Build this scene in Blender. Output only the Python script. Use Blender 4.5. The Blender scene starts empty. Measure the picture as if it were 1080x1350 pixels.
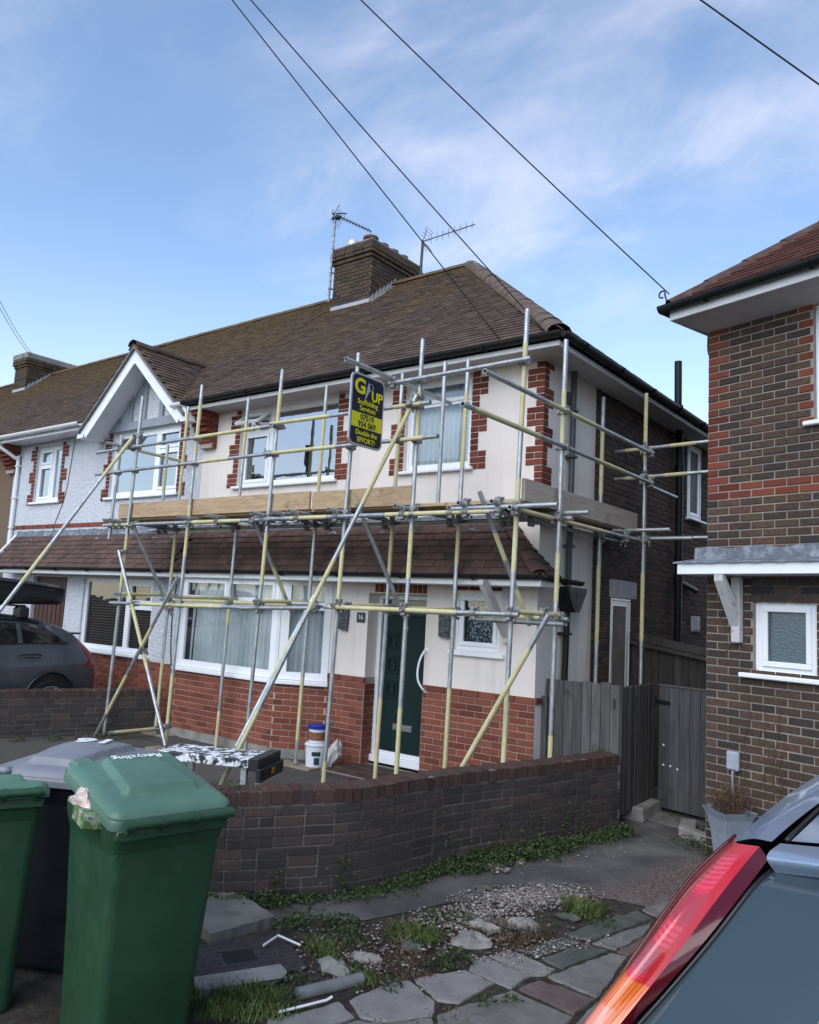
import bpy, math, random
import numpy as np
from mathutils import Matrix, Vector

random.seed(7)
rng = np.random.default_rng(11)
scene = bpy.context.scene
COL = scene.collection

# ---------------------------------------------------------------- camera
CAM_LOC = np.array([4.29, -7.85, 2.10])
CAM_R = np.array([[0.79104, 0.60959, 0.05146], [-0.03285, 0.12633, -0.99144], [-0.61088, 0.78258, 0.11996]])
cam_data = bpy.data.cameras.new('camera')
cam = bpy.data.objects.new('camera', cam_data)
COL.objects.link(cam)
_m = Matrix.Identity(4)
for _i in range(3):
    _m[_i][0], _m[_i][1], _m[_i][2] = CAM_R[0][_i], -CAM_R[1][_i], -CAM_R[2][_i]
    _m[_i][3] = CAM_LOC[_i]
cam.matrix_world = _m
cam_data.sensor_fit = 'VERTICAL'
cam_data.sensor_height = 24.0
cam_data.lens = 24.0 * 1059.54 / 1350.0
cam_data.clip_start = 0.05
cam_data.clip_end = 3000
scene.camera = cam

# ---------------------------------------------------------------- sky, sun, exposure
SUN_AZ = Vector((0.10, -0.99, 0)).normalized()
SUN_EL = math.radians(42)
world = bpy.data.worlds.new('World')
scene.world = world
world.use_nodes = True
wn, wl = world.node_tree.nodes, world.node_tree.links
wn.clear()
w_out = wn.new('ShaderNodeOutputWorld')
w_bg = wn.new('ShaderNodeBackground')
w_bg.inputs['Strength'].default_value = 0.14
sky = wn.new('ShaderNodeTexSky')
sky.sky_type = 'NISHITA'
sky.sun_disc = False
sky.sun_elevation = SUN_EL
sky.sun_rotation = math.atan2(SUN_AZ.x, SUN_AZ.y)
sky.altitude = 20
sky.air_density = 1.0
sky.dust_density = 0.15
sky.ozone_density = 1.6
tc = wn.new('ShaderNodeTexCoord')
sep = wn.new('ShaderNodeSeparateXYZ')
wl.new(tc.outputs['Generated'], sep.inputs[0])


def wmath(op, a, b=None, clamp=False):
    n = wn.new('ShaderNodeMath'); n.operation = op; n.use_clamp = clamp
    for i, v in enumerate((a, b)):
        if v is None: continue
        if isinstance(v, (int, float)): n.inputs[i].default_value = v
        else: wl.new(v, n.inputs[i])
    return n.outputs[0]


zz = wmath('ADD', wmath('MAXIMUM', sep.outputs[2], 0.0), 0.22)
comb = wn.new('ShaderNodeCombineXYZ')
wl.new(wmath('DIVIDE', sep.outputs[0], zz), comb.inputs[0])
wl.new(wmath('DIVIDE', sep.outputs[1], zz), comb.inputs[1])
mapn = wn.new('ShaderNodeMapping')
mapn.inputs['Rotation'].default_value = (0, 0, 0.55)
mapn.inputs['Location'].default_value = (14.1, 1.7, 0)
mapn.inputs['Scale'].default_value = (0.85, 1.25, 1)
wl.new(comb.outputs[0], mapn.inputs[0])


def wnoise(scale, detail, rough, dist=0.0):
    n = wn.new('ShaderNodeTexNoise'); n.inputs['Scale'].default_value = scale
    n.inputs['Detail'].default_value = detail; n.inputs['Roughness'].default_value = rough
    n.inputs['Distortion'].default_value = dist
    wl.new(mapn.outputs[0], n.inputs['Vector'])
    return n.outputs['Fac']


def wrange(x, a, b, c, d):
    n = wn.new('ShaderNodeMapRange'); n.interpolation_type = 'SMOOTHSTEP'
    wl.new(x, n.inputs[0])
    for i, v in enumerate((a, b, c, d)): n.inputs[i + 1].default_value = v
    return n.outputs[0]


big = wrange(wnoise(0.62, 4, 0.55, 0.3), 0.47, 0.70, 0, 1)
fine = wrange(wnoise(3.0, 10, 0.64, 0.35), 0.34, 0.72, 0.12, 1)
cl = wmath('MULTIPLY', wmath('MULTIPLY', big, fine), 0.72)
low = wrange(sep.outputs[2], 0.0, 0.45, 0.62, 0.0)          # thin veil near the horizon, all round
veil = wmath('MULTIPLY', low, wrange(wnoise(0.6, 4, 0.55, 0.2), 0.3, 0.7, 0.35, 1))
cloud = wmath('MAXIMUM', cl, veil)
mix = wn.new('ShaderNodeMix'); mix.data_type = 'RGBA'
wl.new(cloud, mix.inputs['Factor'])
wl.new(sky.outputs[0], mix.inputs['A'])
mix.inputs['B'].default_value = (5.0, 4.9, 5.1, 1)
wl.new(mix.outputs['Result'], w_bg.inputs['Color'])
wl.new(w_bg.outputs[0], w_out.inputs[0])

sun_d = bpy.data.lights.new('sun', 'SUN')
sun_d.energy = 1.5
sun_d.angle = math.radians(60)
sun_d.color = (1.0, 0.95, 0.88)
sun = bpy.data.objects.new('sun', sun_d)
COL.objects.link(sun)
_sd = SUN_AZ * math.cos(SUN_EL) + Vector((0, 0, math.sin(SUN_EL)))
sun.rotation_euler = _sd.to_track_quat('Z', 'Y').to_euler()
sun.location = (-20, -30, 30)

scene.view_settings.view_transform = 'Standard'
scene.view_settings.look = 'None'
scene.view_settings.gamma = 1
scene.view_settings.use_curve_mapping = False
scene.view_settings.exposure = 0.9
scene.render.engine = 'CYCLES'
scene.cycles.max_bounces = 6
scene.cycles.use_denoising = True
scene.cycles.transparent_max_bounces = 12


# ---------------------------------------------------------------- object helpers
def inview(P, margin=0.02):
    c = CAM_R @ (np.asarray(P, float) - CAM_LOC)
    if c[2] < 0.1: return False
    x, y = c[0] / c[2] * 1059.54 + 540, c[1] / c[2] * 1059.54 + 675
    return -1080 * margin < x < 1080 * (1 + margin) and -1350 * margin < y < 1350 * (1 + margin)


def camdist(P):
    return float(np.linalg.norm(np.asarray(P, float) - CAM_LOC))


WORLD = {}          # object name -> world matrix


def tag(o, label=None, cat=None, group=None, kind=None):
    if label: o['label'] = label
    if cat: o['category'] = cat
    if group: o['group'] = group
    if kind: o['kind'] = kind
    return o


def place(o, parent, M):
    COL.objects.link(o)
    if parent is not None:
        o.parent = parent
        o.matrix_local = WORLD[parent.name].inverted() @ M
    else:
        o.matrix_world = M
    WORLD[o.name] = M.copy()
    return o


def thing(name, label, cat, loc=(0, 0, 0), rotz=0.0, group=None, M=None):
    o = bpy.data.objects.new(name, None)
    o.empty_display_size = 0.2
    place(o, None, M if M is not None else Matrix.Translation(loc) @ Matrix.Rotation(rotz, 4, 'Z'))
    return tag(o, label, cat, group)


class MB:
    """collects vertices and faces (world coordinates) for ONE mesh object"""
    def __init__(self):
        self.v, self.f, self.m, self.n = [], [], [], 0

    def add(self, verts, faces, mi=0):
        verts = np.asarray(verts, float).reshape(-1, 3)
        b = self.n
        self.v.append(verts); self.n += len(verts)
        for f in faces:
            self.f.append(tuple(b + i for i in f)); self.m.append(mi)
        return self

    def box(self, x0, x1, y0, y1, z0, z1, mi=0, M=None):
        v = np.array([[x, y, z] for z in (z0, z1) for y in (y0, y1) for x in (x0, x1)], float)
        if M is not None: v = xf(v, M)
        return self.add(v, [(0, 2, 3, 1), (4, 5, 7, 6), (0, 1, 5, 4), (2, 6, 7, 3), (0, 4, 6, 2), (1, 3, 7, 5)], mi)

    def bbox(self, x0, x1, y0, y1, z0, z1, b=0.006, mi=0, M=None):
        """box with bevelled edges"""
        b = min(b, abs(x1 - x0) * .45, abs(y1 - y0) * .45, abs(z1 - z0) * .45)
        c = np.array([(x0 + x1) / 2, (y0 + y1) / 2, (z0 + z1) / 2]); h = np.array([x1 - x0, y1 - y0, z1 - z0]) / 2
        vs = []; idx = {}
        for sx in (-1, 1):
            for sy in (-1, 1):
                for sz in (-1, 1):
                    for ax in range(3):
                        p = np.array([sx, sy, sz], float) * (h - b); p[ax] += (sx, sy, sz)[ax] * b
                        idx[(sx, sy, sz, ax)] = len(vs); vs.append(c + p)
        fs = []
        for ax in range(3):
            o1, o2 = [(1, 2), (2, 0), (0, 1)][ax]
            for s in (-1, 1):
                q = []
                for a, bb in ((-1, -1), (1, -1), (1, 1), (-1, 1)):
                    k = [0, 0, 0]; k[ax] = s; k[o1] = a; k[o2] = bb
                    q.append(idx[(k[0], k[1], k[2], ax)])
                fs.append(tuple(q if s > 0 else q[::-1]))
            for a in (-1, 1):
                for bb in (-1, 1):
                    k0 = [0, 0, 0]; k1 = [0, 0, 0]
                    k0[ax], k1[ax] = -1, 1
                    for k in (k0, k1): k[o1] = a; k[o2] = bb
                    q = [idx[(*k0, o1)], idx[(*k1, o1)], idx[(*k1, o2)], idx[(*k0, o2)]]
                    fs.append(tuple(q if a * bb < 0 else q[::-1]))
        for sx in (-1, 1):
            for sy in (-1, 1):
                for sz in (-1, 1):
                    q = [idx[(sx, sy, sz, a)] for a in range(3)]
                    fs.append(tuple(q if sx * sy * sz > 0 else q[::-1]))
        v = np.array(vs)
        if M is not None: v = xf(v, M)
        return self.add(v, fs, mi)

    def tube(self, p, q, r, n=10, mi=0, cap=True, r2=None):
        return self.sweep([p, q], r, n, mi, cap, r2)

    def sweep(self, pts, r, n=8, mi=0, cap=True, r2=None):
        pts = [np.asarray(p, float) for p in pts]
        N = len(pts); rings = []
        up = None
        for i, p in enumerate(pts):
            t = pts[min(i + 1, N - 1)] - pts[max(i - 1, 0)]
            t = t / (np.linalg.norm(t) + 1e-9)
            if up is None:
                a = np.array([0, 0, 1.0]) if abs(t[2]) < .9 else np.array([1.0, 0, 0])
                u = np.cross(t, a)
            else:
                u = up - t * (up @ t)
            u /= np.linalg.norm(u); w = np.cross(t, u); up = u
            rr = r if r2 is None else r + (r2 - r) * i / (N - 1)
            if hasattr(rr, '__len__'): rr = rr[i]
            rings.append([p + rr * (math.cos(2 * math.pi * k / n) * u + math.sin(2 * math.pi * k / n) * w) for k in range(n)])
        fs = []
        for i in range(N - 1):
            for k in range(n):
                a, b = i * n + k, i * n + (k + 1) % n
                fs.append((a, b, b + n, a + n))
        if cap:
            fs.append(tuple(range(n))[::-1]); fs.append(tuple((N - 1) * n + k for k in range(n)))
        return self.add(np.array(rings).reshape(-1, 3), fs, mi)

    def lathe(self, prof, c=(0, 0, 0), n=20, mi=0, M=None):
        vs = [[r * math.cos(2 * math.pi * k / n), r * math.sin(2 * math.pi * k / n), z] for r, z in prof for k in range(n)]
        fs = []
        for i in range(len(prof) - 1):
            for k in range(n):
                a, b = i * n + k, i * n + (k + 1) % n
                fs.append((a, b, b + n, a + n))
        fs.append(tuple(range(n))[::-1]); fs.append(tuple((len(prof) - 1) * n + k for k in range(n)))
        v = np.array(vs) + np.array(c)
        if M is not None: v = xf(v, M)
        return self.add(v, fs, mi)

    def prism(self, poly, d0, d1, axis='y', mi=0, M=None):
        """polygon (a,b) extruded along an axis: y -> (x,z), x -> (y,z), z -> (x,y)"""
        n = len(poly); vs = []
        for d in (d0, d1):
            for a, b in poly:
                vs.append({'y': (a, d, b), 'x': (d, a, b), 'z': (a, b, d)}[axis])
        fs = [tuple(range(n)), tuple(range(n, 2 * n))[::-1]] + [(i, i + n, (i + 1) % n + n, (i + 1) % n) for i in range(n)]
        v = np.array(vs, float)
        if M is not None: v = xf(v, M)
        return self.add(v, fs, mi)

    def grid(self, P, mi=0, closed_u=False, flip=False):
        P = np.asarray(P, float); nu, nv = P.shape[:2]
        fs = []
        for i in range(nu - (0 if closed_u else 1)):
            for j in range(nv - 1):
                a, b = i * nv + j, ((i + 1) % nu) * nv + j
                q = (a, b, b + 1, a + 1)
                fs.append(q[::-1] if flip else q)
        return self.add(P.reshape(-1, 3), fs, mi)

    def mesh(self, name, mats, smooth=False, inv=None, recalc=True):
        v = np.concatenate(self.v) if self.v else np.zeros((0, 3))
        if inv is not None: v = xf(v, inv)
        me = bpy.data.meshes.new(name)
        me.from_pydata(v.tolist(), [], self.f)
        for m in (mats if isinstance(mats, (list, tuple)) else [mats]): me.materials.append(m)
        if any(self.m): me.polygons.foreach_set('material_index', self.m)
        if recalc:
            import bmesh
            b = bmesh.new(); b.from_mesh(me)
            bmesh.ops.recalc_face_normals(b, faces=b.faces)
            b.to_mesh(me); b.free()
        if smooth:
            me.polygons.foreach_set('use_smooth', [True] * len(me.polygons))
            if smooth != 'all':
                try: me.set_sharp_from_angle(angle=math.radians(smooth if not isinstance(smooth, bool) else 38))
                except Exception: pass
        me.update()
        return me


def xf(v, M):
    A = np.array(M)
    return np.asarray(v, float) @ A[:3, :3].T + A[:3, 3]


def obj(name, mb, mats, parent=None, smooth=False, loc=None, kind=None, recalc=True, label=None):
    """ONE mesh object. World coordinates in; parts share their parent's origin, free things sit at loc."""
    M = WORLD[parent.name] if parent is not None else Matrix.Translation(loc if loc is not None else (0, 0, 0))
    me = mb.mesh(name, mats, smooth, M.inverted(), recalc)
    o = bpy.data.objects.new(name, me)
    place(o, parent, M)
    if kind: o['kind'] = kind
    if label: o['label'] = label
    return o


def inst(name, me, parent, M):
    o = bpy.data.objects.new(name, me)
    return place(o, parent, M)


def basis(u, v, w, p=(0, 0, 0)):
    M = Matrix.Identity(4)
    for i in range(3):
        M[i][0], M[i][1], M[i][2], M[i][3] = u[i], v[i], w[i], p[i]
    return M


def catmull(ctrl, n):
    """resample control points (k x 3) into n points on a Catmull-Rom curve"""
    C = np.asarray(ctrl, float); k = len(C)
    out = []
    for s in np.linspace(0, k - 1, n):
        i = min(int(s), k - 2); t = s - i
        p0 = C[max(i - 1, 0)] if i > 0 else 2 * C[0] - C[1]
        p1, p2 = C[i], C[i + 1]
        p3 = C[i + 2] if i + 2 < k else 2 * C[-1] - C[-2]
        out.append(0.5 * ((2 * p1) + (-p0 + p2) * t + (2 * p0 - 5 * p1 + 4 * p2 - p3) * t * t + (-p0 + 3 * p1 - 3 * p2 + p3) * t ** 3))
    return np.array(out)


def patch(ctrl, nu, nv):
    """ctrl[i][j] 3D points -> smooth nu x nv grid"""
    C = np.asarray(ctrl, float)
    rows = np.array([catmull(C[i], nv) for i in range(C.shape[0])])
    return np.array([catmull(rows[:, j], nu) for j in range(nv)]).transpose(1, 0, 2)


# ---------------------------------------------------------------- materials
MATS = {}


class NT:
    def __init__(self, name, rough=0.8, spec=0.3, metal=0.0):
        self.mat = bpy.data.materials.new(name); self.mat.use_nodes = True
        self.n, self.l = self.mat.node_tree.nodes, self.mat.node_tree.links
        self.b = self.n['Principled BSDF']
        self.b.inputs['Roughness'].default_value = rough
        self.b.inputs['Specular IOR Level'].default_value = spec
        self.b.inputs['Metallic'].default_value = metal
        MATS[name] = self.mat
        self._pos = None

    def pos(self, scale=(1, 1, 1)):
        g = self.n.new('ShaderNodeNewGeometry')
        m = self.n.new('ShaderNodeMapping'); m.inputs['Scale'].default_value = scale
        self.l.new(g.outputs['Position'], m.inputs[0])
        return m.outputs[0]

    def objc(self, scale=(1, 1, 1)):
        g = self.n.new('ShaderNodeTexCoord')
        m = self.n.new('ShaderNodeMapping'); m.inputs['Scale'].default_value = scale
        self.l.new(g.outputs['Object'], m.inputs[0])
        return m.outputs[0]

    def noise(self, scale, detail=4, rough=0.55, vec=None, dist=0.0):
        n = self.n.new('ShaderNodeTexNoise'); n.inputs['Scale'].default_value = scale
        n.inputs['Detail'].default_value = detail; n.inputs['Roughness'].default_value = rough
        n.inputs['Distortion'].default_value = dist
        self.l.new(vec if vec is not None else self.pos(), n.inputs['Vector'])
        return n.outputs['Fac']

    def voronoi(self, scale, vec=None, feature='F1'):
        n = self.n.new('ShaderNodeTexVoronoi'); n.inputs['Scale'].default_value = scale; n.feature = feature
        self.l.new(vec if vec is not None else self.pos(), n.inputs['Vector'])
        return n.outputs['Distance'], n.outputs['Color']

    def rng(self, x, a, b, c=0.0, d=1.0):
        n = self.n.new('ShaderNodeMapRange'); self.l.new(x, n.inputs[0])
        for i, v in enumerate((a, b, c, d)): n.inputs[i + 1].default_value = v
        return n.outputs[0]

    def ramp(self, x, stops, interp='LINEAR'):
        n = self.n.new('ShaderNodeValToRGB'); n.color_ramp.interpolation = interp
        e = n.color_ramp.elements
        while len(e) < len(stops): e.new(0.5)
        for k, (p, c) in zip(e, stops): k.position = p; k.color = (*c, 1)
        self.l.new(x, n.inputs[0])
        return n.outputs[0]

    def mix(self, f, a, b, mode='MIX'):
        n = self.n.new('ShaderNodeMix'); n.data_type = 'RGBA'; n.blend_type = mode
        for s, v in (('Factor', f), ('A', a), ('B', b)):
            i = n.inputs[s] if s == 'Factor' else [k for k in n.inputs if k.name == s and k.type == 'RGBA'][0]
            if isinstance(v, (int, float)): i.default_value = v
            elif isinstance(v, tuple): i.default_value = (*v, 1)
            else: self.l.new(v, i)
        return [k for k in n.outputs if k.type == 'RGBA'][0]

    def math(self, op, a, b=None, clamp=False):
        n = self.n.new('ShaderNodeMath'); n.operation = op; n.use_clamp = clamp
        for i, v in enumerate((a, b)):
            if v is None: continue
            if isinstance(v, (int, float)): n.inputs[i].default_value = v
            else: self.l.new(v, n.inputs[i])
        return n.outputs[0]

    def rand(self):
        """one random value per object AND per loose piece"""
        o = self.n.new('ShaderNodeObjectInfo'); g = self.n.new('ShaderNodeNewGeometry')
        return self.math('FRACT', self.math('ADD', self.math('MULTIPLY', o.outputs['Random'], 7.31), g.outputs['Random Per Island']))

    def sepz(self):
        g = self.n.new('ShaderNodeNewGeometry'); s = self.n.new('ShaderNodeSeparateXYZ')
        self.l.new(g.outputs['Position'], s.inputs[0]); return s.outputs

    def color(self, c):
        if isinstance(c, tuple): self.b.inputs['Base Color'].default_value = (*c, 1)
        else: self.l.new(c, self.b.inputs['Base Color'])
        return self

    def roughness(self, r):
        self.l.new(r, self.b.inputs['Roughness']); return self

    def bump(self, h, strength=0.5, dist=0.01):
        n = self.n.new('ShaderNodeBump'); n.inputs['Strength'].default_value = strength
        n.inputs['Distance'].default_value = dist
        self.l.new(h, n.inputs['Height']); self.l.new(n.outputs[0], self.b.inputs['Normal'])
        return self


def simple(name, c, rough=0.6, spec=0.4, metal=0.0, var=0.12, vscale=6.0, bump=0.0, bscale=60.0):
    t = NT(name, rough, spec, metal)
    lo = tuple(x * (1 - var) for x in c); hi = tuple(min(1, x * (1 + var)) for x in c)
    t.color(t.ramp(t.noise(vscale, 6, 0.6), [(0.3, lo), (0.7, hi)]))
    t.roughness(t.rng(t.noise(vscale * 2.3, 4), 0.3, 0.7, max(0.02, rough - 0.1), min(1, rough + 0.1)))
    if bump: t.bump(t.noise(bscale, 3), bump, 0.004)
    return t.mat


def brick_mat(name, stops, mort=(0.3, 0.28, 0.26), stain=0.35, mottled=0.35, white=0.0):
    t = NT(name, 0.9, 0.2)
    c = t.ramp(t.rand(), stops)
    m = t.noise(38, 6, 0.7)
    c = t.mix(t.rng(m, 0.3, 0.72, 0, mottled), c, tuple(x * 0.35 for x in stops[0][1]))
    c = t.mix(t.rng(t.noise(1.6, 5, 0.6), 0.45, 0.75, 0, stain), c, (0.035, 0.032, 0.03))
    if white:
        c = t.mix(t.rng(t.noise(22, 7, 0.75), 0.62, 0.7, 0, white), c, mort)
    t.color(c)
    t.bump(t.noise(90, 5, 0.65), 0.6, 0.006)
    return t.mat


M_RED = brick_mat('red_brick', [(0.0, (0.15, 0.046, 0.031)), (0.35, (0.225, 0.070, 0.045)), (0.7, (0.275, 0.090, 0.058)), (1.0, (0.18, 0.056, 0.038))], mottled=0.22, stain=0.15)
M_QUOIN = brick_mat('quoin_red_brick', [(0.0, (0.125, 0.034, 0.023)), (0.5, (0.18, 0.050, 0.033)), (1.0, (0.225, 0.067, 0.042))], mottled=0.3, stain=0.1)
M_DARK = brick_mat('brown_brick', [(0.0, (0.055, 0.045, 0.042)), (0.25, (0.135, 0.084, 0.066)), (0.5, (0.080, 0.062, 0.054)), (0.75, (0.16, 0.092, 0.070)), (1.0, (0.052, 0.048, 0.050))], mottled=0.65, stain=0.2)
M_STOCK = brick_mat('weathered_brick', [(0.0, (0.072, 0.054, 0.044)), (0.16, (0.135, 0.085, 0.060)), (0.3, (0.050, 0.044, 0.043)), (0.45, (0.110, 0.073, 0.055)), (0.6, (0.150, 0.082, 0.058)), (0.75, (0.065, 0.051, 0.044)), (0.88, (0.100, 0.064, 0.049)), (1.0, (0.045, 0.041, 0.044))], mottled=0.75, stain=0.1, white=0.3, mort=(0.26, 0.22, 0.18))
M_GARDEN = brick_mat('garden_brick', [(0.0, (0.050, 0.044, 0.043)), (0.4, (0.088, 0.070, 0.060)), (0.7, (0.064, 0.056, 0.052)), (1.0, (0.118, 0.080, 0.064))], mottled=0.5, stain=0.25, white=0.8, mort=(0.32, 0.31, 0.29))
M_COPING = brick_mat('coping_brick', [(0.0, (0.075, 0.038, 0.034)), (0.5, (0.105, 0.062, 0.052)), (1.0, (0.064, 0.048, 0.044))], mottled=0.5, stain=0.3, white=0.5, mort=(0.26, 0.25, 0.23))
M_CHIM = brick_mat('chimney_brick', [(0.0, (0.06, 0.048, 0.04)), (0.5, (0.10, 0.072, 0.05)), (1.0, (0.13, 0.085, 0.055))], mottled=0.5, stain=0.45)


def mortar(name, c):
    t = NT(name, 0.95, 0.1)
    t.color(t.mix(t.rng(t.noise(2.2, 5), 0.4, 0.7, 0, 0.6), c, tuple(x * 0.45 for x in c)))
    t.bump(t.noise(120, 4), 0.5, 0.004)
    return t.mat


M_MORT_L = mortar('pale_mortar', (0.42, 0.34, 0.29))
M_MORT_M = mortar('grey_mortar', (0.31, 0.27, 0.235))
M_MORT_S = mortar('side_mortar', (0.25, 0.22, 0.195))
M_MORT_D = mortar('dark_mortar', (0.21, 0.20, 0.185))

t = NT('smooth_render', 0.88, 0.2)
c = t.ramp(t.noise(1.1, 6, 0.6), [(0.3, (0.70, 0.64, 0.595)), (0.75, (0.78, 0.72, 0.675))])
streak = t.noise(1.0, 6, 0.65, t.pos((5, 5, 0.35)))
c = t.mix(t.rng(streak, 0.48, 0.78, 0, 0.42), c, (0.44, 0.41, 0.385))
c = t.mix(t.rng(t.noise(2.7, 8, 0.7), 0.55, 0.66, 0, 0.22), c, (0.55, 0.52, 0.50))
t.color(c).bump(t.noise(180, 4, 0.6), 0.12, 0.004); M_RENDER = t.mat

t = NT('pebbledash', 0.9, 0.2)
d, _c = t.voronoi(58)
c = t.ramp(d, [(0.0, (0.80, 0.82, 0.86)), (0.55, (0.72, 0.745, 0.80)), (0.95, (0.36, 0.38, 0.43))])
c = t.mix(t.rng(t.noise(1.3, 6, 0.6), 0.45, 0.8, 0, 0.3), c, (0.42, 0.43, 0.46))
t.color(c).bump(t.rng(d, 0.0, 0.8, 1, 0), 0.9, 0.02); M_PEBBLE = t.mat

t = NT('brown_roughcast', 0.95, 0.1)
t.color(t.ramp(t.noise(70, 5, 0.7), [(0.3, (0.10, 0.07, 0.05)), (0.7, (0.24, 0.17, 0.12))])).bump(t.noise(90, 4), 0.8, 0.01); M_ROUGH = t.mat


def tile_mat(name, stops, moss, moss_c=(0.135, 0.092, 0.032), seed=1.0):
    t = NT(name, 0.88, 0.25)
    c = t.ramp(t.rand(), stops)
    c = t.mix(t.rng(t.noise(55, 5, 0.7), 0.4, 0.75, 0, 0.5), c, (0.03, 0.026, 0.024))
    s = t.sepz()
    mz = t.math('ADD', t.rng(t.noise(0.7, 6, 0.65), 0.3, 0.75), t.rng(s[2], 5.6, 8.2, -0.30, 0.26))
    mz = t.math('ADD', mz, t.rng(s[0], -8.0, -1.0, 0.06, -0.30))
    f = t.math('MULTIPLY', t.rng(mz, 0.18, 0.62), t.rng(t.noise(26, 7, 0.75), 0.34, 0.62), True)
    c = t.mix(t.math('MULTIPLY', f, moss), c, moss_c)
    c = t.mix(t.math('MULTIPLY', t.rng(t.noise(48, 3, 0.5), 0.68, 0.74), moss * 0.4), c, (0.26, 0.25, 0.20))
    t.color(c).bump(t.noise(120, 5), 0.5, 0.006)
    return t.mat


M_TILE = tile_mat('roof_clay_tile', [(0.0, (0.070, 0.050, 0.041)), (0.35, (0.125, 0.086, 0.068)), (0.7, (0.092, 0.065, 0.053)), (1.0, (0.165, 0.108, 0.084))], 0.95)
M_TILE_R = tile_mat('red_roof_tile', [(0.0, (0.10, 0.042, 0.036)), (0.5, (0.135, 0.052, 0.042)), (1.0, (0.085, 0.04, 0.036))], 0.12)
M_TILE_LOW = tile_mat('porch_roof_tile', [(0.0, (0.085, 0.052, 0.044)), (0.5, (0.135, 0.080, 0.066)), (1.0, (0.065, 0.044, 0.040))], 0.05)
M_RIDGE = simple('ridge_tile_clay', (0.13, 0.095, 0.075), 0.9, 0.2, var=0.3, vscale=9, bump=0.5)
M_HIP = simple('hip_tile_clay', (0.125, 0.090, 0.072), 0.9, 0.2, var=0.35, vscale=7, bump=0.5)
M_UNDER = simple('roof_underlay', (0.02, 0.018, 0.017), 0.95)
t = NT('lead_flashing', 0.55, 0.4)
t.color(t.mix(t.rng(t.noise(9, 6, 0.7), 0.45, 0.7), (0.10, 0.115, 0.14), (0.30, 0.33, 0.38))); t.bump(t.noise(14, 5), 0.5, 0.02); M_LEAD = t.mat
M_UPVC = simple('white_upvc', (0.78, 0.80, 0.83), 0.35, 0.5, var=0.03)
M_FASCIA = simple('white_fascia', (0.66, 0.67, 0.68), 0.45, 0.4, var=0.07, vscale=4)
M_SOFFIT = simple('soffit_board', (0.50, 0.47, 0.45), 0.7, 0.2, var=0.07)
M_BLUEGREY = simple('grey_painted_timber', (0.27, 0.30, 0.345), 0.6, 0.3, var=0.1)
M_GUTTER = simple('black_gutter', (0.012, 0.012, 0.013), 0.5, 0.25, var=0.3)
M_GREYPIPE = simple('grey_waste_pipe', (0.2, 0.21, 0.22), 0.5)
M_CONC = simple('concrete', (0.24, 0.23, 0.215), 0.95, 0.1, var=0.3, vscale=5, bump=0.5)
M_CONC_L = simple('painted_lintel', (0.46, 0.45, 0.46), 0.9, 0.1, var=0.15, vscale=8, bump=0.3)
M_IN = simple('dim_room_tone', (0.045, 0.045, 0.05), 0.9, 0.1)  # near-black colour stands in for the dimness of the rooms behind the panes
M_BROWNDOOR = simple('brown_door_wood', (0.055, 0.020, 0.012), 0.5, 0.4, var=0.3, vscale=12)
M_BLACKPAINT = simple('black_paint', (0.015, 0.015, 0.017), 0.4, 0.5)


def glass(name, tint, refl, rough=0.0, opaque=0.0):
    m = bpy.data.materials.new(name); m.use_nodes = True
    n, l = m.node_tree.nodes, m.node_tree.links
    n.clear()
    out = n.new('ShaderNodeOutputMaterial'); gl = n.new('ShaderNodeBsdfGlossy'); tr = n.new('ShaderNodeBsdfTransparent')
    gl.inputs['Roughness'].default_value = rough; gl.inputs['Color'].default_value = (0.95, 0.97, 1, 1)
    tr.inputs['Color'].default_value = (*tint, 1)
    base = tr.outputs[0]
    if opaque:
        df = n.new('ShaderNodeBsdfDiffuse'); df.inputs['Color'].default_value = (*tint, 1)
        mm = n.new('ShaderNodeMixShader'); mm.inputs[0].default_value = opaque
        l.new(base, mm.inputs[1]); l.new(df.outputs[0], mm.inputs[2]); base = mm.outputs[0]
    lw = n.new('ShaderNodeFresnel'); lw.inputs['IOR'].default_value = 1.5
    mr = n.new('ShaderNodeMapRange'); mr.inputs[1].default_value = 0.04; mr.inputs[2].default_value = 0.6
    mr.inputs[3].default_value = refl; mr.inputs[4].default_value = 1.0
    l.new(lw.outputs[0], mr.inputs[0])
    # a faint waviness of the pane
    tx = n.new('ShaderNodeTexNoise'); tx.inputs['Scale'].default_value = 2.2 if not rough else 60
    g = n.new('ShaderNodeNewGeometry'); l.new(g.outputs['Position'], tx.inputs['Vector'])
    bp = n.new('ShaderNodeBump'); bp.inputs['Strength'].default_value = 0.05 if not rough else 0.5; bp.inputs['Distance'].default_value = 0.05 if not rough else 0.01
    l.new(tx.outputs['Fac'], bp.inputs['Height']); l.new(bp.outputs[0], gl.inputs['Normal'])
    ms = n.new('ShaderNodeMixShader')
    l.new(mr.outputs[0], ms.inputs[0]); l.new(base, ms.inputs[1]); l.new(gl.outputs[0], ms.inputs[2])
    l.new(ms.outputs[0], out.inputs[0])
    return m


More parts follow.
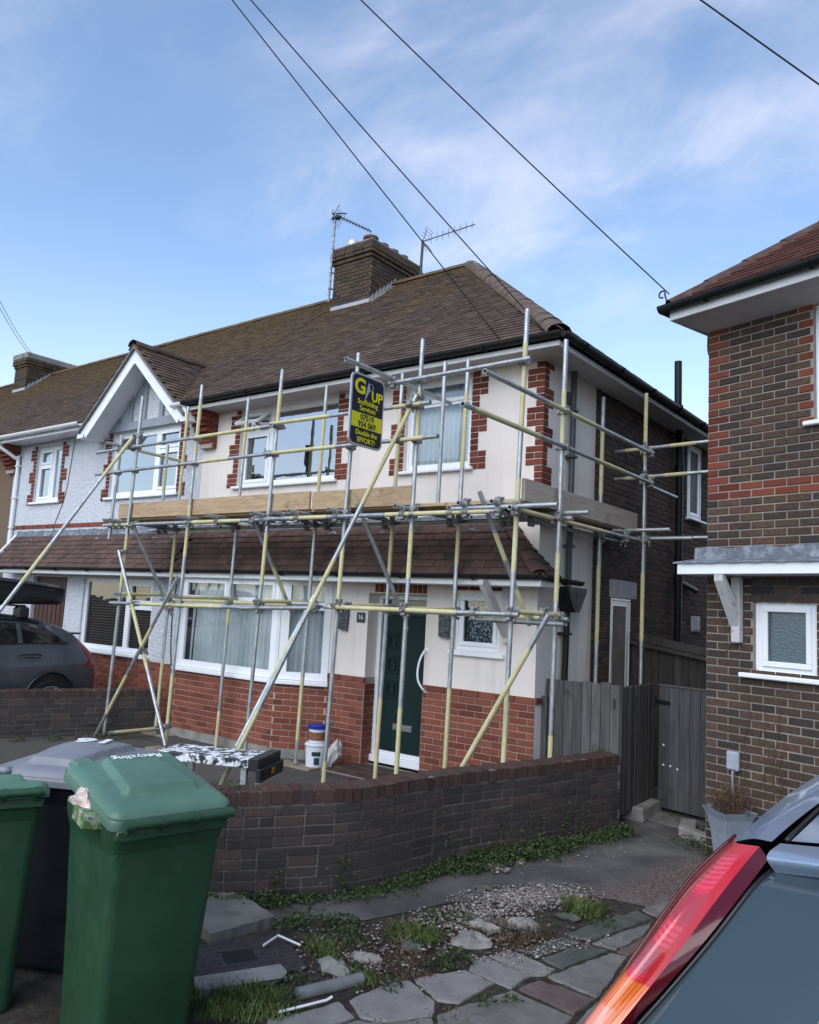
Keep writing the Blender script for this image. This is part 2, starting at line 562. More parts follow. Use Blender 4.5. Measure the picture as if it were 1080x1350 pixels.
M_GLASS = glass('window_glass', (0.86, 0.9, 0.9), 0.10)
M_GLASS_UP = glass('upper_window_glass', (0.6, 0.64, 0.66), 0.42)
M_FROST = glass('obscure_glass', (0.10, 0.145, 0.17), 0.10, 0.22, 0.7)
M_GLASS_CAR = glass('tinted_car_glass', (0.10, 0.15, 0.175), 0.05, 0.0, 0.4)
t = NT('net_curtain', 0.95, 0.1)
t.color(t.ramp(t.noise(3, 5), [(0.3, (0.62, 0.66, 0.68)), (0.7, (0.82, 0.86, 0.88))])); M_NET = t.mat
t = NT('lace_curtain', 0.95, 0.1)
d, _c = t.voronoi(34, feature='F1')
t.color(t.ramp(t.math('ADD', d, t.rng(t.noise(70, 3), 0.3, 0.7, -0.3, 0.3)), [(0.25, (0.62, 0.72, 0.8)), (0.5, (0.05, 0.07, 0.09))])); M_LACE = t.mat
t = NT('venetian_blind', 0.7, 0.2)
t.color((0.16, 0.125, 0.10)); M_BLIND = t.mat

t = NT('galvanised_tube', 0.42, 0.5, 0.75)
c = t.ramp(t.noise(16, 6, 0.65, t.pos((1, 1, 0.5))), [(0.3, (0.30, 0.32, 0.33)), (0.6, (0.50, 0.52, 0.53)), (0.8, (0.62, 0.64, 0.65))])
c = t.mix(t.rng(t.noise(45, 5, 0.7), 0.60, 0.70, 0, 0.75), c, (0.20, 0.15, 0.11))
c = t.mix(t.rng(t.noise(28, 6, 0.75), 0.66, 0.72, 0, 0.8), c, (0.66, 0.66, 0.63))
t.color(c).roughness(t.rng(t.noise(24, 4), 0.3, 0.7, 0.34, 0.6)); M_GALV = t.mat
t = NT('faded_yellow_paint', 0.5, 0.4)
c = t.ramp(t.noise(7, 6, 0.6), [(0.3, (0.46, 0.41, 0.20)), (0.7, (0.60, 0.56, 0.34))])
c = t.mix(t.rng(t.noise(40, 6, 0.75), 0.58, 0.68, 0, 0.75), c, (0.34, 0.33, 0.28))
t.color(c); M_YELLOW = t.mat
M_COUPLER = simple('coupler_steel', (0.26, 0.26, 0.25), 0.5, 0.5, 0.6, var=0.4, vscale=30)


def wood_mat(name, lo, hi, axis_scale, rough=0.85, knots=0.5, per=0.25):
    t = NT(name, rough, 0.2)
    v = t.pos(axis_scale)
    g = t.noise(1.0, 8, 0.65, v, 0.8)
    c = t.ramp(g, [(0.28, lo), (0.72, hi)])
    c = t.mix(t.rng(t.noise(5.5, 3, 0.5), 0.66, 0.76, 0, knots), c, tuple(x * 0.4 for x in lo))
    c = t.mix(t.math('MULTIPLY', t.rand(), per), c, tuple(x * 0.5 for x in lo))
    t.color(c).bump(g, 0.35, 0.006)
    return t.mat


M_BOARD = wood_mat('new_softwood_board', (0.32, 0.215, 0.125), (0.60, 0.445, 0.29), (4, 4, 34), knots=0.7)
M_BOARD_OLD = wood_mat('worn_scaffold_board', (0.17, 0.135, 0.105), (0.31, 0.25, 0.20), (2.2, 2.2, 26))
M_BOARD_PALE = wood_mat('pale_scaffold_board', (0.36, 0.30, 0.25), (0.56, 0.475, 0.405), (2.2, 2.2, 24))
M_FENCE = wood_mat('weathered_grey_timber', (0.055, 0.051, 0.050), (0.165, 0.155, 0.15), (26, 26, 1.6), per=0.45)
M_GATE = wood_mat('blue_grey_gate_timber', (0.054, 0.055, 0.058), (0.140, 0.143, 0.148), (24, 24, 1.4), per=0.4)
M_FENCE_D = wood_mat('dark_fence_timber', (0.042, 0.038, 0.036), (0.115, 0.105, 0.10), (26, 26, 1.6), per=0.5)

# ---------------------------------------------------------------- bricks and tiles
def brick_unit(name, mat):
    me = bpy.data.meshes.new(name)
    a, b = 0.5, 0.5
    ix, iz = 0.475, 0.44
    v = [(-a, 0, -b), (a, 0, -b), (a, 0, b), (-a, 0, b), (-a, -.65, -b), (a, -.65, -b), (a, -.65, b), (-a, -.65, b), (-ix, -1, -iz), (ix, -1, -iz), (ix, -1, iz), (-ix, -1, iz)]
    f = [(8, 9, 10, 11)] + [(4 + i, 4 + (i + 1) % 4, 8 + (i + 1) % 4, 8 + i) for i in range(4)] + [(i, (i + 1) % 4, 4 + (i + 1) % 4, 4 + i) for i in range(4)]
    me.from_pydata(v, [], f); me.materials.append(mat); me.update()
    return me


def slab_unit(name, mat):
    """tile or board: x across, y up the slope 0..1, z thickness 0..1, nose slightly rounded"""
    me = bpy.data.meshes.new(name)
    v = [(-.5, 0, .0), (.5, 0, .0), (.5, 1, 0), (-.5, 1, 0), (-.49, 0, .8), (.49, 0, .8), (.49, .03, 1), (-.49, .03, 1), (.5, 1, 1), (-.5, 1, 1)]
    f = [(3, 2, 1, 0), (0, 1, 5, 4), (4, 5, 6, 7), (7, 6, 8, 9), (1, 2, 8, 6, 5), (3, 0, 4, 7, 9), (2, 3, 9, 8)]
    me.from_pydata(v, [], f); me.materials.append(mat); me.update()
    return me


def unit_arrays(me):
    return np.array([v.co[:] for v in me.vertices]), [tuple(p.vertices) for p in me.polygons]


class Pool:
    """alike pieces of one part: the nearest ones in view become objects, the rest one 'stuff' part"""
    def __init__(self, parent, name, mat, kind='brick', limit=300, stuff_name=None):
        self.parent, self.name, self.mat, self.limit = parent, name, mat, limit
        self.me = (brick_unit if kind == 'brick' else slab_unit)(name, mat)
        self.items = []
        self.stuff_name = stuff_name or name

    def add(self, M):
        self.items.append(M)

    def finish(self):
        def key(M):
            p = np.array(M.translation)
            return (not inview(p), camdist(p))
        self.items.sort(key=key)
        one = [M for M in self.items[:self.limit] if inview(M.translation, 0.05)]
        rest = self.items[len(one):]
        for M in one: inst(self.name, self.me, self.parent, M)
        if rest:
            V, F = unit_arrays(self.me)
            mb = MB()
            for M in rest: mb.add(xf(V, M), F)
            obj(self.stuff_name, mb, self.mat, self.parent, kind='stuff', recalc=False)


Z = np.array([0, 0, 1.0])


def subtract(iv, holes):
    out = [iv]
    for a, b in holes:
        nx = []
        for x, y in out:
            if b <= x or a >= y: nx.append((x, y)); continue
            if a > x: nx.append((x, a))
            if b < y: nx.append((b, y))
        out = nx
    return out


def lay(pool, O, U, N, u0, u1, z0, z1, holes=(), ch=0.075, L=0.215, joint=0.01, proud=0.009, inner=0.004, shift=0.0, pick=None, jit=0.0015, upright=False):
    """courses of bricks on the plane O + u U + z Z; holes = (u0,u1,z0,z1); pick(u,z,k) may send a brick to another pool"""
    O, U, N = np.array(O, float), np.array(U, float), np.array(N, float)
    n = max(1, int(round((z1 - z0) / ch))); c = (z1 - z0) / n
    mod = L + joint
    for k in range(n):
        zc = z0 + (k + .5) * c
        hs = [(h[0], h[1]) for h in holes if h[2] < zc < h[3]]
        off = shift + (k % 2) * mod / 2
        for a, b in subtract((u0, u1), hs):
            i = math.floor((a - off) / mod)
            while i * mod + off < b:
                s, e = max(i * mod + off + joint / 2, a + joint * .3), min((i + 1) * mod + off - joint / 2, b - joint * .3)
                i += 1
                if e - s < 0.03: continue
                uc = (s + e) / 2
                p = pool if pick is None else pick(uc, zc, k, e - s)
                if p is None: continue
                d = proud + inner + random.uniform(-1, 1) * jit
                q = O + U * uc + Z * zc - N * inner
                p.add(basis(U * (e - s), -N * d, Z * (c - joint * 1.05), q))


def wall_panel(mb, O, U, N, u0, u1, z0, z1, holes=(), reveal=0.1, mi=0, bare=()):
    """a wall face with openings and their reveals"""
    O, U, N = np.array(O, float), np.array(U, float), np.array(N, float)
    us = sorted({u0, u1, *[min(max(h[i], u0), u1) for h in holes for i in (0, 1)]})
    zs = sorted({z0, z1, *[min(max(h[i], z0), z1) for h in holes for i in (2, 3)]})
    P = lambda u, z, d=0.0: O + U * u + Z * z - N * d
    for i in range(len(us) - 1):
        for j in range(len(zs) - 1):
            uc, zc = (us[i] + us[i + 1]) / 2, (zs[j] + zs[j + 1]) / 2
            if any(h[0] < uc < h[1] and h[2] < zc < h[3] for h in holes): continue
            mb.add([P(us[i], zs[j]), P(us[i + 1], zs[j]), P(us[i + 1], zs[j + 1]), P(us[i], zs[j + 1])], [(0, 1, 2, 3)], mi)
    if reveal:
        for h in holes:
            if h in bare: continue
            a, b, c, d = max(h[0], u0), min(h[1], u1), max(h[2], z0), min(h[3], z1)
            q = [(a, c), (b, c), (b, d), (a, d)]
            for k in range(4):
                (x0, y0), (x1, y1) = q[k], q[(k + 1) % 4]
                mb.add([P(x0, y0), P(x0, y0, reveal), P(x1, y1, reveal), P(x1, y1)], [(0, 1, 2, 3)], mi)
    return mb


def ring(mb, M, u0, u1, z0, z1, w, y0, y1, b=0.004, mi=0):
    mb.bbox(u0, u1, y0, y1, z0, z0 + w, b, mi, M); mb.bbox(u0, u1, y0, y1, z1 - w, z1, b, mi, M)
    mb.bbox(u0, u0 + w, y0, y1, z0 + w + .0008, z1 - w - .0008, b, mi, M); mb.bbox(u1 - w, u1, y0, y1, z0 + w + .0008, z1 - w - .0008, b, mi, M)


def window(root, O, U, N, u0, u1, z0, z1, lights, sb=0.06, glassm=None, curtain=None, sill=None, label=None, room=0.9, frame_mat=None, folds=16):
    """lights: (u0,u1,z0,z1,sash) clear panes in wall coordinates. window > pane, sash, sill, curtain"""
    M = basis(np.array(U, float), -np.array(N, float), Z, O)
    fm = frame_mat or M_UPVC
    mb = MB()
    Oo = np.array(O) - np.array(N) * sb
    wall_panel(mb, Oo, U, N, u0, u1, z0, z1, [l[:4] for l in lights], 0.045)
    ring(mb, M, u0, u1, z0, z1, 0.03, sb - 0.012, sb - 0.0005)
    win = obj('window', mb, fm, root, label=label)
    for l in lights:
        a, b, c, d, s = l
        if s:
            sm = MB(); ring(sm, M, a - .035, b + .035, c - .035, d + .035, .05, sb - .016, sb + .004)
            obj('sash', sm, fm, win)
        g = MB(); g.add([xf([[u, sb + .028, z]], M)[0] for u, z in ((a - .01, c - .01), (b + .01, c - .01), (b + .01, d + .01), (a - .01, d + .01))], [(0, 1, 2, 3)])
        obj('pane', g, glassm or M_GLASS, win, recalc=False)
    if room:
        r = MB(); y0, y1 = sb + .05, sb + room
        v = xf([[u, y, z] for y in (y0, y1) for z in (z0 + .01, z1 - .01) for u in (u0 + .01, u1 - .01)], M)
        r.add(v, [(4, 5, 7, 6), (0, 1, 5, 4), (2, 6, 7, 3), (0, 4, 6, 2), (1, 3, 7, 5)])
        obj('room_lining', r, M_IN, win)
    if curtain is not None:
        cm, cu0, cu1, cz0, cz1 = curtain
        nu = max(30, int((cu1 - cu0) * 90))
        G = []
        ph = random.uniform(0, 6)
        for i in range(nu):
            f = i / (nu - 1); u = cu0 + (cu1 - cu0) * f
            row = []
            for j in range(7):
                h = j / 6
                y = sb + .13 + .022 * math.sin(f * folds * 2 * math.pi + ph + .9 * math.sin(f * 9)) * (0.6 + .4 * h) + .01 * math.sin(f * folds * 5.1 + h * 2)
                row.append([u + .012 * math.sin(h * 3 + f * 20) * (1 - h), y, cz1 + (cz0 - cz1) * h])
            G.append(row)
        g = MB().grid(xf(np.array(G).reshape(-1, 3), M).reshape(nu, 7, 3))
        obj('curtain', g, cm, win, smooth='all')
    if sill is not None:
        s = MB(); s.bbox(sill[0], sill[1], -sill[2], sb + .01, z0 - sill[3], z0 - .003, .008, 0, M)
        obj('sill', s, fm, win)
    return win


def gutter(mb, p, q, r=0.058, n=8, out=(0, -1, 0)):
    """half round gutter open to the top, with a back"""
    p, q = np.array(p, float), np.array(q, float); out = np.array(out, float)
    G = []
    for e in (p, q):
        G.append([e + out * r * math.cos(a) + Z * r * math.sin(a) for a in np.linspace(math.pi, 2 * math.pi, n)] +
                 [e + out * (r - .006) * math.cos(a) + Z * ((r - .006) * math.sin(a)) for a in np.linspace(2 * math.pi, math.pi, n)])
    G = np.array(G)
    k = G.shape[1]
    fs = [(i, (i + 1) % k, k + (i + 1) % k, k + i) for i in range(k)]
    mb.add(G.reshape(-1, 3), fs)
    mb.add(G[0], [tuple(range(k))]); mb.add(G[1], [tuple(range(k))])
    for t_ in np.arange(0.5, np.linalg.norm(q - p), 1.0):
        c = p + (q - p) / np.linalg.norm(q - p) * t_
        mb.sweep([c + out * (r + .006) * math.cos(a) + Z * (r + .006) * math.sin(a) for a in np.linspace(math.pi, 2 * math.pi, 7)], .012, 4)
    return mb


def text(body, size, M, mat, parent, name='lettering', extrude=0.0015, align='CENTER', bold=0.0, xscale=1.0):
    cu = bpy.data.curves.new(name, 'FONT'); cu.body = body; cu.size = size; cu.align_x = align; cu.align_y = 'CENTER'
    cu.extrude = extrude; cu.offset = bold
    tmp = bpy.data.objects.new('tmp', cu); COL.objects.link(tmp)
    bpy.context.view_layer.update()
    me = bpy.data.meshes.new_from_object(tmp.evaluated_get(bpy.context.evaluated_depsgraph_get()))
    bpy.data.objects.remove(tmp); bpy.data.curves.remove(cu)
    me.name = name; me.materials.clear(); me.materials.append(mat)
    o = bpy.data.objects.new(name, me)
    return place(o, parent, M @ Matrix.Diagonal((xscale, 1, 1, 1)))


# ================================================================ GROUND
X3, Y3 = np.array([1.0, 0, 0]), np.array([0, 1.0, 0])
t = NT('road_asphalt', 0.95, 0.15)
t.color(t.ramp(t.noise(40, 6, 0.7), [(0.3, (0.035, 0.035, 0.037)), (0.7, (0.075, 0.074, 0.074))])).bump(t.noise(150, 4), 0.5, 0.006); M_ROAD = t.mat
t = NT('worn_tarmac', 0.95, 0.15)
c = t.ramp(t.noise(2.1, 7, 0.65), [(0.3, (0.060, 0.058, 0.060)), (0.58, (0.105, 0.101, 0.099)), (0.78, (0.19, 0.182, 0.172))])
c = t.mix(t.rng(t.noise(70, 6, 0.75), 0.5, 0.72, 0, 0.6), c, (0.17, 0.165, 0.155))
d, vc = t.voronoi(160)
c = t.mix(t.rng(d, 0.0, 0.28, 0.55, 0.0), c, (0.20, 0.19, 0.18))
# the red aggregate of the neighbour's drive wears in towards the right
s = t.sepz()
m_ = t.math('ADD', t.math('ADD', t.math('MULTIPLY', s[0], 0.9), t.math('MULTIPLY', s[1], -0.12)), t.math('MULTIPLY', t.noise(1.5, 6, .65), 1.1))
d2, vc2 = t.voronoi(85)
agg = t.ramp(vc2, [(0.2, (0.075, 0.056, 0.05)), (0.5, (0.15, 0.115, 0.10)), (0.85, (0.24, 0.195, 0.175))])
c = t.mix(t.rng(m_, 1.98, 2.35), c, agg)
c = t.mix(t.math('MULTIPLY', t.rng(t.noise(1.1, 5, .6), .5, .68), .55), c, (0.19, 0.182, 0.168))
t.color(c).bump(t.math('ADD', t.noise(120, 5, 0.7), t.noise(6, 5, 0.6)), 0.9, 0.014); M_TARMAC = t.mat
t = NT('dark_soil', 0.98, 0.1)
c = t.ramp(t.noise(9, 8, 0.72), [(0.3, (0.030, 0.026, 0.022)), (0.55, (0.072, 0.063, 0.053)), (0.75, (0.16, 0.148, 0.13))])
t.color(c).bump(t.noise(30, 8, 0.75), 1.0, 0.03); M_SOIL = t.mat
t = NT('stony_garden_ground', 0.98, 0.1)
c = t.ramp(t.noise(60, 6, 0.75), [(0.3, (0.065, 0.060, 0.055)), (0.6, (0.14, 0.13, 0.118)), (0.8, (0.24, 0.23, 0.215))])
c = t.mix(t.rng(t.noise(1.5, 5), 0.4, 0.7, 0, 0.55), c, (0.055, 0.053, 0.048))
t.color(c).bump(t.noise(70, 7, 0.75), 0.9, 0.02); M_GARDENG = t.mat


def slab_mat(name, lo, hi, moss=0.4):
    t = NT(name, 0.93, 0.15)
    c = t.ramp(t.noise(5, 7, 0.65), [(0.3, lo), (0.7, hi)])
    d, vc = t.voronoi(190)
    c = t.mix(t.rng(d, 0.0, 0.3, 0.4, 0.0), c, tuple(min(1, x * 1.7) for x in hi))
    c = t.mix(t.rng(t.noise(110, 4, .7), 0.58, 0.7, 0, .5), c, tuple(x * .4 for x in lo))
    c = t.mix(t.rng(t.noise(3.3, 6, .7), 0.55, 0.75, 0, moss), c, (0.05, 0.048, 0.036))
    t.color(c).bump(t.math('ADD', t.noise(160, 4), t.noise(12, 5)), 0.45, 0.008)
    return t.mat


M_SLAB = slab_mat('paving_slab', (0.165, 0.155, 0.153), (0.26, 0.247, 0.242))
M_SLAB_D = slab_mat('dark_paving_slab', (0.115, 0.11, 0.103), (0.195, 0.187, 0.175), 0.5)
M_SLAB_R = slab_mat('reddish_paving_slab', (0.095, 0.068, 0.064), (0.155, 0.115, 0.108), 0.3)
M_SLAB_G = slab_mat('mossy_stone', (0.055, 0.058, 0.050), (0.115, 0.118, 0.108), 0.6)


def sheet(name, poly, z, mat, kind='structure', sub=0, bumpy=0.0):
    mb = MB(); mb.add([(x, y, z) for x, y in poly], [tuple(range(len(poly)))])
    return tag(obj(name, mb, mat, None, recalc=False), kind=kind)


sheet('ground', [(-400, -400), (400, -400), (400, 400), (-400, 400)], -0.016, M_SOIL)
sheet('road', [(-60, -18), (60, -18), (60, -7.0), (-60, -7.0)], -0.010, M_ROAD)
# tarmac strip that runs along the garden wall to the gate
sheet('path', [(-.60, -4.60), (.22, -3.86), (.42, -3.55), (.62, -3.42), (.74, -3.05), (.82, -2.75), (1.0, -2.45), (1.28, -2.0), (1.46, -1.85), (1.7, -1.74), (2.02, -1.70), (2.6, -1.9), (4, -2.2), (8, -2.2), (8, 3.2), (-.4, 3.2), (-.4, .6), (-.5, -3.2), (-.9, -4.1)], -0.011, M_TARMAC)

# ================================================================ RENDERED HOUSE (number 16) behind the scaffold
EAVE_Y, EAVE_X, EAVE_Z, PITCH = -0.40, 0.38, 5.10, 0.82
RIDGE_Y = 3.27
RIDGE_Z = EAVE_Z + PITCH * (RIDGE_Y - EAVE_Y)
FX = (X3, -Y3)                     # facade: u = x, normal = -y
SX = (Y3, X3)                      # side wall: u = y, normal = +x
O0 = (0, 0, 0)

house = thing('rendered_house', 'cream rendered house with red brick plinth and quoins behind the scaffold', 'house', (-3, 0, 0))
W1 = (-5.17, -3.16, 3.80, 4.985); W2 = (-1.98, -0.97, 3.82, 4.985)
WS = (-1.08, -0.47, 1.66, 2.34); DOOR = (-2.42, -1.50, 0.20, 2.28)
mb = MB()
wall_panel(mb, O0, *FX, -6.05, 0, 1.22, 5.06, [W1, W2, WS, DOOR, (-6.05, -3.05, 1.22, 2.46)], 0.12, bare=(DOOR, (-6.05, -3.05, 1.22, 2.46)))
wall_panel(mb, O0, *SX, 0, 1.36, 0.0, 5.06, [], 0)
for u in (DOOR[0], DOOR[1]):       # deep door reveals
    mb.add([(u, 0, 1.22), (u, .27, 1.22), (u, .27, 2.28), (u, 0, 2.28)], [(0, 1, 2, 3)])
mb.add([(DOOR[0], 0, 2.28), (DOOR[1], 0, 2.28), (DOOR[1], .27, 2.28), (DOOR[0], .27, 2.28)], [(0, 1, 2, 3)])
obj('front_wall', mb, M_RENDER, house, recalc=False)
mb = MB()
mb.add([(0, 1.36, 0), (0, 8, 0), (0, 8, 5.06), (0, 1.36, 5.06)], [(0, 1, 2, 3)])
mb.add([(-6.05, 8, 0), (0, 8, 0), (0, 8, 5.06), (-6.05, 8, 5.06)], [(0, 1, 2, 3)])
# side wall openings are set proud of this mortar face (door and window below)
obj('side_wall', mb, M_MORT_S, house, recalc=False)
# lower mortar faces behind the red bricks
for a, b, u in ((-3.05, DOOR[0], DOOR[0]), (DOOR[1], 0, DOOR[1])):
    mb = MB()
    mb.add([(a, 0, .0), (b, 0, .0), (b, 0, 1.22), (a, 0, 1.22)], [(0, 1, 2, 3)])
    mb.add([(u, 0, 0), (u, .27, 0), (u, .27, 1.22), (u, 0, 1.22)], [(0, 1, 2, 3)])
    obj('plinth_mortar', mb, M_MORT_L, house, recalc=False)
mb = MB()
BAY = [(-6.02, 0.0), (-5.80, -.35), (-3.68, -.35), (-3.05, 0.0)]
for (a, b), (c, d) in zip(BAY[:-1], BAY[1:]):
    mb.add([(a, b, .2), (c, d, .2), (c, d, 1.09), (a, b, 1.09)], [(0, 1, 2, 3)])
obj('plinth_mortar', mb, M_MORT_L, house, recalc=False)

red = Pool(house, 'brick', M_RED)
lay(red, O0, *FX, DOOR[1] + .004, 0.004, .1, 1.14, shift=.03)
lay(red, O0, *FX, -3.05, DOOR[0] - .004, .1, 1.14, shift=.05)
for u, n in ((DOOR[0], X3), (DOOR[1], -X3)):
    lay(red, (u, 0, 0), Y3 if n[0] > 0 else -Y3, n, 0.005 if n[0] > 0 else -.24, .24 if n[0] > 0 else -.005, .1, 1.14)


def facet(p, q):
    p, q = np.array([*p, 0.0]), np.array([*q, 0.0]); U = (q - p) / np.linalg.norm(q - p)
    return p, U, np.array([U[1], -U[0], 0]), float(np.linalg.norm(q - p))


for p, q in zip(BAY[:-1], BAY[1:]):
    O, U, N, L = facet(p, q)
    lay(red, O, U, N, 0.0, L, .215, 1.075, shift=.02)
red.finish()
cop = Pool(house, 'plinth_cap_brick', M_RED)
for a, b in ((-3.05, DOOR[0] + .01), (DOOR[1] - .01, .012)):
    lay(cop, O0, *FX, a, b, 1.143, 1.222, proud=.022, L=.225)
lay(cop, O0, *SX, -.012, .14, 1.143, 1.222, proud=.022, L=.225)
cop.finish()
mb = MB()
for p, q in zip(BAY[:-1], BAY[1:]):
    O, U, N, L = facet(p, q)
    mb.box(-.02, L + .02, -.035, .05, 0.0, .212, 0, basis(U, -N, Z, O))
obj('concrete_footing', mb, M_CONC, house)

# quoins: blocks of three courses, alternately wide and narrow
quo = Pool(house, 'quoin_brick', M_QUOIN)


def quoin(O, U, N, edge, sgn, z0, z1, wide=.225, narrow=.11, first=0, mat_pool=None):
    n = int(round((z1 - z0) / .075))
    for k in range(n):
        w = wide if ((k // 3) % 2) == first else narrow
        a, b = (edge, edge + w * sgn) if sgn > 0 else (edge - w, edge)
        lay(mat_pool or quo, O, U, N, a, b, z0 + k * .075, z0 + (k + 1) * .075, proud=.012, shift=a + (0 if k % 2 else .1125), L=.215)


for w in (W1, W2):
    quoin(O0, *FX, w[0] - .0, -1, 3.78, 4.98)
    quoin(O0, *FX, w[1] + .0, 1, 3.78, 4.98)
quoin(O0, *FX, .012, -1, 3.10, 5.0, first=1)
quoin(O0, *SX, -.012, 1, 3.10, 5.0, first=0)
lay(quo, O0, *FX, -2.36, DOOR[1] + .02, 2.29, 2.44, ch=.15, L=.065, proud=.006)
lay(quo, O0, *FX, WS[0] - .02, WS[1] + .02, 2.35, 2.46, ch=.11, L=.215, proud=.006)
quo.finish()

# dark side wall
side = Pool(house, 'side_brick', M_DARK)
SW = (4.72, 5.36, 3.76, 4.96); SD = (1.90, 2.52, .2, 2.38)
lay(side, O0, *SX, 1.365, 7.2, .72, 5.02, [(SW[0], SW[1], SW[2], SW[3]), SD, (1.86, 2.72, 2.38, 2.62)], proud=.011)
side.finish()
mb = MB(); mb.bbox(-.02, .025, 1.86, 2.72, 2.385, 2.615, .006); obj('lintel', mb, M_CONC_L, house)
window(house, (0.03, 0, 0), *SX, SW[0], SW[1], SW[2], SW[3], [(SW[0] + .09, SW[0] + .50, SW[2] + .09, SW[3] - .09, True)], sb=.02, glassm=M_GLASS_UP, room=0, sill=(SW[0] - .06, SW[1] + .08, .07, .04))
d_ = window(house, (0.03, 0, 0), *SX, SD[0], SD[1], .25, SD[3], [(SD[0] + .08, SD[1] - .1, .35, SD[3] - .1, False)], sb=.02, glassm=M_FROST, room=0, label='narrow side window of obscure glass')
mb = MB(); mb.bbox(.004, .05, 4.95, 5.3, 1.98, 2.22, .01); mb.bbox(.05, .058, 4.99, 5.26, 2.01, 2.19, .004); obj('boiler_vent', mb, M_CONC_L, house)
mb = MB(); mb.box(-.01, .006, .55, .76, 4.60, 4.75)
av = obj('air_brick', mb, M_QUOIN, house)
mb = MB()
for k in range(4): mb.box(.006, .009, .565 + k * .047, .565 + k * .047 + .03, 4.62, 4.73)
obj('slot', mb, M_BLACKPAINT, av)

# windows
ins = .055
window(house, O0, *FX, *W1, [(W1[0] + .09, W1[0] + .55, W1[2] + .09, W1[3] - .43, True), (W1[0] + .09, W1[0] + .55, W1[3] - .34, W1[3] - .10, False), (W1[0] + .66, W1[1] - .07, W1[2] + .07, W1[3] - .10, False)],
       sb=.07, glassm=M_GLASS_UP, sill=(W1[0] - .08, W1[1] + .06, .06, .045), room=1.2)
# the open top vent of that window
mb = MB(); Mo = Matrix.Translation((W1[0] + .06, .055, W1[3] - .085)) @ Matrix.Rotation(math.radians(-52), 4, 'X')
ring(mb, Mo, 0, .52, -.30, 0, .04, -.02, .02)
op = obj('open_vent_sash', mb, M_UPVC, house, label='small top sash propped open')
g = MB(); g.add(xf([[.03, 0, -.27], [.49, 0, -.27], [.49, 0, -.03], [.03, 0, -.03]], Mo), [(0, 1, 2, 3)]); obj('pane', g, M_GLASS, op, recalc=False)
window(house, O0, *FX, *W2, [(W2[0] + .08, W2[1] - .08, W2[2] + .08, W2[3] - .35, False), (W2[0] + .08, W2[1] - .08, W2[3] - .28, W2[3] - .09, True)],
       sb=.07, glassm=M_GLASS, curtain=(M_NET, W2[0] + .03, W2[1] - .03, W2[2] + .02, W2[3] - .03), sill=(W2[0] - .07, W2[1] + .06, .06, .045), room=.8, folds=13)
window(house, O0, *FX, *WS, [(WS[0] + .09, WS[1] - .09, WS[2] + .09, WS[3] - .09, True)], sb=.04, glassm=M_GLASS, curtain=(M_LACE, WS[0] + .05, WS[1] - .05, WS[2] + .03, WS[3] - .03), sill=(WS[0] - .06, WS[1] + .08, .05, .06), room=.6, folds=4)
# bay
O, U, N, L = facet(*BAY[1:3])
bz0, bz1, tz = 1.10, 2.46, 2.06
window(house, O, U, N, 0.0, L, bz0, bz1, [(.13, L - .13, bz0 + .10, tz - .04, False), (.13, L / 2 - .06, tz + .07, bz1 - .12, True), (L / 2 + .06, L - .13, tz + .07, bz1 - .12, True)],
       sb=.0, glassm=M_GLASS, curtain=(M_NET, .08, L - .08, bz0 + .03, bz1 - .05), sill=(-.03, L + .03, .07, .06), room=1.1, folds=21)
O, U, N, L = facet(*BAY[2:4])
window(house, O, U, N, 0.0, L, bz0, bz1, [(.15, L - .10, bz0 + .10, tz - .04, False), (.15, L - .10, tz + .07, bz1 - .12, False)],
       sb=.0, glassm=M_GLASS, curtain=(M_NET, .06, L - .05, bz0 + .03, bz1 - .05), sill=(0, L + .02, .07, .06), room=.5, folds=6)
O, U, N, L = facet(*BAY[0:2])
window(house, O, U, N, 0.0, L, bz0, bz1, [(.10, L - .12, bz0 + .10, bz1 - .12, False)], sb=.0, glassm=M_GLASS, sill=(0, L, .06, .06), room=.3)

# front door in its recess
mb = MB(); Md = Matrix.Identity(4)
ring(mb, Md, DOOR[0], DOOR[1], .27, 2.275, .06, .20, .27)
mb.bbox(DOOR[0], DOOR[1], .16, .27, .18, .268, .008)
dr = obj('door_frame', mb, M_UPVC, house)
M_DOOR = simple('dark_green_door', (0.006, 0.020, 0.019), 0.45, 0.25, var=0.1)
mb = MB(); mb.bbox(DOOR[0] + .065, DOOR[1] - .065, .225, .262, .332, 2.0, .004)
leaf = obj('door', mb, M_DOOR, house)
mb = MB(); mb.bbox(DOOR[0] + .065, DOOR[1] - .065, .235, .25, 2.02, 2.21, .002); obj('fanlight', mb, M_GLASS_CAR, dr)
mb = MB()
for z0 in (1.58, 1.28, .98):
    ring(mb, Md, DOOR[0] + .16, DOOR[0] + .36, z0, z0 + .23, .03, .212, .224, .006)
    ring(mb, Md, DOOR[0] + .205, DOOR[0] + .315, z0 + .045, z0 + .185, .014, .206, .2245, .003)
obj('door_panel', mb, M_DOOR, leaf)
mb = MB(); mb.bbox(DOOR[0] + .32, DOOR[0] + .62, .212, .225, .60, .675, .004); mb.bbox(DOOR[0] + .345, DOOR[0] + .595, .206, .213, .615, .66, .003)
obj('letterbox', mb, simple('brushed_steel', (0.42, 0.42, 0.42), 0.3, 0.5, 0.8), leaf)
mb = MB(); mb.lathe([(0, 0), (.018, 0), (.02, .008), (0, .012)], n=10, M=Matrix.Translation((DOOR[0] + .47, .225, 1.86)) @ Matrix.Rotation(math.radians(90), 4, 'X'))
obj('spyhole', mb, MATS['brushed_steel'], leaf)
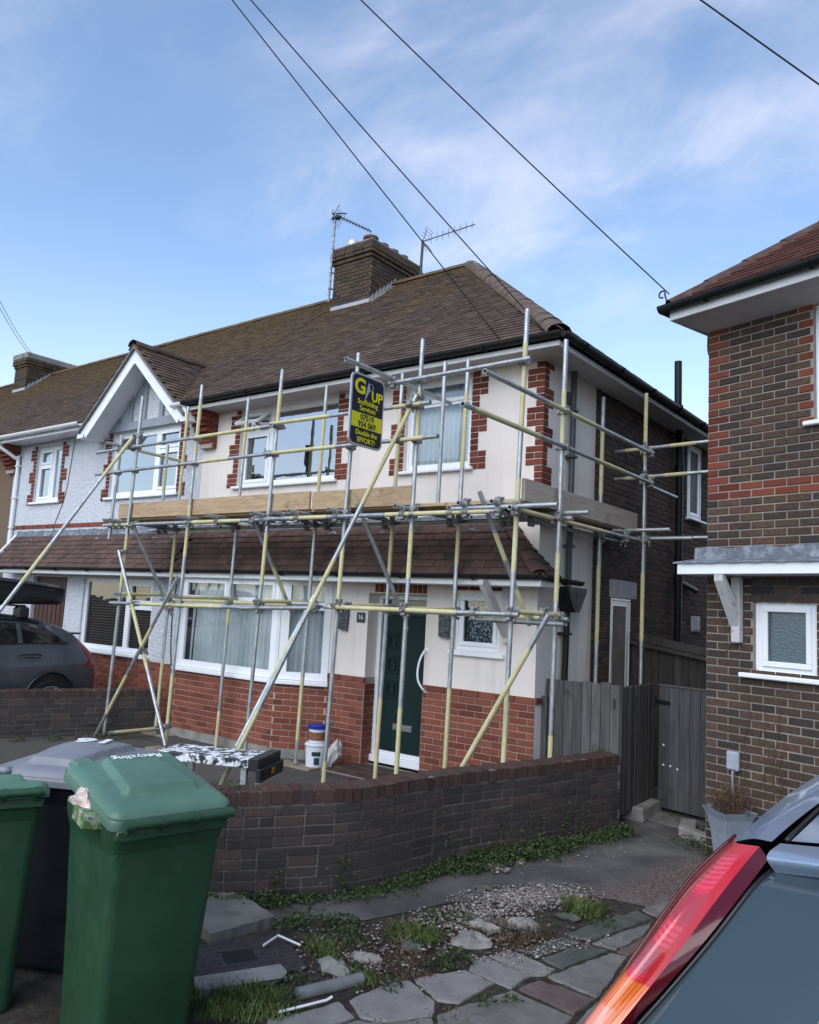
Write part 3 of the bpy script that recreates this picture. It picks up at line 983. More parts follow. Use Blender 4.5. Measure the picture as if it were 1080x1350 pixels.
# brick door step
mb = MB(); mb.bbox(-2.5, -1.22, -.62, .16, .03, .16, .01); st = obj('door_step', mb, M_MORT_D, house)
sp = Pool(st, 'step_brick', M_COPING)
for i in range(11):
    for j in range(3):
        sp.add(basis(X3 * .105, -Z * .008, Y3 * .21, np.array([-2.44 + i * .115, -.50 + j * .225, .157])) if True else None)
for i in range(6):
    sp.add(basis(X3 * .2, Y3 * .01, Z * .06, np.array([-2.38 + i * .212, -.618, .118])))
for j in range(3):
    sp.add(basis(Y3 * .2, -X3 * .01, Z * .06, np.array([-1.222, -.5 + j * .212, .118])))
sp.finish()
# grab rail, plaques, number plate
mb = MB(); mb.sweep(catmull([(-1.47, -.005, 1.62), (-1.47, -.05, 1.61), (-1.50, -.09, 1.50), (-1.515, -.10, 1.36), (-1.50, -.09, 1.25), (-1.455, -.05, 1.165), (-1.455, -.005, 1.155)], 22), .0125, 8)
mb.lathe([(0, 0), (.032, 0), (.03, .01), (0, .014)], n=12, M=Matrix.Translation((-1.47, 0, 1.62)) @ Matrix.Rotation(math.radians(90), 4, 'X'))
mb.lathe([(0, 0), (.032, 0), (.03, .01), (0, .014)], n=12, M=Matrix.Translation((-1.455, 0, 1.155)) @ Matrix.Rotation(math.radians(90), 4, 'X'))
obj('grab_rail', mb, M_UPVC, house, smooth=True)
t = NT('dark_pierced_metal', 0.5, 0.4)
d, _c = t.voronoi(38)
t.color(t.ramp(d, [(0.2, (0.012, 0.016, 0.018)), (0.6, (0.13, 0.15, 0.16))])).bump(d, 0.8, 0.01); M_PLAQUE = t.mat
for x in (-2.80, -1.20):
    mb = MB(); mb.prism([(x - .075, 1.80), (x + .06, 1.78), (x + .075, 2.06), (x - .085, 2.07)], -.05, -.004, 'y')
    for i in range(5):
        for j in range(8):
            mb.bbox(x - .068 + i * .027, x - .068 + i * .027 + .018, -.058, -.049, 1.81 + j * .03, 1.81 + j * .03 + .02, .004)
    obj('wall_plaque', mb, M_PLAQUE, house)
mb = MB(); mb.bbox(-2.60, -2.46, -.014, -.002, 1.90, 2.03, .004); npl = obj('number_plate', mb, simple('slate_plate', (0.05, 0.062, 0.068), 0.5), house)
M_LETTER = simple('white_lettering', (0.75, 0.77, 0.78), 0.5)
text('16', .085, basis(X3, Z, -Y3, (-2.53, -.0165, 1.966)), M_LETTER, npl)

# timber brackets under the lean-to
M_BRK = simple('painted_bracket', (0.50, 0.48, 0.475), 0.7, 0.3, var=0.1)
for x in (-.36,):
    mb = MB()
    mb.bbox(x - .035, x + .035, -.07, -.003, 1.78, 2.44, .006)
    mb.prism([(-.07, 1.84), (-.07, 1.98), (-.50, 2.45), (-.60, 2.45), (-.60, 2.40)], x - .03, x + .03, 'x')
    obj('bracket', mb, M_BRK, house)

# ---- lean-to roof along both houses: eave y=-.6 z=2.5, top y=0 z=3.1
LT0, LT1 = (-.43, 2.52), (-.02, 3.10)
SLO = np.array([0, LT1[0] - LT0[0], LT1[1] - LT0[1]]); SLO_L = float(np.linalg.norm(SLO)); SLO = SLO / SLO_L
NRM = np.array([0, -SLO[2], SLO[1]])


def lean_to(root, xl, xr, hip_r=False, verge_l=False):
    mb = MB()
    top_r = xr - .62 if hip_r else xr
    v = [(xl, LT0[0], LT0[1]), (xr, LT0[0], LT0[1]), (top_r, LT1[0], LT1[1]), (xl, LT1[0], LT1[1])]
    mb.add(v, [(0, 1, 2, 3)])
    if hip_r: mb.add([(xr, LT0[0], LT0[1]), (xr, -.012, LT0[1]), (top_r, -.012, LT1[1])], [(0, 1, 2)])
    mb.add([(xl, LT0[0], LT0[1] - .03), (xr, LT0[0], LT0[1] - .03), (xr, -.003, LT0[1] - .03), (xl, -.003, LT0[1] - .03)], [(0, 1, 2, 3)])
    lt = obj('lean_to_roof', mb, M_UNDER, root, recalc=False)
    tp = Pool(lt, 'roof_tile', M_TILE_LOW, 'slab')
    rows, w = 7, .172
    for r in range(rows):
        s0 = r * SLO_L / rows
        xe = xr + .03 - (r + .3) * .62 / rows if hip_r else xr
        x = xl + (r % 2) * w / 2 + w / 2
        while x - w / 2 < xe:
            a, b = x - w / 2, min(x + w / 2, xe)
            if b - a > .03:
                P = np.array([(a + b) / 2, *LT0]) + SLO * (s0 - .03) + NRM * (.026 + random.uniform(-.003, .003))
                tilt = SLO - NRM * (.15 + random.uniform(-.015, .015)); tilt /= np.linalg.norm(tilt)
                U = X3 + SLO * random.uniform(-.012, .012); U /= np.linalg.norm(U)
                tp.add(basis(U * (b - a - .004), tilt * (SLO_L / rows + .05), np.cross(U, tilt) * .016, P))
            x += w
    if hip_r:
        S2 = np.array([-.62, 0, .58]) / math.hypot(.62, .58); N2 = np.array([.58, 0, .62]) / math.hypot(.62, .58)
        for r in range(rows):
            yl = LT0[0] - .02 + (r + .3) * .41 / rows; y = -.012
            while y > yl:
                a = max(y - w, yl)
                if y - a > .03:
                    P = np.array([xr, (y + a) / 2, LT0[1]]) + S2 * (r * SLO_L / rows - .03) + N2 * .024
                    tl = S2 - N2 * .15; tl /= np.linalg.norm(tl)
                    tp.add(basis(Y3 * (y - a - .004), tl * (SLO_L / rows + .05), np.cross(Y3, tl) * .016, P))
                y -= w
    tp.finish()
    if hip_r:
        a, b = np.array([xr + .02, LT0[0] - .02, LT0[1] + .02]), np.array([top_r, LT1[0], LT1[1] + .02])
        for k in range(5):
            mb = MB(); p0 = a + (b - a) * (k / 5); p1 = a + (b - a) * ((k + 1.12) / 5)
            dd = (p1 - p0) / np.linalg.norm(p1 - p0); sd = np.cross(dd, Z); sd /= np.linalg.norm(sd); nn = np.cross(sd, dd)
            g = [[p + sd * .10 * math.cos(q) + nn * (.055 * math.sin(q) - .02 + o) for q in np.linspace(0, math.pi, 7)] for p, o in ((p0, .016), (p1, .0))]
            mb.grid(np.array(g)); obj('hip_tile', mb, M_TILE_LOW, lt, smooth='all')
    mb = MB()   # lead apron dressed up the wall
    n = int((top_r - xl) / .12); g = []
    for i in range(n + 1):
        x = xl + (top_r - xl) * i / n
        j = .012 * math.sin(i * 1.7) + random.uniform(-.006, .006)
        g.append([(x, -.008 - abs(j) * .2, 3.235 + j * .6), (x, -.014, 3.12)  , (x, -.045 + j * .3, 3.09), (x, -.105 + j * .6, 3.03 + abs(j))])
    mb.grid(np.array(g)); obj('lead_flashing', mb, M_LEAD, lt, smooth='all')
    mb = MB(); mb.bbox(xl, xr + .02, LT0[0] - .02, LT0[0] + .0, 2.40, 2.485, .005); 
    mb.box(xl, xr, LT0[0] + .002, -.006, 2.40, 2.415)
    if hip_r: mb.bbox(xr + .001, xr + .02, LT0[0] + .002, -.01, 2.40, 2.485, .005)
    obj('fascia', mb, M_FASCIA, root)
    mb = MB(); gutter(mb, (xl, LT0[0] - .055, 2.515), (xr + .02, LT0[0] - .055, 2.515), .05)
    if hip_r: gutter(mb, (xr + .055, LT0[0] - .04, 2.515), (xr + .055, .42, 2.50), .05, out=(1, 0, 0))
    obj('gutter', mb, M_GUTTER, root)
    return lt


lean_to(house, -6.04, .25, hip_r=True)

# hopper head and downpipes on the side wall
mb = MB()
mb.prism([(.34, 2.44), (.80, 2.44), (.80, 2.40), (.68, 2.22), (.62, 2.16), (.52, 2.16), (.46, 2.22), (.34, 2.40)], .012, .20, 'x')
mb.tube((.075, .57, 2.17), (.075, .50, .1), .036, 10)
for z in (1.9, 1.1): mb.bbox(.002, .12, .47, .62, z, z + .03, .005)
obj('hopper_and_pipe', mb, M_GUTTER, house)
mb = MB(); mb.tube((.07, .60, 5.06), (.07, .585, 2.43), .034, 10)
for z in (4.5, 3.95, 3.4, 2.9): mb.bbox(.004, .115, .535, .65, z, z + .035, .006)
obj('downpipe', mb, simple('weathered_grey_pipe', (0.055, 0.058, 0.066), 0.5, var=.3), house)
mb = MB(); mb.tube((.10, 4.12, .3), (.10, 4.12, 4.99), .055, 12); mb.tube((.16, 3.86, 5.15), (.16, 3.84, 6.02), .055, 12)
for z in (4.35, 2.95, 2.72): mb.tube((.10, 4.12, z), (.10, 4.12, z + .12), .072, 12)
mb.tube((.16, 3.86, 5.2), (.16, 3.86, 5.34), .075, 12)
mb.sweep([(.10, 4.12, 4.85), (.13, 4.02, 5.0), (.16, 3.86, 5.2)], .05, 10)
mb.tube((.10, 4.12, 2.72), (.10, 4.9, 2.62), .05, 10)
obj('soil_pipe', mb, M_GUTTER, house, smooth=True)

# ---- eaves
mb = MB()
mb.add([(-6.05, -.38, 4.995), (.36, -.38, 4.995), (.36, 8.3, 4.995), (0, 8.3, 4.995), (0, 0, 4.995), (-6.05, 0, 4.995)], [(0, 1, 2, 3, 4, 5)])
obj('soffit', mb, M_SOFFIT, house, recalc=False)
mb = MB(); mb.bbox(-6.05, .38, -.40, -.379, 4.975, 5.10, .004); mb.bbox(.36, .381, -.377, 8.3, 4.975, 5.10, .004); obj('fascia', mb, M_FASCIA, house)
mb = MB(); mb.box(-6.02, .40, -.41, -.402, 5.03, 5.10); gutter(mb, (-6.02, -.465, 5.10), (.44, -.465, 5.10), .06)
gutter(mb, (.445, -.46, 5.10), (.445, 8.2, 5.08), .06, out=(1, 0, 0)); mb.box(.383, .391, -.40, 8.2, 5.03, 5.10); obj('gutter', mb, M_GUTTER, house)


def main_roof(root, xl, xr, hip=False, skip=None, notch=None):
    mb = MB()
    e = lambda x, y: (x, y, EAVE_Z - .03 + PITCH * (min(y, 2 * RIDGE_Y - y) - EAVE_Y))
    if hip:
        ax = EAVE_X - (RIDGE_Y - EAVE_Y)
        mb.add([e(xl, EAVE_Y), e(xr, EAVE_Y), e(ax, RIDGE_Y), e(xl, RIDGE_Y), e(xl, 2 * RIDGE_Y - EAVE_Y), e(xr, 2 * RIDGE_Y - EAVE_Y)], [(0, 1, 2, 3), (3, 2, 5, 4), (1, 5, 2)])
    elif notch:
        n0, n1, ny = notch
        mb.add([e(xl, EAVE_Y), e(n0, EAVE_Y), e(n0, RIDGE_Y), e(xl, RIDGE_Y)], [(0, 1, 2, 3)]); mb.add([e(n1, EAVE_Y), e(xr, EAVE_Y), e(xr, RIDGE_Y), e(n1, RIDGE_Y)], [(0, 1, 2, 3)])
        mb.add([e(n0, ny), e(n1, ny), e(n1, RIDGE_Y), e(n0, RIDGE_Y)], [(0, 1, 2, 3)]); mb.add([e(xl, RIDGE_Y), e(xr, RIDGE_Y), e(xr, 2 * RIDGE_Y - EAVE_Y), e(xl, 2 * RIDGE_Y - EAVE_Y)], [(0, 1, 2, 3)])
    else:
        mb.add([e(xl, EAVE_Y), e(xr, EAVE_Y), e(xr, RIDGE_Y), e(xl, RIDGE_Y), e(xl, 2 * RIDGE_Y - EAVE_Y), e(xr, 2 * RIDGE_Y - EAVE_Y)], [(0, 1, 2, 3), (3, 2, 5, 4)])
    rf = obj('roof', mb, M_UNDER, root, recalc=False)
    S = np.array([0, 1, PITCH]) / math.hypot(1, PITCH); Nn = np.array([0, -S[2], S[1]])
    Ls = (RIDGE_Y - EAVE_Y) * math.hypot(1, PITCH)
    rows = int(Ls / .102); g = Ls / rows; w = .165
    tp = Pool(rf, 'roof_tile', M_TILE, 'slab')
    sag = lambda x, s: .006 * math.sin(x * .9 + s * .7)
    for r in range(rows):
        s0 = r * g; yy = EAVE_Y + s0 * S[1]
        xe = EAVE_X - (yy - EAVE_Y) - .02 if hip else xr
        x = xl + (r % 2) * w / 2
        while x < xe:
            a, b = x, min(x + w, xe); x += w
            if b - a < .03: continue
            xm = (a + b) / 2
            if skip and skip(xm, yy + .05): continue
            P = np.array([xm, EAVE_Y, EAVE_Z]) + S * (s0 - .045) + Nn * (sag(xm, s0) + random.uniform(-.002, .002))
            tl = S - Nn * (.17 + random.uniform(-.02, .02)); tl /= np.linalg.norm(tl)
            U = X3 + S * random.uniform(-.012, .012); U /= np.linalg.norm(U)
            tp.add(basis(U * (b - a - .003), tl * (g + .05), np.cross(U, tl) * .014, P + Nn * .030))
    if hip:
        S2 = np.array([-1, 0, PITCH]) / math.hypot(1, PITCH); N2 = np.array([PITCH, 0, 1]) / math.hypot(1, PITCH)
        for r in range(rows):
            s0 = r * g; dx = s0 * S[1]; y = EAVE_Y + dx + .02; y1 = 2 * RIDGE_Y - EAVE_Y - dx
            y += (r % 2) * w / 2
            while y < min(y1, 8.2):
                P = np.array([EAVE_X, y + w / 2, EAVE_Z]) + S2 * (s0 - .045) + N2 * random.uniform(-.003, .003)
                tl = S2 - N2 * .17; tl /= np.linalg.norm(tl)
                tp.add(basis(Y3 * (w - .003), tl * (g + .06), np.cross(Y3, tl) * .014, P + N2 * .03)); y += w
    tp.finish()

    def half_round(p0, p1, n, name, mat, r=.115, lift=.0):
        p0, p1 = np.array(p0), np.array(p1); dd = (p1 - p0) / np.linalg.norm(p1 - p0)
        sd = np.cross(dd, Z); sd /= np.linalg.norm(sd); nn = np.cross(sd, dd)
        for k in range(n):
            a = p0 + (p1 - p0) * (k / n); b = p0 + (p1 - p0) * ((k + 1.03) / n)
            j = random.uniform(-.003, .003)
            gg = [[q + sd * (r * math.cos(t_)) + nn * (r * .72 * math.sin(t_) - .04 + lift + j + o) for t_ in np.linspace(-.15, math.pi + .15, 9)] for q, o in ((a, .006), (b, 0))]
            m_ = MB(); m_.grid(np.array(gg)); obj(name, m_, mat, rf, smooth='all')
    if hip:
        half_round((EAVE_X + .03, EAVE_Y - .05, EAVE_Z + .03), (ax, RIDGE_Y, RIDGE_Z + .04), 18, 'hip_tile', M_HIP, .135, .0)
        half_round((xl, RIDGE_Y, RIDGE_Z + .03), (ax, RIDGE_Y, RIDGE_Z + .03), max(2, int((ax - xl) / .45)), 'ridge_tile', M_TILE)
    else:
        half_round((xl, RIDGE_Y, RIDGE_Z + .03), (xr, RIDGE_Y, RIDGE_Z + .03), int((xr - xl) / .45), 'ridge_tile', M_TILE)
    return rf


def chimney(root, x0, x1, y0, y1, zb, zt, pots, limit=300, crown=True):
    mb = MB(); mb.box(x0 + .006, x1 - .006, y0 + .006, y1 - .006, zb, zt)
    ch = obj('chimney', mb, M_MORT_M, root)
    bp = Pool(ch, 'brick', M_CHIM, limit=limit)
    lay(bp, (0, y0, 0), X3, -Y3, x0, x1, zb, zt - .30)
    lay(bp, (x1, 0, 0), Y3, X3, y0, y1, zb, zt - .30)
    lay(bp, (x0, 0, 0), -Y3, -X3, -y1, -y0, zb, zt - .30)
    for k, pr in enumerate((.03, .06, .06, .03)):       # corbelled crown
        zz = zt - .30 + k * .075
        lay(bp, (0, y0 - pr, 0), X3, -Y3, x0 - pr, x1 + pr, zz, zz + .075, inner=pr)
        lay(bp, (x1 + pr, 0, 0), Y3, X3, y0 - pr, y1 + pr, zz, zz + .075, inner=pr)
        lay(bp, (x0 - pr, 0, 0), -Y3, -X3, -y1 - pr, -y0 + pr, zz, zz + .075, inner=pr)
    bp.finish()
    mb = MB(); mb.bbox(x0 - .04, x1 + .04, y0 - .04, y1 + .04, zt - .002, zt + .05, .02); obj('flaunching', mb, M_CONC, ch)
    for x, y, h, r in pots:
        m_ = MB(); m_.lathe([(r * .9, 0), (r * .92, h * .7), (r * 1.12, h * .75), (r * 1.12, h), (r * .85, h), (r * .8, h * .5)], (x, y, zt + .03), 14)
        obj('chimney_pot', m_, M_POT, ch, smooth=True)
    mb = MB()      # stepped lead
    yb = lambda y: EAVE_Z + PITCH * (min(y, 2 * RIDGE_Y - y) - EAVE_Y)
    n = 7
    for k in range(n):
        a = y0 + (RIDGE_Y - y0) * k / n; b = y0 + (RIDGE_Y - y0) * (k + 1) / n
        mb.prism([(a, yb(a) - .02), (b, yb(b) - .02), (b, yb(b) + .15), (a + .02, yb(b) + .02)], x1 + .003, x1 + .016, 'x')
    mb.box(x0 - .02, x1 + .02, y0 - .02, y0 - .003, yb(y0) - .06, yb(y0) + .09)
    mb.box(x1 + .002, x1 + .12, y0 - .05, RIDGE_Y - .05, 0, .001, 0, Matrix(((1, 0, 0, 0), (0, 1, 0, 0), (0, PITCH, 1, EAVE_Z - PITCH * EAVE_Y + .035), (0, 0, 0, 1))))
    obj('lead_flashing', mb, simple('bright_lead', (0.33, 0.36, 0.40), 0.5, 0.4, var=.2, vscale=12) if 'bright_lead' not in MATS else MATS['bright_lead'], ch)
    return ch


M_POT = simple('terracotta_pot', (0.15, 0.078, 0.05), 0.9, 0.2, var=0.4, vscale=18)
main_roof(house, -6.08, EAVE_X, hip=True)
ch1 = chimney(house, -5.93, -5.02, 2.56, 4.02, 7.25, 8.72, [(-5.25, 2.78, .17, .13), (-5.25, 3.10, .15, .12), (-5.25, 3.4, .15, .12), (-5.25, 3.7, .15, .12), (-5.72, 3.2, .14, .12), (-5.72, 3.6, .14, .12)])
mb = MB(); mb.lathe([(.11, 0), (.115, .10), (.13, .11), (.125, .2), (.08, .235), (0, .24)], (-5.70, 2.80, 8.75), 14)
obj('cowl', mb, simple('pale_cowl', (0.5, 0.52, 0.55), 0.4, 0.5, 0.3), ch1, smooth=True)

# corbel where the two houses meet under the eaves
def corbel(root, x0, x1, zt=4.98):
    mb = MB(); mb.box(x0, x1, -.10, -.002, zt - .55, zt); cb = obj('corbel', mb, M_MORT_L, root)
    cp = Pool(cb, 'brick', M_QUOIN)
    for k in range(7):
        d = .36 - .045 * (6 - k) if k < 6 else .36
        z0 = zt - .55 + k * .078
        cp.add(basis(X3 * (x1 - x0 + .01), Y3 * d, Z * .07, np.array([(x0 + x1) / 2, 0, z0 + .036])))
    cp.finish()


corbel(house, -6.02, -5.72)

# ================================================================ PEBBLEDASHED NEIGHBOUR
nb = thing('pebbledash_house', 'white pebbledashed house with half timbered gable left of the scaffolded one', 'house', (-9, 0, 0))
XL, XR = -12.15, -6.05
NW = (-8.62, -6.66, 3.78, 4.93); NS = (-11.27, -10.32, 3.80, 4.90); NG = (-9.12, -7.03, 1.14, 2.36); ND = (-10.9, -9.72, .1, 2.36)
mb = MB()
wall_panel(mb, O0, *FX, XL, XR - .004, 1.05, 5.1, [NW, NS, NG, ND], .1)
g0 = (-7.47, 6.10)
mb.add([(-8.85, -.0, 5.1), (-6.09, 0, 5.1), (g0[0], 0, g0[1] + .1)], [(0, 1, 2)])
bk = MB(); bk.add([(XL, 8, 0), (XR, 8, 0), (XR, 8, 5.06), (XL, 8, 5.06)], [(0, 1, 2, 3)]); obj('back_wall', bk, M_PEBBLE, nb, recalc=False)
obj('front_wall', mb, M_PEBBLE, nb, recalc=False)
mb = MB(); mb.add([(XL, 0.002, 0), (XR, .002, 0), (XR, .002, 1.06), (XL, .002, 1.06)], [(0, 1, 2, 3)]); obj('plinth_mortar', mb, M_MORT_M, nb, recalc=False)
bp = Pool(nb, 'brick', M_RED); lay(bp, O0, *FX, -9.7, XR, .1, 1.06, shift=.07)
lay(bp, O0, *FX, XL, XR - .01, 3.27, 3.36, ch=.09, L=.065, joint=.012, proud=.016); bp.finish()
quo = Pool(nb, 'quoin_brick', M_QUOIN)
for w in (NW, NS):
    quoin(O0, *FX, w[0], -1, w[2] - .06, 4.96, mat_pool=quo, first=0); quoin(O0, *FX, w[1], 1, w[2] - .06, 4.96, mat_pool=quo, first=0)
quo.finish()
window(nb, O0, *FX, *NW, [(NW[0] + .1, NW[0] + 1.22, NW[2] + .09, NW[3] - .10, False), (NW[0] + 1.36, NW[1] - .10, NW[2] + .12, NW[3] - .44, True), (NW[0] + 1.36, NW[1] - .10, NW[3] - .33, NW[3] - .10, True)],
       sb=.06, glassm=M_GLASS_UP, sill=(NW[0] - .08, NW[1] + .08, .06, .045), room=1)
window(nb, O0, *FX, *NS, [(NS[0] + .1, NS[0] + .48, NS[2] + .10, NS[3] - .42, True), (NS[0] + .1, NS[0] + .48, NS[3] - .31, NS[3] - .10, True), (NS[0] + .60, NS[1] - .07, NS[2] + .08, NS[3] - .08, False)],
       sb=.06, glassm=M_GLASS_UP, sill=(NS[0] - .08, NS[1] + .08, .06, .045), room=.8)
wgl = window(nb, O0, *FX, *NG, [(NG[0] + .07, NG[0] + 1.28, NG[2] + .08, NG[3] - .06, False), (NG[0] + 1.40, NG[1] - .08, NG[2] + .08, NG[3] - .50, False), (NG[0] + 1.42, NG[1] - .10, NG[3] - .36, NG[3] - .10, True)],
             sb=.05, glassm=M_GLASS, sill=(NG[0] - .06, NG[1] + .06, .07, .06), room=.9)
sl = MB()
for k in range(26):
    z = NG[2] + .05 + k * .046
    sl.add([(NG[0] + .05, .13, z), (NG[1] - .05, .13, z), (NG[1] - .05, .163, z + .022), (NG[0] + .05, .163, z + .022)], [(0, 1, 2, 3)])
obj('venetian_blind', sl, M_BLIND, wgl, recalc=False)
mb = MB(); mb.bbox(ND[0], ND[1], .07, .12, ND[2], ND[3], .004); dd = obj('door', mb, M_BROWNDOOR, nb)
mb = MB()
for k in range(7): mb.bbox(ND[0] + .06 + k * .155, ND[0] + .06 + k * .155 + .13, .055, .0705, .2, 1.95, .006)
obj('door_plank', mb, M_BROWNDOOR, dd)
mb = MB(); mb.bbox(ND[1] - .03, ND[1] + .03, -.02, .03, .1, ND[3], .005); obj('door_frame', mb, M_BROWNDOOR, nb)

# gable: studs, tie beam, bargeboards, little roof
mb = MB(); mb.bbox(-8.78, -6.16, -.045, -.003, 4.94, 5.09, .006)
for x, h in ((-8.5, .22), (-8.12, .55), (-7.72, .90), (-7.22, .90), (-6.82, .55), (-6.44, .20)):
    mb.bbox(x - .055, x + .055, -.04, -.003, 5.0905, 5.09 + h, .005)
obj('gable_timber', mb, M_BLUEGREY, nb)
GY = -.45; APX = np.array([-7.47, GY, 6.21]); FL = np.array([-8.90, GY, 4.93]); FR = np.array([-6.04, GY, 4.93])


def barge(a, b, flip):
    d = (b - a) / np.linalg.norm(b - a); n = np.array([-d[2], 0, d[0]]) * (1 if not flip else -1)
    if n[2] > 0: n = -n
    w = .19
    mb = MB(); q = [a, b, b + n * w, a + n * w]
    mb.add([*[(p[0], p[1], p[2]) for p in q], *[(p[0], p[1] + .03, p[2]) for p in q]], [(0, 1, 2, 3), (7, 6, 5, 4), (0, 4, 5, 1), (1, 5, 6, 2), (2, 6, 7, 3), (3, 7, 4, 0)])
    # underside lining back to the wall
    mb.add([a + n * .10 + np.array([0, .031, 0]), b + n * .10 + np.array([0, .031, 0]), b + n * .10 + np.array([0, .44, 0]), a + n * .10 + np.array([0, .44, 0])], [(0, 1, 2, 3)])
    return obj('bargeboard', mb, M_UPVC, nb)


barge(FL, APX, False); barge(FR, APX, True)
mb = MB()
mb.prism([(-9.06, 4.80), (-8.86, 4.80), (-8.74, 5.06), (-8.94, 5.06)], GY - .004, -.04, 'y'); mb.prism([(-5.88, 4.80), (-6.08, 4.80), (-6.20, 5.06), (-6.0, 5.06)], GY - .004, -.04, 'y')
obj('gable_foot', mb, M_UPVC, nb)
gslope = (6.24 - 4.98) / 1.43
mb = MB(); mb.prism([(-7.47, 6.235), (-7.66, 6.03), (-7.47, 5.93), (-7.28, 6.03)], GY - .002, GY + .05, 'y'); obj('apex_block', mb, M_UPVC, nb)
for s in (-1, 1):
    mb = MB(); mb.prism([(-7.47, 6.19), (-7.47 + s * 1.50, 6.19 - 1.50 * gslope), (-7.47 + s * 1.50, 6.25 - 1.50 * gslope), (-7.47, 6.25)], GY - .05, GY + .03, 'y'); obj('verge_mortar', mb, M_MORT_D, nb)


def gz(x): return 6.24 - abs(x + 7.47) * gslope


def gable_skip(x, y):
    return gz(x) > EAVE_Z + PITCH * (y - EAVE_Y) + .01 and abs(x + 7.47) < 1.45


rfN = main_roof(nb, XL, -6.085, False, gable_skip, (-8.86, -6.09, .06))
gt = Pool(rfN, 'gable_roof_tile', M_TILE, 'slab')
mb = MB()
for s in (-1, 1):
    x0 = -7.47; xe = -7.47 + s * 1.47
    yv = lambda x: (gz(x) - EAVE_Z) / PITCH + EAVE_Y
    mb.add([(x0, GY - .03, gz(x0) - .03), (xe, GY - .03, gz(xe) - .03), (xe, yv(xe) + .2, gz(xe) - .03), (x0, yv(x0) + .2, gz(x0) - .03)], [(0, 1, 2, 3)])
    Sg = np.array([-s, 0, gslope]); lg = np.linalg.norm(Sg); Sg /= lg; Ug = Y3 * s
    Ng = np.cross(Ug, Sg)
    if Ng[2] < 0: Ng = -Ng; Ug = -Ug
    rows = int(1.47 * lg / .1); g = 1.47 * lg / rows
    for r in range(rows):
        xr_ = xe + (-s) * r * g / lg
        y1 = yv(xr_) + .06; y = GY - .06 + (r % 2) * .08
        while y < y1:
            P = np.array([xr_, y + .08, gz(xr_)]) - Sg * .045 + Ng * random.uniform(-.002, .003)
            tl = Sg - Ng * (.17 + random.uniform(-.015, .015)); tl /= np.linalg.norm(tl)
            gt.add(basis(Ug * .162, tl * (g + .06), np.cross(Ug, tl) * .014, P + Ng * .03)); y += .165
gt.finish()
obj('gable_underlay', mb, M_UNDER, rfN, recalc=False)
a, b = np.array([-7.47, GY - .08, 6.27]), np.array([-7.47, 1.0, 6.27])
for k in range(4):
    m_ = MB(); gg = [[a + (b - a) * t_ + X3 * .12 * math.cos(q) + Z * (.095 * math.sin(q) - .05 + o) for q in np.linspace(-.1, math.pi + .1, 9)] for t_, o in ((k / 4, .012), ((k + 1.04) / 4, 0))]
    m_.grid(np.array(gg)); obj('ridge_tile', m_, M_TILE, rfN, smooth='all')

mb = MB(); mb.add([(XL, -.38, 4.995), (-9.0, -.38, 4.995), (-9.0, 0, 4.995), (XL, 0, 4.995)], [(0, 1, 2, 3)]); obj('soffit', mb, M_UPVC, nb, recalc=False)
mb = MB(); mb.bbox(XL, -9.0, -.40, -.379, 4.975, 5.10, .004); obj('fascia', mb, M_UPVC, nb)
mb = MB(); gutter(mb, (XL, -.47, 5.09), (-8.98, -.47, 5.09), .06); gutter(mb, (-6.3, -.47, 5.09), (-6.03, -.47, 5.09), .06)
obj('gutter', mb, M_UPVC, nb)
mb = MB()
mb.sweep(catmull([(-12.05, -.45, 5.03), (-12.04, -.42, 4.93), (-11.92, -.12, 4.72), (-11.91, -.06, 4.62), (-11.91, -.06, 3.0)], 18), .036, 8)
mb.sweep(catmull([(-6.16, -.46, 5.05), (-6.16, -.43, 4.95), (-6.30, -.10, 4.82), (-6.32, -.06, 4.70), (-6.34, -.06, 3.15)], 18), .034, 8) if False else None
for z in (4.55, 3.9, 3.3): mb.bbox(-11.965, -11.855, -.10, -.002, z, z + .03, .005)
obj('downpipe', mb, M_UPVC, nb, smooth=True)
corbel(nb, -12.3, -11.98)
ltn = lean_to(nb, -11.74, -6.06)
mb = MB(); a_, b_ = np.array([-11.76, LT0[0] - .03, LT0[1] + .03]), np.array([-11.76, LT1[0], LT1[1] + .05])
mb.prism([(LT0[0] - .06, 2.40), (LT0[0] - .06, 2.56), (-.003, 3.17), (-.003, 3.0)], -11.82, -11.745, 'x'); obj('verge_board', mb, M_UPVC, nb)
# telephone wire stapled down the pebbledash
mb = MB(); mb.sweep(catmull([(-9.9, -.012, 4.93), (-9.96, -.012, 4.5), (-10.05, -.012, 3.9), (-10.3, -.012, 3.4), (-10.42, -.03, 3.1), (-10.6, -.3, 2.75), (-10.7, -.63, 2.45)], 24), .006, 5); obj('telephone_wire', mb, M_BLACKPAINT, nb)
mb = MB(); mb.sweep(catmull([(-6.42, -.012, 2.3), (-6.46, -.012, 1.9), (-6.44, -.012, 1.4), (-6.36, -.02, .9), (-6.3, -.02, .15)], 18), .009, 5); obj('wall_cable', mb, M_BLACKPAINT, nb)

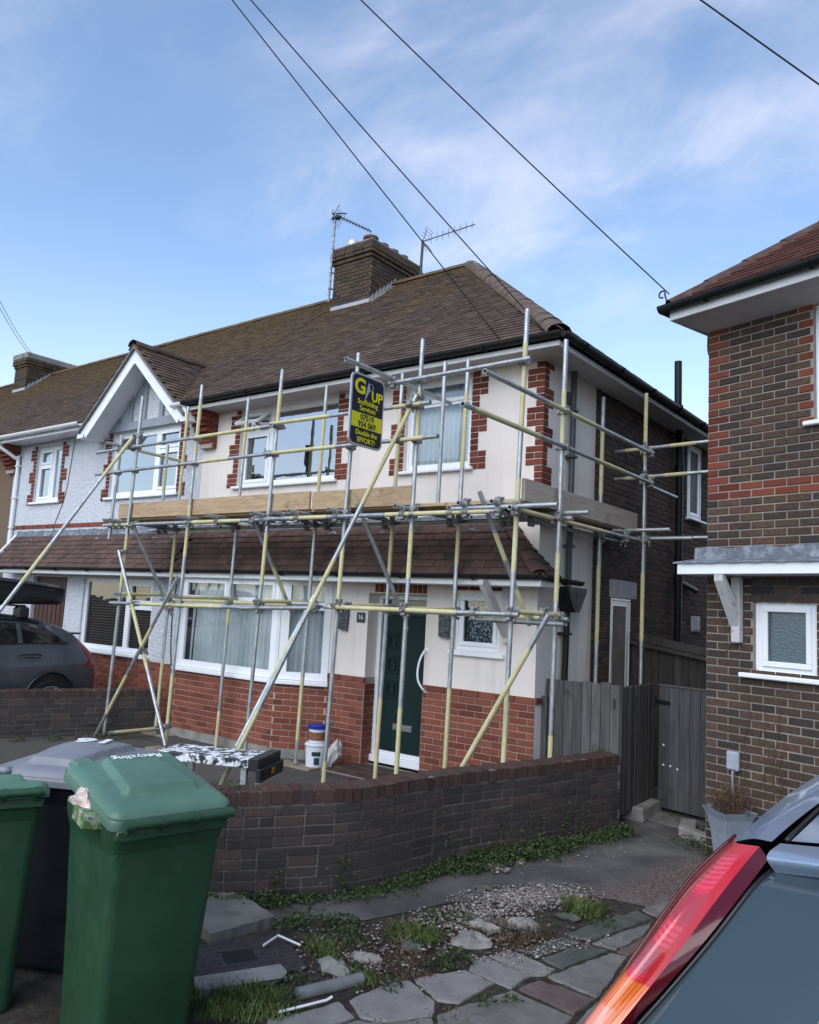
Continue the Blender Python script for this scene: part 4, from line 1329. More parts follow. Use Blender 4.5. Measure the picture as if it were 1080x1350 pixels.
# ================================================================ NEXT HOUSE ALONG (only its edge shows)
nc = thing('roughcast_house', 'brown roughcast house at the far left end of the terrace', 'house', (-15, 0, 0))
mb = MB(); wall_panel(mb, O0, *FX, -21, XL - .004, 0, 5.1, [], 0); mb.add([(-21, 8, 0), (-12.1, 8, 0), (-12.1, 8, 5), (-21, 8, 5)], [(0, 1, 2, 3)]); mb.add([(-21, 0, 0), (-21, 8, 0), (-21, 8, 5), (-21, 0, 5)], [(0, 1, 2, 3)])
obj('front_wall', mb, M_ROUGH, nc, recalc=False)
main_roof(nc, -21, XL - .01)
mb = MB(); mb.bbox(-21, XL - .02, -.40, -.379, 4.975, 5.10, .004); mb.add([(-21, -.38, 4.995), (XL - .02, -.38, 4.995), (XL - .02, 0, 4.995), (-21, 0, 4.995)], [(0, 1, 2, 3)]); obj('fascia', mb, M_UPVC, nc)
mb = MB(); gutter(mb, (-21, -.47, 5.09), (XL - .02, -.47, 5.09), .06); obj('gutter', mb, M_UPVC, nc)
mb = MB(); mb.bbox(-18.05, -17.25, 2.42, 4.35, 8.38, 8.56, .03)
chimney(nc, -17.98, -17.32, 2.5, 4.25, 7.2, 8.46, [], limit=150)
obj('chimney_cap', mb, M_CONC, nc)

# ================================================================ RIGHT-HAND BRICK HOUSE (turned to follow the street)
RA = math.radians(-16.038)
RU = np.array([math.cos(RA), math.sin(RA), 0]); RN = np.array([math.sin(RA), -math.cos(RA), 0])
R0 = np.array([1.804, 0.051, 0.0])
rh = thing('brick_house', 'weathered brown brick house with red dressings at the right edge', 'house', tuple(R0), RA)
RX = (RU, RN)
RM = basis(RU, -RN, Z, R0)
UW = (1.05, 2.6, 3.93, 4.99); LW = (.475, 1.055, 1.69, 2.36)
mb = MB()
wall_panel(mb, R0, *RX, 0, 7, 0, 5.02, [UW, LW], .11)
P_ = lambda u, d, z: R0 + RU * u - RN * d + Z * z
mb.add([P_(0, 0, 0), P_(0, 8, 0), P_(0, 8, 5.02), P_(0, 0, 5.02)], [(0, 1, 2, 3)]); mb.add([P_(7, 0, 0), P_(7, 8, 0), P_(7, 8, 5.02), P_(7, 0, 5.02)], [(0, 1, 2, 3)]); mb.add([P_(0, 8, 0), P_(7, 8, 0), P_(7, 8, 5.02), P_(0, 8, 5.02)], [(0, 1, 2, 3)])
obj('front_wall', mb, M_MORT_M, rh, recalc=False)
brn = Pool(rh, 'brick', M_STOCK, limit=300); rdb = Pool(rh, 'red_brick', M_QUOIN)


def rpick(u, z, k, w):
    if z > 3.32:
        if u < .24 and (u < .13 or k % 2 == 0): return rdb
        if .80 < u < 1.05 and z > 3.86 and (u > .94 or k % 2 == 0): return rdb
        if 3.32 < z < 3.41: return rdb
    return brn


lay(brn, R0, *RX, 0.0, 4.2, .0, 5.02, [UW, LW], pick=rpick, shift=0, jit=.004, joint=.013)
lay(brn, R0, -(-RN), -RU, -8, -.0, 3.0, 5.02, jit=.003) if False else None
brn.finish(); rdb.finish()
window(rh, R0, *RX, *UW, [(UW[0] + .1, UW[0] + .6, UW[2] + .1, UW[3] - .1, True), (UW[0] + .75, UW[1] - .1, UW[2] + .08, UW[3] - .08, False)], sb=.05, glassm=M_GLASS_UP, sill=(UW[0] - .08, UW[1] + .06, .06, .045))
window(rh, R0, *RX, *LW, [(LW[0] + .10, LW[1] - .10, LW[2] + .10, LW[3] - .10, True)], sb=.05, glassm=M_FROST, sill=(LW[0] - .11, LW[1] + .08, .07, .045), room=.5)
# lead-topped canopy, bracket, meter box
mb = MB(); mb.bbox(-.10, 4.2, -.34, -.003, 2.56, 2.665, .005, 0, RM); cp = obj('canopy', mb, M_UPVC, rh)
g = []
for i in range(60):
    u = -.13 + i * .075
    g.append([xf([[u, -.365, 2.66 + .004 * math.sin(i * 2.1)]], RM)[0], xf([[u, -.36, 2.675 + .005 * math.sin(i)]], RM)[0], xf([[u, -.2, 2.70 + .006 * math.sin(i * 1.3)]], RM)[0], xf([[u, -.02, 2.73]], RM)[0], xf([[u + .0, -.012, 2.84 + .010 * math.sin(i * .9)]], RM)[0]])
mb = MB().grid(np.array(g)); obj('lead_flashing', mb, M_LEAD, cp, smooth='all')
mb = MB(); mb.bbox(.30, .385, -.085, -.012, 1.95, 2.555, .008, 0, RM)
pr = [(-.085, 2.10), (-.085, 2.28), (-.30, 2.557), (-.34, 2.557), (-.34, 2.50)]
mb.prism(pr, .295, .38, 'x', 0, RM)
t = NT('peeling_white_paint', 0.8, 0.2)
c = t.mix(t.rng(t.noise(16, 7, .75), .56, .66), (0.50, 0.50, 0.50), (0.12, 0.10, 0.085)); t.color(c).bump(t.noise(40, 5), .6, .006)
obj('bracket', mb, t.mat, rh)
mb = MB(); mb.bbox(.24, .36, -.06, -.012, .80, .97, .012, 0, RM); mb.bbox(.255, .345, -.066, -.059, .815, .955, .004, 0, RM); mb.tube(xf([[.30, -.04, .80]], RM)[0], xf([[.30, -.04, .1]], RM)[0], .012, 6)
obj('meter_box', mb, simple('grey_meter_box', (0.33, 0.36, 0.42), .5), rh)
mb = MB(); mb.box(LW[0] - .02, LW[1] + .03, -.006, -.002, LW[3], LW[3] + .19, 0, RM); obj('dark_lintel', mb, M_BLACKPAINT, rh)
# eaves and hipped roof (its hip runs up from the near left corner)
ov = .14; ovf = .40
mb = MB(); mb.add([P_(-ov, -ovf, 5.07), P_(7, -ovf, 5.07), P_(7, 0, 4.995), P_(0, 0, 4.995), P_(0, 8, 4.995), P_(-ov, 8, 5.07)], [(0, 1, 2, 3), (0, 3, 4, 5)]); obj('soffit', mb, M_SOFFIT, rh, recalc=False)
mb = MB(); mb.bbox(-ov - .02, 7, -ovf - .021, -ovf, 5.055, 5.19, .004, 0, RM); mb.bbox(-ov - .021, -ov, -ovf + .003, 8, 5.055, 5.19, .004, 0, RM); obj('fascia', mb, M_FASCIA, rh)
mb = MB(); gutter(mb, P_(-ov - .09, -ovf - .075, 5.19), P_(7, -ovf - .075, 5.19), .062, out=RN); gutter(mb, P_(-ov - .075, -ovf - .06, 5.19), P_(-ov - .075, 8, 5.17), .062, out=-RU)
mb.sweep(catmull([P_(-ov - .07, .35, 5.13), P_(-ov - .07, .35, 4.95), P_(-ov - .03, .35, 4.87), P_(-.1, .35, 4.84), P_(-.05, .35, 4.78), P_(-.05, .35, 4.6)], 16), .035, 8)
mb.tube(P_(-.05, .35, 4.6), P_(-.05, .35, .1), .034, 8)
obj('gutter', mb, M_GUTTER, rh)
mb = MB(); ez = 5.17; tk = .80
e0, e1 = P_(-ov - .02, -ovf - .03, ez), P_(7, -ovf - .03, ez)
apx = P_(-ov + 4.0, -ovf + 4.0, ez + 4.0 * tk); ap2 = P_(7, -ovf + 4.0, ez + 4.0 * tk); b0 = P_(-ov, 8, ez)
mb.add([e0, e1, ap2, apx, b0, P_(7, 8, ez)], [(0, 1, 2, 3), (0, 3, 4), (4, 3, 2, 5)]); rr = obj('roof', mb, M_UNDER, rh, recalc=False)
S = (-RN + Z * tk) / math.hypot(1, tk); Nn = np.cross(RU, S); tp = Pool(rr, 'roof_tile', M_TILE_R, 'slab')
rows = int(4.0 * math.hypot(1, tk) / .105); g = 4.0 * math.hypot(1, tk) / rows
for r in range(rows):
    s0 = r * g; d = s0 / math.hypot(1, tk); x = -ov - .03 + d - (.08 if r % 2 else 0)
    while x < 4.5:
        P = P_(x + .0825, -ovf - .03, ez + .03) + S * (s0 - .04) + Nn * random.uniform(-.002, .002)
        tl = S - Nn * (.17 + random.uniform(-.012, .012)); tl /= np.linalg.norm(tl)
        if x > -ov - .03 + d - .05: tp.add(basis(RU * .162, tl * (g + .06), np.cross(RU, tl) * .014, P + Nn * .03))
        x += .165
tp.finish()
a, b = e0 + Z * .02, apx + Z * .04
dd = (b - a) / np.linalg.norm(b - a); sd = np.cross(dd, Z); sd /= np.linalg.norm(sd); nn = np.cross(sd, dd)
M_HIPR = simple('red_hip_tile', (0.085, 0.05, 0.042), .9, .2, var=.4, vscale=9, bump=.5)
for k in range(16):
    m_ = MB(); gg = [[a + (b - a) * t_ + sd * .15 * math.cos(q) + nn * (.11 * math.sin(q) - .05 + o) for q in np.linspace(-.1, math.pi + .1, 9)] for t_, o in ((k / 16, .012), ((k + 1.04) / 16, 0))]
    m_.grid(np.array(gg)); obj('hip_tile', m_, M_HIPR, rr, smooth='all')
# scrolled hip iron at the roof corner
mb = MB(); base = e0 + Z * .04 + (-RU + RN) * .0
sc = [base + (-RU * .02 + Z * 0), base + Z * .06 - RU * .03, base + Z * .12 - RU * .05]
for q in np.linspace(0, 1.6 * math.pi, 14): sc.append(base + Z * (.14 + .035 * math.sin(q)) - RU * (.085 - .035 * math.cos(q)))
mb.sweep(sc, .009, 6); obj('hip_iron', mb, M_BLACKPAINT, rh)

# ================================================================ AERIALS
def yagi(mb, c, d, up, L, n, el):
    c, d, up = np.array(c), np.array(d) / np.linalg.norm(d), np.array(up)
    mb.tube(c - d * .15, c + d * L, .011, 6)
    for i in range(n):
        p = c + d * (L * (i + .5) / n); h = el * (1 - .25 * i / n)
        mb.tube(p - up * h, p + up * h, .006, 5)
    side = np.cross(d, up)
    for s in (-1, 1):
        for k in range(4):
            q = c - d * .12 + up * s * (.05 + k * .045) - d * (-.05 - .045 * k * .6)
            mb.tube(q - side * .16, q + side * .16, .005, 4)
        mb.tube(c - d * .12, c - d * .04 + up * s * .22, .008, 5)


M_ALU = simple('dull_aluminium', (0.22, 0.23, 0.25), .45, .5, .6, var=.3)
ae = thing('tv_aerial', 'tall banded mast with a drooping aerial on the left of the chimney', 'aerial', (-5.95, 2.5, 7.6), group='roof aerials')
mb = MB(); mb.tube((-5.97, 2.50, 7.72), (-5.93, 2.50, 9.46), .020, 8)
for k in range(12): mb.tube((-5.967 + k * .003, 2.5, 7.85 + k * .13), (-5.967 + k * .003, 2.5, 7.90 + k * .13), .026, 8)
mb.tube((-6.0, 2.5, 7.98), (-5.9, 2.56, 7.98), .016, 6); mb.tube((-6.0, 2.5, 8.3), (-5.9, 2.56, 8.3), .016, 6); obj('mast', mb, M_ALU, ae)
mb = MB(); yagi(mb, (-5.88, 2.52, 9.40), (.75, .35, -.42), np.array([-.35, .75, .0]) / .83, .75, 11, .13); mb.bbox(-6.0, -5.82, 2.47, 2.55, 9.34, 9.40, .01); mb.tube((-6.0, 2.5, 9.48), (-5.7, 2.55, 9.42), .012, 5); obj('antenna', mb, M_BLACKPAINT, ae)
ae = thing('tv_aerial', 'horizontal aerial on a short pole standing right of the chimney', 'aerial', (-4.45, 3.3, 8.1), group='roof aerials')
mb = MB(); mb.tube((-4.45, 3.3, 8.05), (-4.43, 3.3, 8.88), .026, 8); obj('mast', mb, M_BLACKPAINT, ae)
mb = MB(); yagi(mb, (-4.30, 3.3, 8.86), (.95, .12, .10), np.array([0., .0, 1.]), .95, 8, .10); obj('antenna', mb, M_ALU, ae)

# ================================================================ OVERHEAD CABLES
POLE_TOP = np.array([-2.95, -7.78, 11.0])


def cable(name, label, a, b, sag, r=.0065, group=None):
    a, b = np.array(a, float), np.array(b, float)
    pts = [a + (b - a) * s - Z * sag * 4 * s * (1 - s) for s in np.linspace(0, 1, 28)]
    mb = MB(); mb.sweep(pts, r, 5)
    o = obj(name, mb, M_BLACKPAINT, None, loc=tuple(b)); return tag(o, label, 'cable', group)


G_ = 'overhead cables to the houses'
cable('overhead_cable', 'lower of the two cables that run down to the scaffolded house', (-2.888, -7.757, 11.009), (-.27, -.05, 4.92), .03, group=G_)
cable('overhead_cable', 'upper of the two cables that run down to the roof corner above the scaffold', (-2.896, -7.726, 10.766), (.22, -.44, 5.14), .10, group=G_)
cable('overhead_cable', 'single cable that ends at the scrolled iron on the right roof', (-2.894, -7.736, 10.838), tuple(base + Z * .12), .12, group=G_)
cable('overhead_cable', 'short cable crossing the top right corner of the sky', (-2.882, -7.78, 11.184), tuple(P_(2.5, -.47, 5.25)), .05, group=G_)
cable('overhead_cable', 'front cable of the close pair at the left edge above the far chimney', (-2.9, -7.75, 10.95), (-17.32, 2.55, 8.48), 1.0, group=G_)
cable('overhead_cable', 'rear cable of the close pair at the left edge above the far chimney', (-2.9, -7.70, 11.05), (-17.33, 2.62, 8.52), 1.0, group=G_)
pl = thing('telegraph_pole', 'dark wooden pole across the street, seen reflected in the large upper window', 'pole', (-11.9, -7.95, 0))
mb = MB(); mb.sweep([(-11.9, -7.95, -.02), (-11.9, -7.95, 6.62)], .13, 12, r2=.10); obj('pole_shaft', mb, M_FENCE, pl)

# ================================================================ SCAFFOLD
sc = thing('scaffold', 'galvanised and yellow banded tube scaffold round the front of the rendered house', 'scaffold', (-2.8, -.9, .1))
TR = .0242
TUBES = []


def tube(name, p, q, bands=(), r=TR):
    p, q = np.array(p, float), np.array(q, float)
    L = np.linalg.norm(q - p)
    cuts = sorted({0.0, 1.0, *[c for b in bands for c in b]})
    mb = MB()
    for a, b in zip(cuts[:-1], cuts[1:]):
        mid = (a + b) / 2
        mi = 1 if any(x <= mid <= y for x, y in bands) else 0
        mb.sweep([p + (q - p) * a, p + (q - p) * b], r + (.0006 if mi else 0), 12, mi, cap=False)
    d = (q - p) / L
    for e, s in ((p, -1), (q, 1)):       # hollow ends: rim, and a black disc standing in for shade in the bore
        u = np.cross(d, Z if abs(d[2]) < .9 else X3); u /= np.linalg.norm(u); w = np.cross(d, u)
        R = lambda rr, o: [e + d * s * o + rr * (math.cos(k * math.pi / 6) * u + math.sin(k * math.pi / 6) * w) for k in range(12)]
        mb.add(R(r, 0) + R(r * .8, 0) + R(r * .8, -.05), [(k, (k + 1) % 12, 12 + (k + 1) % 12, 12 + k) for k in range(12)] + [(12 + k, 12 + (k + 1) % 12, 24 + (k + 1) % 12, 24 + k) for k in range(12)], 0)
        mb.add(R(r * .8, -.05), [tuple(range(12))], 2)
    o = obj(name, mb, [M_GALV, M_YELLOW, M_BLACKPAINT], sc, smooth=True)
    TUBES.append((p, q))
    return o


# uprights, outer row then inner row then the return along the side
tube('standard', (-6.16, -1.2, .12), (-5.98, -1.2, 5.00), [(.43, .58)])
tube('standard', (-4.74, -1.2, .12), (-4.60, -1.2, 4.99), [(0.02, .20), (.52, .66), (.80, .95)])
tube('standard', (-3.20, -1.2, .12), (-3.02, -1.2, 4.98), [(.45, .58), (.86, .94)])
tube('standard', (-1.90, -1.2, .12), (-1.76, -1.2, 4.99), [(.42, .55), (0, .06)])
tube('standard', (-.90, -1.2, .12), (-.84, -1.2, 5.00), [(0, .20), (.47, .58), (.77, .88)])
tube('standard', (.34, -1.2, .12), (.44, -1.2, 5.09), [(0, .26), (.48, .66), (.76, .93)])
tube('standard', (.49, -.56, .12), (.52, -.52, 4.97), [(0, .17), (.44, .54), (.76, .89)])
tube('standard', (.50, 1.70, .12), (.50, 1.74, 4.96), [(.36, .53), (.82, 1)])
tube('standard', (.18, 1.12, .12), (.20, 1.13, 4.80), [(.36, .56), (.74, .92)])
tube('standard', (-6.51, -1.2, 2.90), (-6.43, -1.2, 4.46))
tube('standard', (-5.87, -.56, .12), (-5.75, -.56, 4.97), [(.02, .22), (.46, .60), (.72, .98)])
tube('standard', (-4.50, -.56, .12), (-4.38, -.56, 4.94), [(0, .10), (.34, .41), (.82, .93)])
tube('standard', (-2.98, -.56, .14), (-2.86, -.56, 4.92), [(.06, .22), (.60, .66), (.70, .92)])
tube('standard', (-1.70, -.56, .12), (-1.61, -.56, 4.90), [(0, .2), (.50, .64), (.72, .90)])
tube('standard', (-.75, -.56, .12), (-.67, -.56, 4.93), [(0, .24), (.52, .64), (.74, .92)])
tube('puncheon', (-1.0, -.56, 3.16), (-.99, -.56, 4.95))
tube('puncheon', (-6.2, -.55, 3.16), (-6.2, -.55, 4.42), [(.4, .75)])

OY, IY = -1.252, -.508
# guard rails
tube('guard_rail', (-6.98, OY, 4.23), (-3.0, OY, 4.26), [(.60, .93)])
tube('guard_rail', (-3.06, OY - .05, 4.27), (-.62, OY - .05, 4.25), [(.02, .42), (.80, .95)])
tube('guard_rail', (-6.95, OY, 3.89), (-2.98, OY, 3.91), [(.62, .78)])
tube('guard_rail', (-3.1, OY - .05, 3.90), (-.50, OY - .05, 3.88), [(.05, .45), (.76, .93)])
tube('guard_rail', (.555, -2.10, 4.20), (.555, 1.78, 4.20), [(.30, .58)])
tube('guard_rail', (.555, -2.42, 3.83), (.555, 1.78, 3.82), [(0.04, .32), (.62, .8)])
tube('guard_rail', (.08, 1.79, 4.25), (1.52, 1.79, 4.29), [(.1, .35), (.5, .72)])
tube('guard_rail', (.08, 1.79, 3.89), (1.52, 1.79, 3.92), [(.1, .35), (.45, .65)])
tube('guard_rail', (.50, 1.80, 3.80), (.50, 2.85, 3.79))
tube('guard_rail', (-6.36, -1.48, 4.29), (-6.36, .0, 4.24), [(.3, .9)])
# ledgers under the boards and at half height
tube('ledger', (-6.60, OY, 3.10), (-2.75, OY, 3.09), [(.06, .2), (.55, .80)])
tube('ledger', (-2.98, OY - .05, 3.09), (.30, OY - .05, 3.08), [(.12, .30), (.56, .66), (.68, .96)])
tube('ledger', (-6.55, IY, 3.10), (-2.70, IY, 3.10), [(.3, .6)])
tube('ledger', (-2.9, IY + .05, 3.10), (.62, IY + .05, 3.10), [(.2, .5)])
tube('ledger', (.45, -1.42, 3.09), (.45, 2.0, 3.09), [(.05, .62)])
tube('ledger', (.14, -1.0, 3.09), (.14, 2.0, 3.09))
tube('ledger', (-6.24, OY, 1.97), (-3.15, OY, 2.02), [(.25, .80)])
tube('ledger', (-3.35, OY - .05, 2.01), (-2.1, OY - .05, 2.06))
tube('ledger', (-2.5, OY, 2.10), (-1.7, OY, 2.10))
tube('ledger', (-1.95, OY - .05, 2.08), (.52, OY - .05, 2.10), [(.03, .72)])
tube('ledger', (-6.1, IY, 2.06), (-2.9, IY, 2.08), [(.1, .9)])
tube('ledger', (-3.1, IY + .05, 2.08), (.6, IY + .05, 2.08), [(.35, .95)])
tube('ledger', (-5.83, -1.34, .20), (-5.81, -.62, .20), [(.1, 1)])
# transoms
for x, y1 in ((-6.31, -.25), (-6.16, -.3), (-4.56, -.28), (-3.99, -.28), (-3.13, -.28), (-2.77, -.28), (-2.48, -.28), (-1.86, -.28), (-.91, -.28), (-.12, -.28), (.26, -.28)):
    tube('transom', (x, -1.44, 3.152), (x + .02, y1, 3.152))
for x in (-5.92, -4.53, -3.0, -1.74, -.78):
    tube('transom', (x - .05, -1.36, 2.10), (x + .0, -.36, 2.13), [(.1, .95)])
tube('transom', (.42, -1.30, 2.13), (.53, -.42, 2.12), [(.15, .9)])
tube('transom', (.02, -1.305, 2.04), (.62, -.62, 2.03))
tube('transom', (-.30, -1.31, 3.115), (.89, -1.31, 3.115))
tube('transom', (-.20, -.46, 3.155), (.80, -.46, 3.155))
tube('transom', (.05, 1.30, 3.17), (.98, 1.30, 3.17))
tube('transom', (.05, 1.80, 3.12), (1.08, 1.80, 3.12))
tube('transom', (.05, 1.95, 3.14), (1.30, 1.95, 3.14))
tube('transom', (-1.2, -1.29, 4.53), (.55, -1.29, 4.55))
tube('sign_tube', (-1.15, -2.06, 4.585), (-1.13, -.22, 4.555))
# bracing
tube('brace', (-6.07, -1.30, 2.72), (-4.60, -1.30, .20), [(.24, .62)])
tube('brace', (-4.56, -1.36, 2.36), (-6.13, -1.36, .12), [(.30, .42), (.60, .85)])
tube('brace', (.86, -1.36, 2.12), (-.30, -1.36, .14), [(.16, .95)])
tube('brace', (-5.84, -1.28, 3.12), (-5.78, -.50, 1.82))
tube('brace', (-3.28, -1.28, 3.12), (-3.28, -.50, 1.97), [(.5, .8)])
tube('brace', (-1.65, -1.28, 3.34), (-1.45, -.50, 2.02), [(0, .08)])
tube('brace', (.02, -1.28, 3.28), (.19, -.50, 2.0), [(.3, .5), (.72, .95)])
# rakers down to the ground
tube('raker', (-6.08, -1.22, 4.42), (-5.72, -4.15, .12), [(.0, .16), (.40, .52)])
tube('raker', (-.84, -1.26, 4.36), (-2.42, -2.22, .14), [(.02, .28), (.42, .55), (.80, 1)])
tube('raker', (-2.42, -1.0, 2.20), (-2.72, -1.75, .5), [(.28, .55)])

# couplers wherever two tubes pass each other
cm = MB()
cm.sweep([(0, 0, -.026), (0, 0, .026)], .034, 10, cap=True)
cm.bbox(.022, .062, -.018, .018, -.024, .024, .006); cm.bbox(-.05, -.022, -.03, .03, -.022, .022, .006)
cm.tube((.05, -.05, .0), (.05, .045, .0), .009, 6); cm.bbox(.038, .062, .03, .05, -.013, .013, .003)
cm.tube((-.045, -.012, -.03), (-.045, -.012, .05), .008, 6); cm.bbox(-.058, -.032, -.025, .001, .034, .05, .003)
CME = cm.mesh('coupler', M_COUPLER, True)


def seg_close(p1, q1, p2, q2):
    d1, d2, r = q1 - p1, q2 - p2, p1 - p2
    a, e, f = d1 @ d1, d2 @ d2, d2 @ r
    c, b = d1 @ r, d1 @ d2
    den = a * e - b * b
    s = min(max((b * f - c * e) / den, 0), 1) if den > 1e-9 else 0.5
    t_ = min(max((b * s + f) / e, 0), 1)
    s = min(max((b * t_ - c) / a, 0), 1)
    return p1 + d1 * s, p2 + d2 * t_


done = []
for i in range(len(TUBES)):
    for j in range(i + 1, len(TUBES)):
        a, b = seg_close(*TUBES[i], *TUBES[j])
        if np.linalg.norm(a - b) > .105: continue
        d = TUBES[i][1] - TUBES[i][0]; d /= np.linalg.norm(d)
        if any(np.linalg.norm(a - k) < .06 for k in done): continue
        done.append(a)
        u = b - a
        u = u - d * (u @ d)
        if np.linalg.norm(u) < 1e-3: u = np.cross(d, X3 if abs(d[0]) < .9 else Y3)
        u /= np.linalg.norm(u)
        inst('coupler', CME, sc, basis(u * 1.18, np.cross(d, u) * 1.18, d * 1.18, a))
# boards
def board(name, x0, x1, y0, y1, z0, z1, mat):
    m_ = MB(); m_.bbox(x0, x1, y0, y1, z0, z1, .004); return obj(name, m_, mat, sc)


for k in range(3):
    y0 = -1.11 + k * .235
    for a, b in ((-6.42, -2.45), (-2.44, .42)):
        board('platform_board', a + .02 * k, b, y0, y0 + .225, 3.182 + .002 * k, 3.220 + .002 * k, M_BOARD_OLD if k else M_BOARD)
board('platform_board', .06, .285, -.42, 1.76, 3.186, 3.224, M_BOARD_OLD)
board('toe_board', -6.38, -2.435, -1.168, -1.130, 3.206, 3.425, M_BOARD)
board('toe_board', -2.40, -.925, -1.160, -1.122, 3.200, 3.415, M_BOARD)
board('toe_board', .408, .446, -1.14, 1.66, 3.19, 3.415, M_BOARD_PALE)

# wooden pads under the feet
for (x, y, l) in ((-3.02, -.52, .34), (-4.72, -1.2, .28), (-5.93, -.52, .36)):
    m_ = MB(); m_.bbox(x - .30, x + l, y - .11, y + .11, .085, .125, .005)
    tag(obj('sole_board', m_, M_BOARD_OLD, None, loc=(x, y, .085)), {-3.02: 'short wooden pad under the upright in front of the paint tubs', -4.72: 'wooden pad under the outer upright at the foot of the crossed braces', -5.93: 'wooden pad under the inner upright beside the low brick wall'}[x], 'plank', 'wooden pads under the scaffold')

# ---- the scaffolder's sign, hung from its tube, facing along the street
SY0, SY1, SZ0, SZ1, SXX = -1.955, -1.43, 3.74, 4.50, -1.145
sg = thing('scaffold_sign', 'navy and yellow scaffolding company sign hanging from a scaffold tube', 'sign', (SXX, (SY0 + SY1) / 2, SZ0))
M_NAVY = simple('sign_navy', (0.006, 0.008, 0.020), .45, .4, var=.05); M_SIGNY = simple('sign_yellow', (0.60, 0.56, 0.02), .5, .3, var=.04)
M_SIGNG = simple('sign_grey', (0.33, 0.36, 0.42), .5); M_SILV = simple('sign_silver_edge', (0.45, 0.47, 0.5), .45, .5, .5)


def rrect(a0, a1, b0, b1, r, n=6):
    pts = []
    for ca, cb, s in ((a1 - r, b1 - r, 0), (a0 + r, b1 - r, 1), (a0 + r, b0 + r, 2), (a1 - r, b0 + r, 3)):
        for k in range(n + 1):
            q = (s + k / n) * math.pi / 2; pts.append((ca + r * math.cos(q), cb + r * math.sin(q)))
    return pts


mb = MB(); mb.prism(rrect(SY0, SY1, SZ0, SZ1, .07), SXX - .02, SXX, 'x'); obj('sign_edge', mb, M_SILV, sg)
mb = MB(); mb.prism(rrect(SY0 + .022, SY1 - .022, SZ0 + .022, SZ1 - .022, .055), SXX + .0005, SXX + .004, 'x'); obj('sign_panel', mb, M_NAVY, sg)
mb = MB(); mb.box(SXX + .0045, SXX + .006, SY0 + .024, SY1 - .024, SZ0 + .19, SZ0 + .345); obj('yellow_band', mb, M_SIGNY, sg)
yc = (SY0 + SY1) / 2
SB = lambda y, z: basis(Y3, Z, X3, (SXX + .0065, y, z))
text('G', .215, SB(SY0 + .13, SZ1 - .145), M_SIGNY, sg, bold=.007, xscale=1.1)
text('UP', .145, SB(SY1 - .125, SZ1 - .21), M_SIGNY, sg, bold=.004)
text('Scaffolding', .076, SB(yc, SZ1 - .300), M_SIGNY, sg, bold=.0008)
text('Services', .076, SB(yc, SZ1 - .366), M_SIGNY, sg, bold=.0008)
text('07519', .086, basis(Y3, Z, X3, (SXX + .0085, yc, SZ0 + .303)), M_NAVY, sg, bold=.001)
text('934 069', .086, basis(Y3, Z, X3, (SXX + .0085, yc, SZ0 + .228)), M_NAVY, sg, bold=.001)
text('Double the', .074, SB(yc, SZ0 + .137), M_SIGNY, sg, bold=.0008)
text('EFFORT!', .076, SB(yc, SZ0 + .062), M_SIGNY, sg, bold=.0008)
mb = MB(); mb.prism([(yc - .055, SZ1 - .285), (yc - .005, SZ1 - .07), (yc + .03, SZ1 - .155), (yc + .012, SZ1 - .165)], SXX + .0045, SXX + .007, 'x')
mb.sweep([(SXX + .006, yc + .035 + .035 * math.cos(q), SZ1 - .12 + .04 * math.sin(q)) for q in np.linspace(0, 2 * math.pi, 18)], .0035, 5)
obj('spanner_emblem', mb, M_SIGNG, sg)

# ================================================================ THINGS IN THE FRONT GARDEN
def garden_pt(u): return u
M_BUCKET = simple('white_plastic_tub', (0.62, 0.66, 0.70), .4, .4, var=.05); M_LIDBLUE = simple('blue_tub_lid', (0.012, 0.03, 0.26), .4, .4)
M_LABEL = simple('tub_label', (0.22, 0.09, 0.06), .6, var=.7, vscale=30); M_DARKP = simple('dark_print', (0.02, 0.03, 0.045), .6)
BX, BY = -2.80, -.40
b1 = thing('paint_tub', 'large white plastic tub on the ground beside the door step', 'tub', (BX, BY, .1))
mb = MB(); mb.lathe([(.115, 0), (.13, .27), (.142, .275), (.142, .29), (.13, .30), (.13, .31), (.0, .31)], (BX, BY, .1), 24); obj('tub', mb, M_BUCKET, b1, smooth=True)
mb = MB()
for q0, q1, z0, z1 in ((-1.2, -.35, .26, .31), (-.95, -.45, .16, .24)):
    g = [[(BX + .1305 * math.cos(q), BY + .1305 * math.sin(q), z) for z in (z0, z1)] for q in np.linspace(q0, q1, 7)]; mb.grid(np.array(g))
obj('label', mb, M_DARKP, b1)
b2 = thing('paint_tub', 'smaller printed tub with a blue lid stacked on the white tub', 'tub', (BX + .01, BY, .412))
mb = MB(); mb.lathe([(.098, 0), (.108, .16), (.108, .17), (0, .17)], (BX + .01, BY, .412), 24); obj('tub', mb, M_BUCKET, b2, smooth=True)
mb = MB(); mb.lathe([(.119, .165), (.121, .178), (.121, .205), (.108, .212), (0, .212)], (BX + .01, BY, .412), 24); obj('lid', mb, M_LIDBLUE, b2, smooth=True)
mb = MB(); g = [[(BX + .01 + r * math.cos(q), BY + r * math.sin(q), .412 + z) for z, r in ((.03, .1028), (.13, .1085))] for q in np.linspace(-2.2, .6, 16)]; mb.grid(np.array(g)); obj('label', mb, M_LABEL, b2)
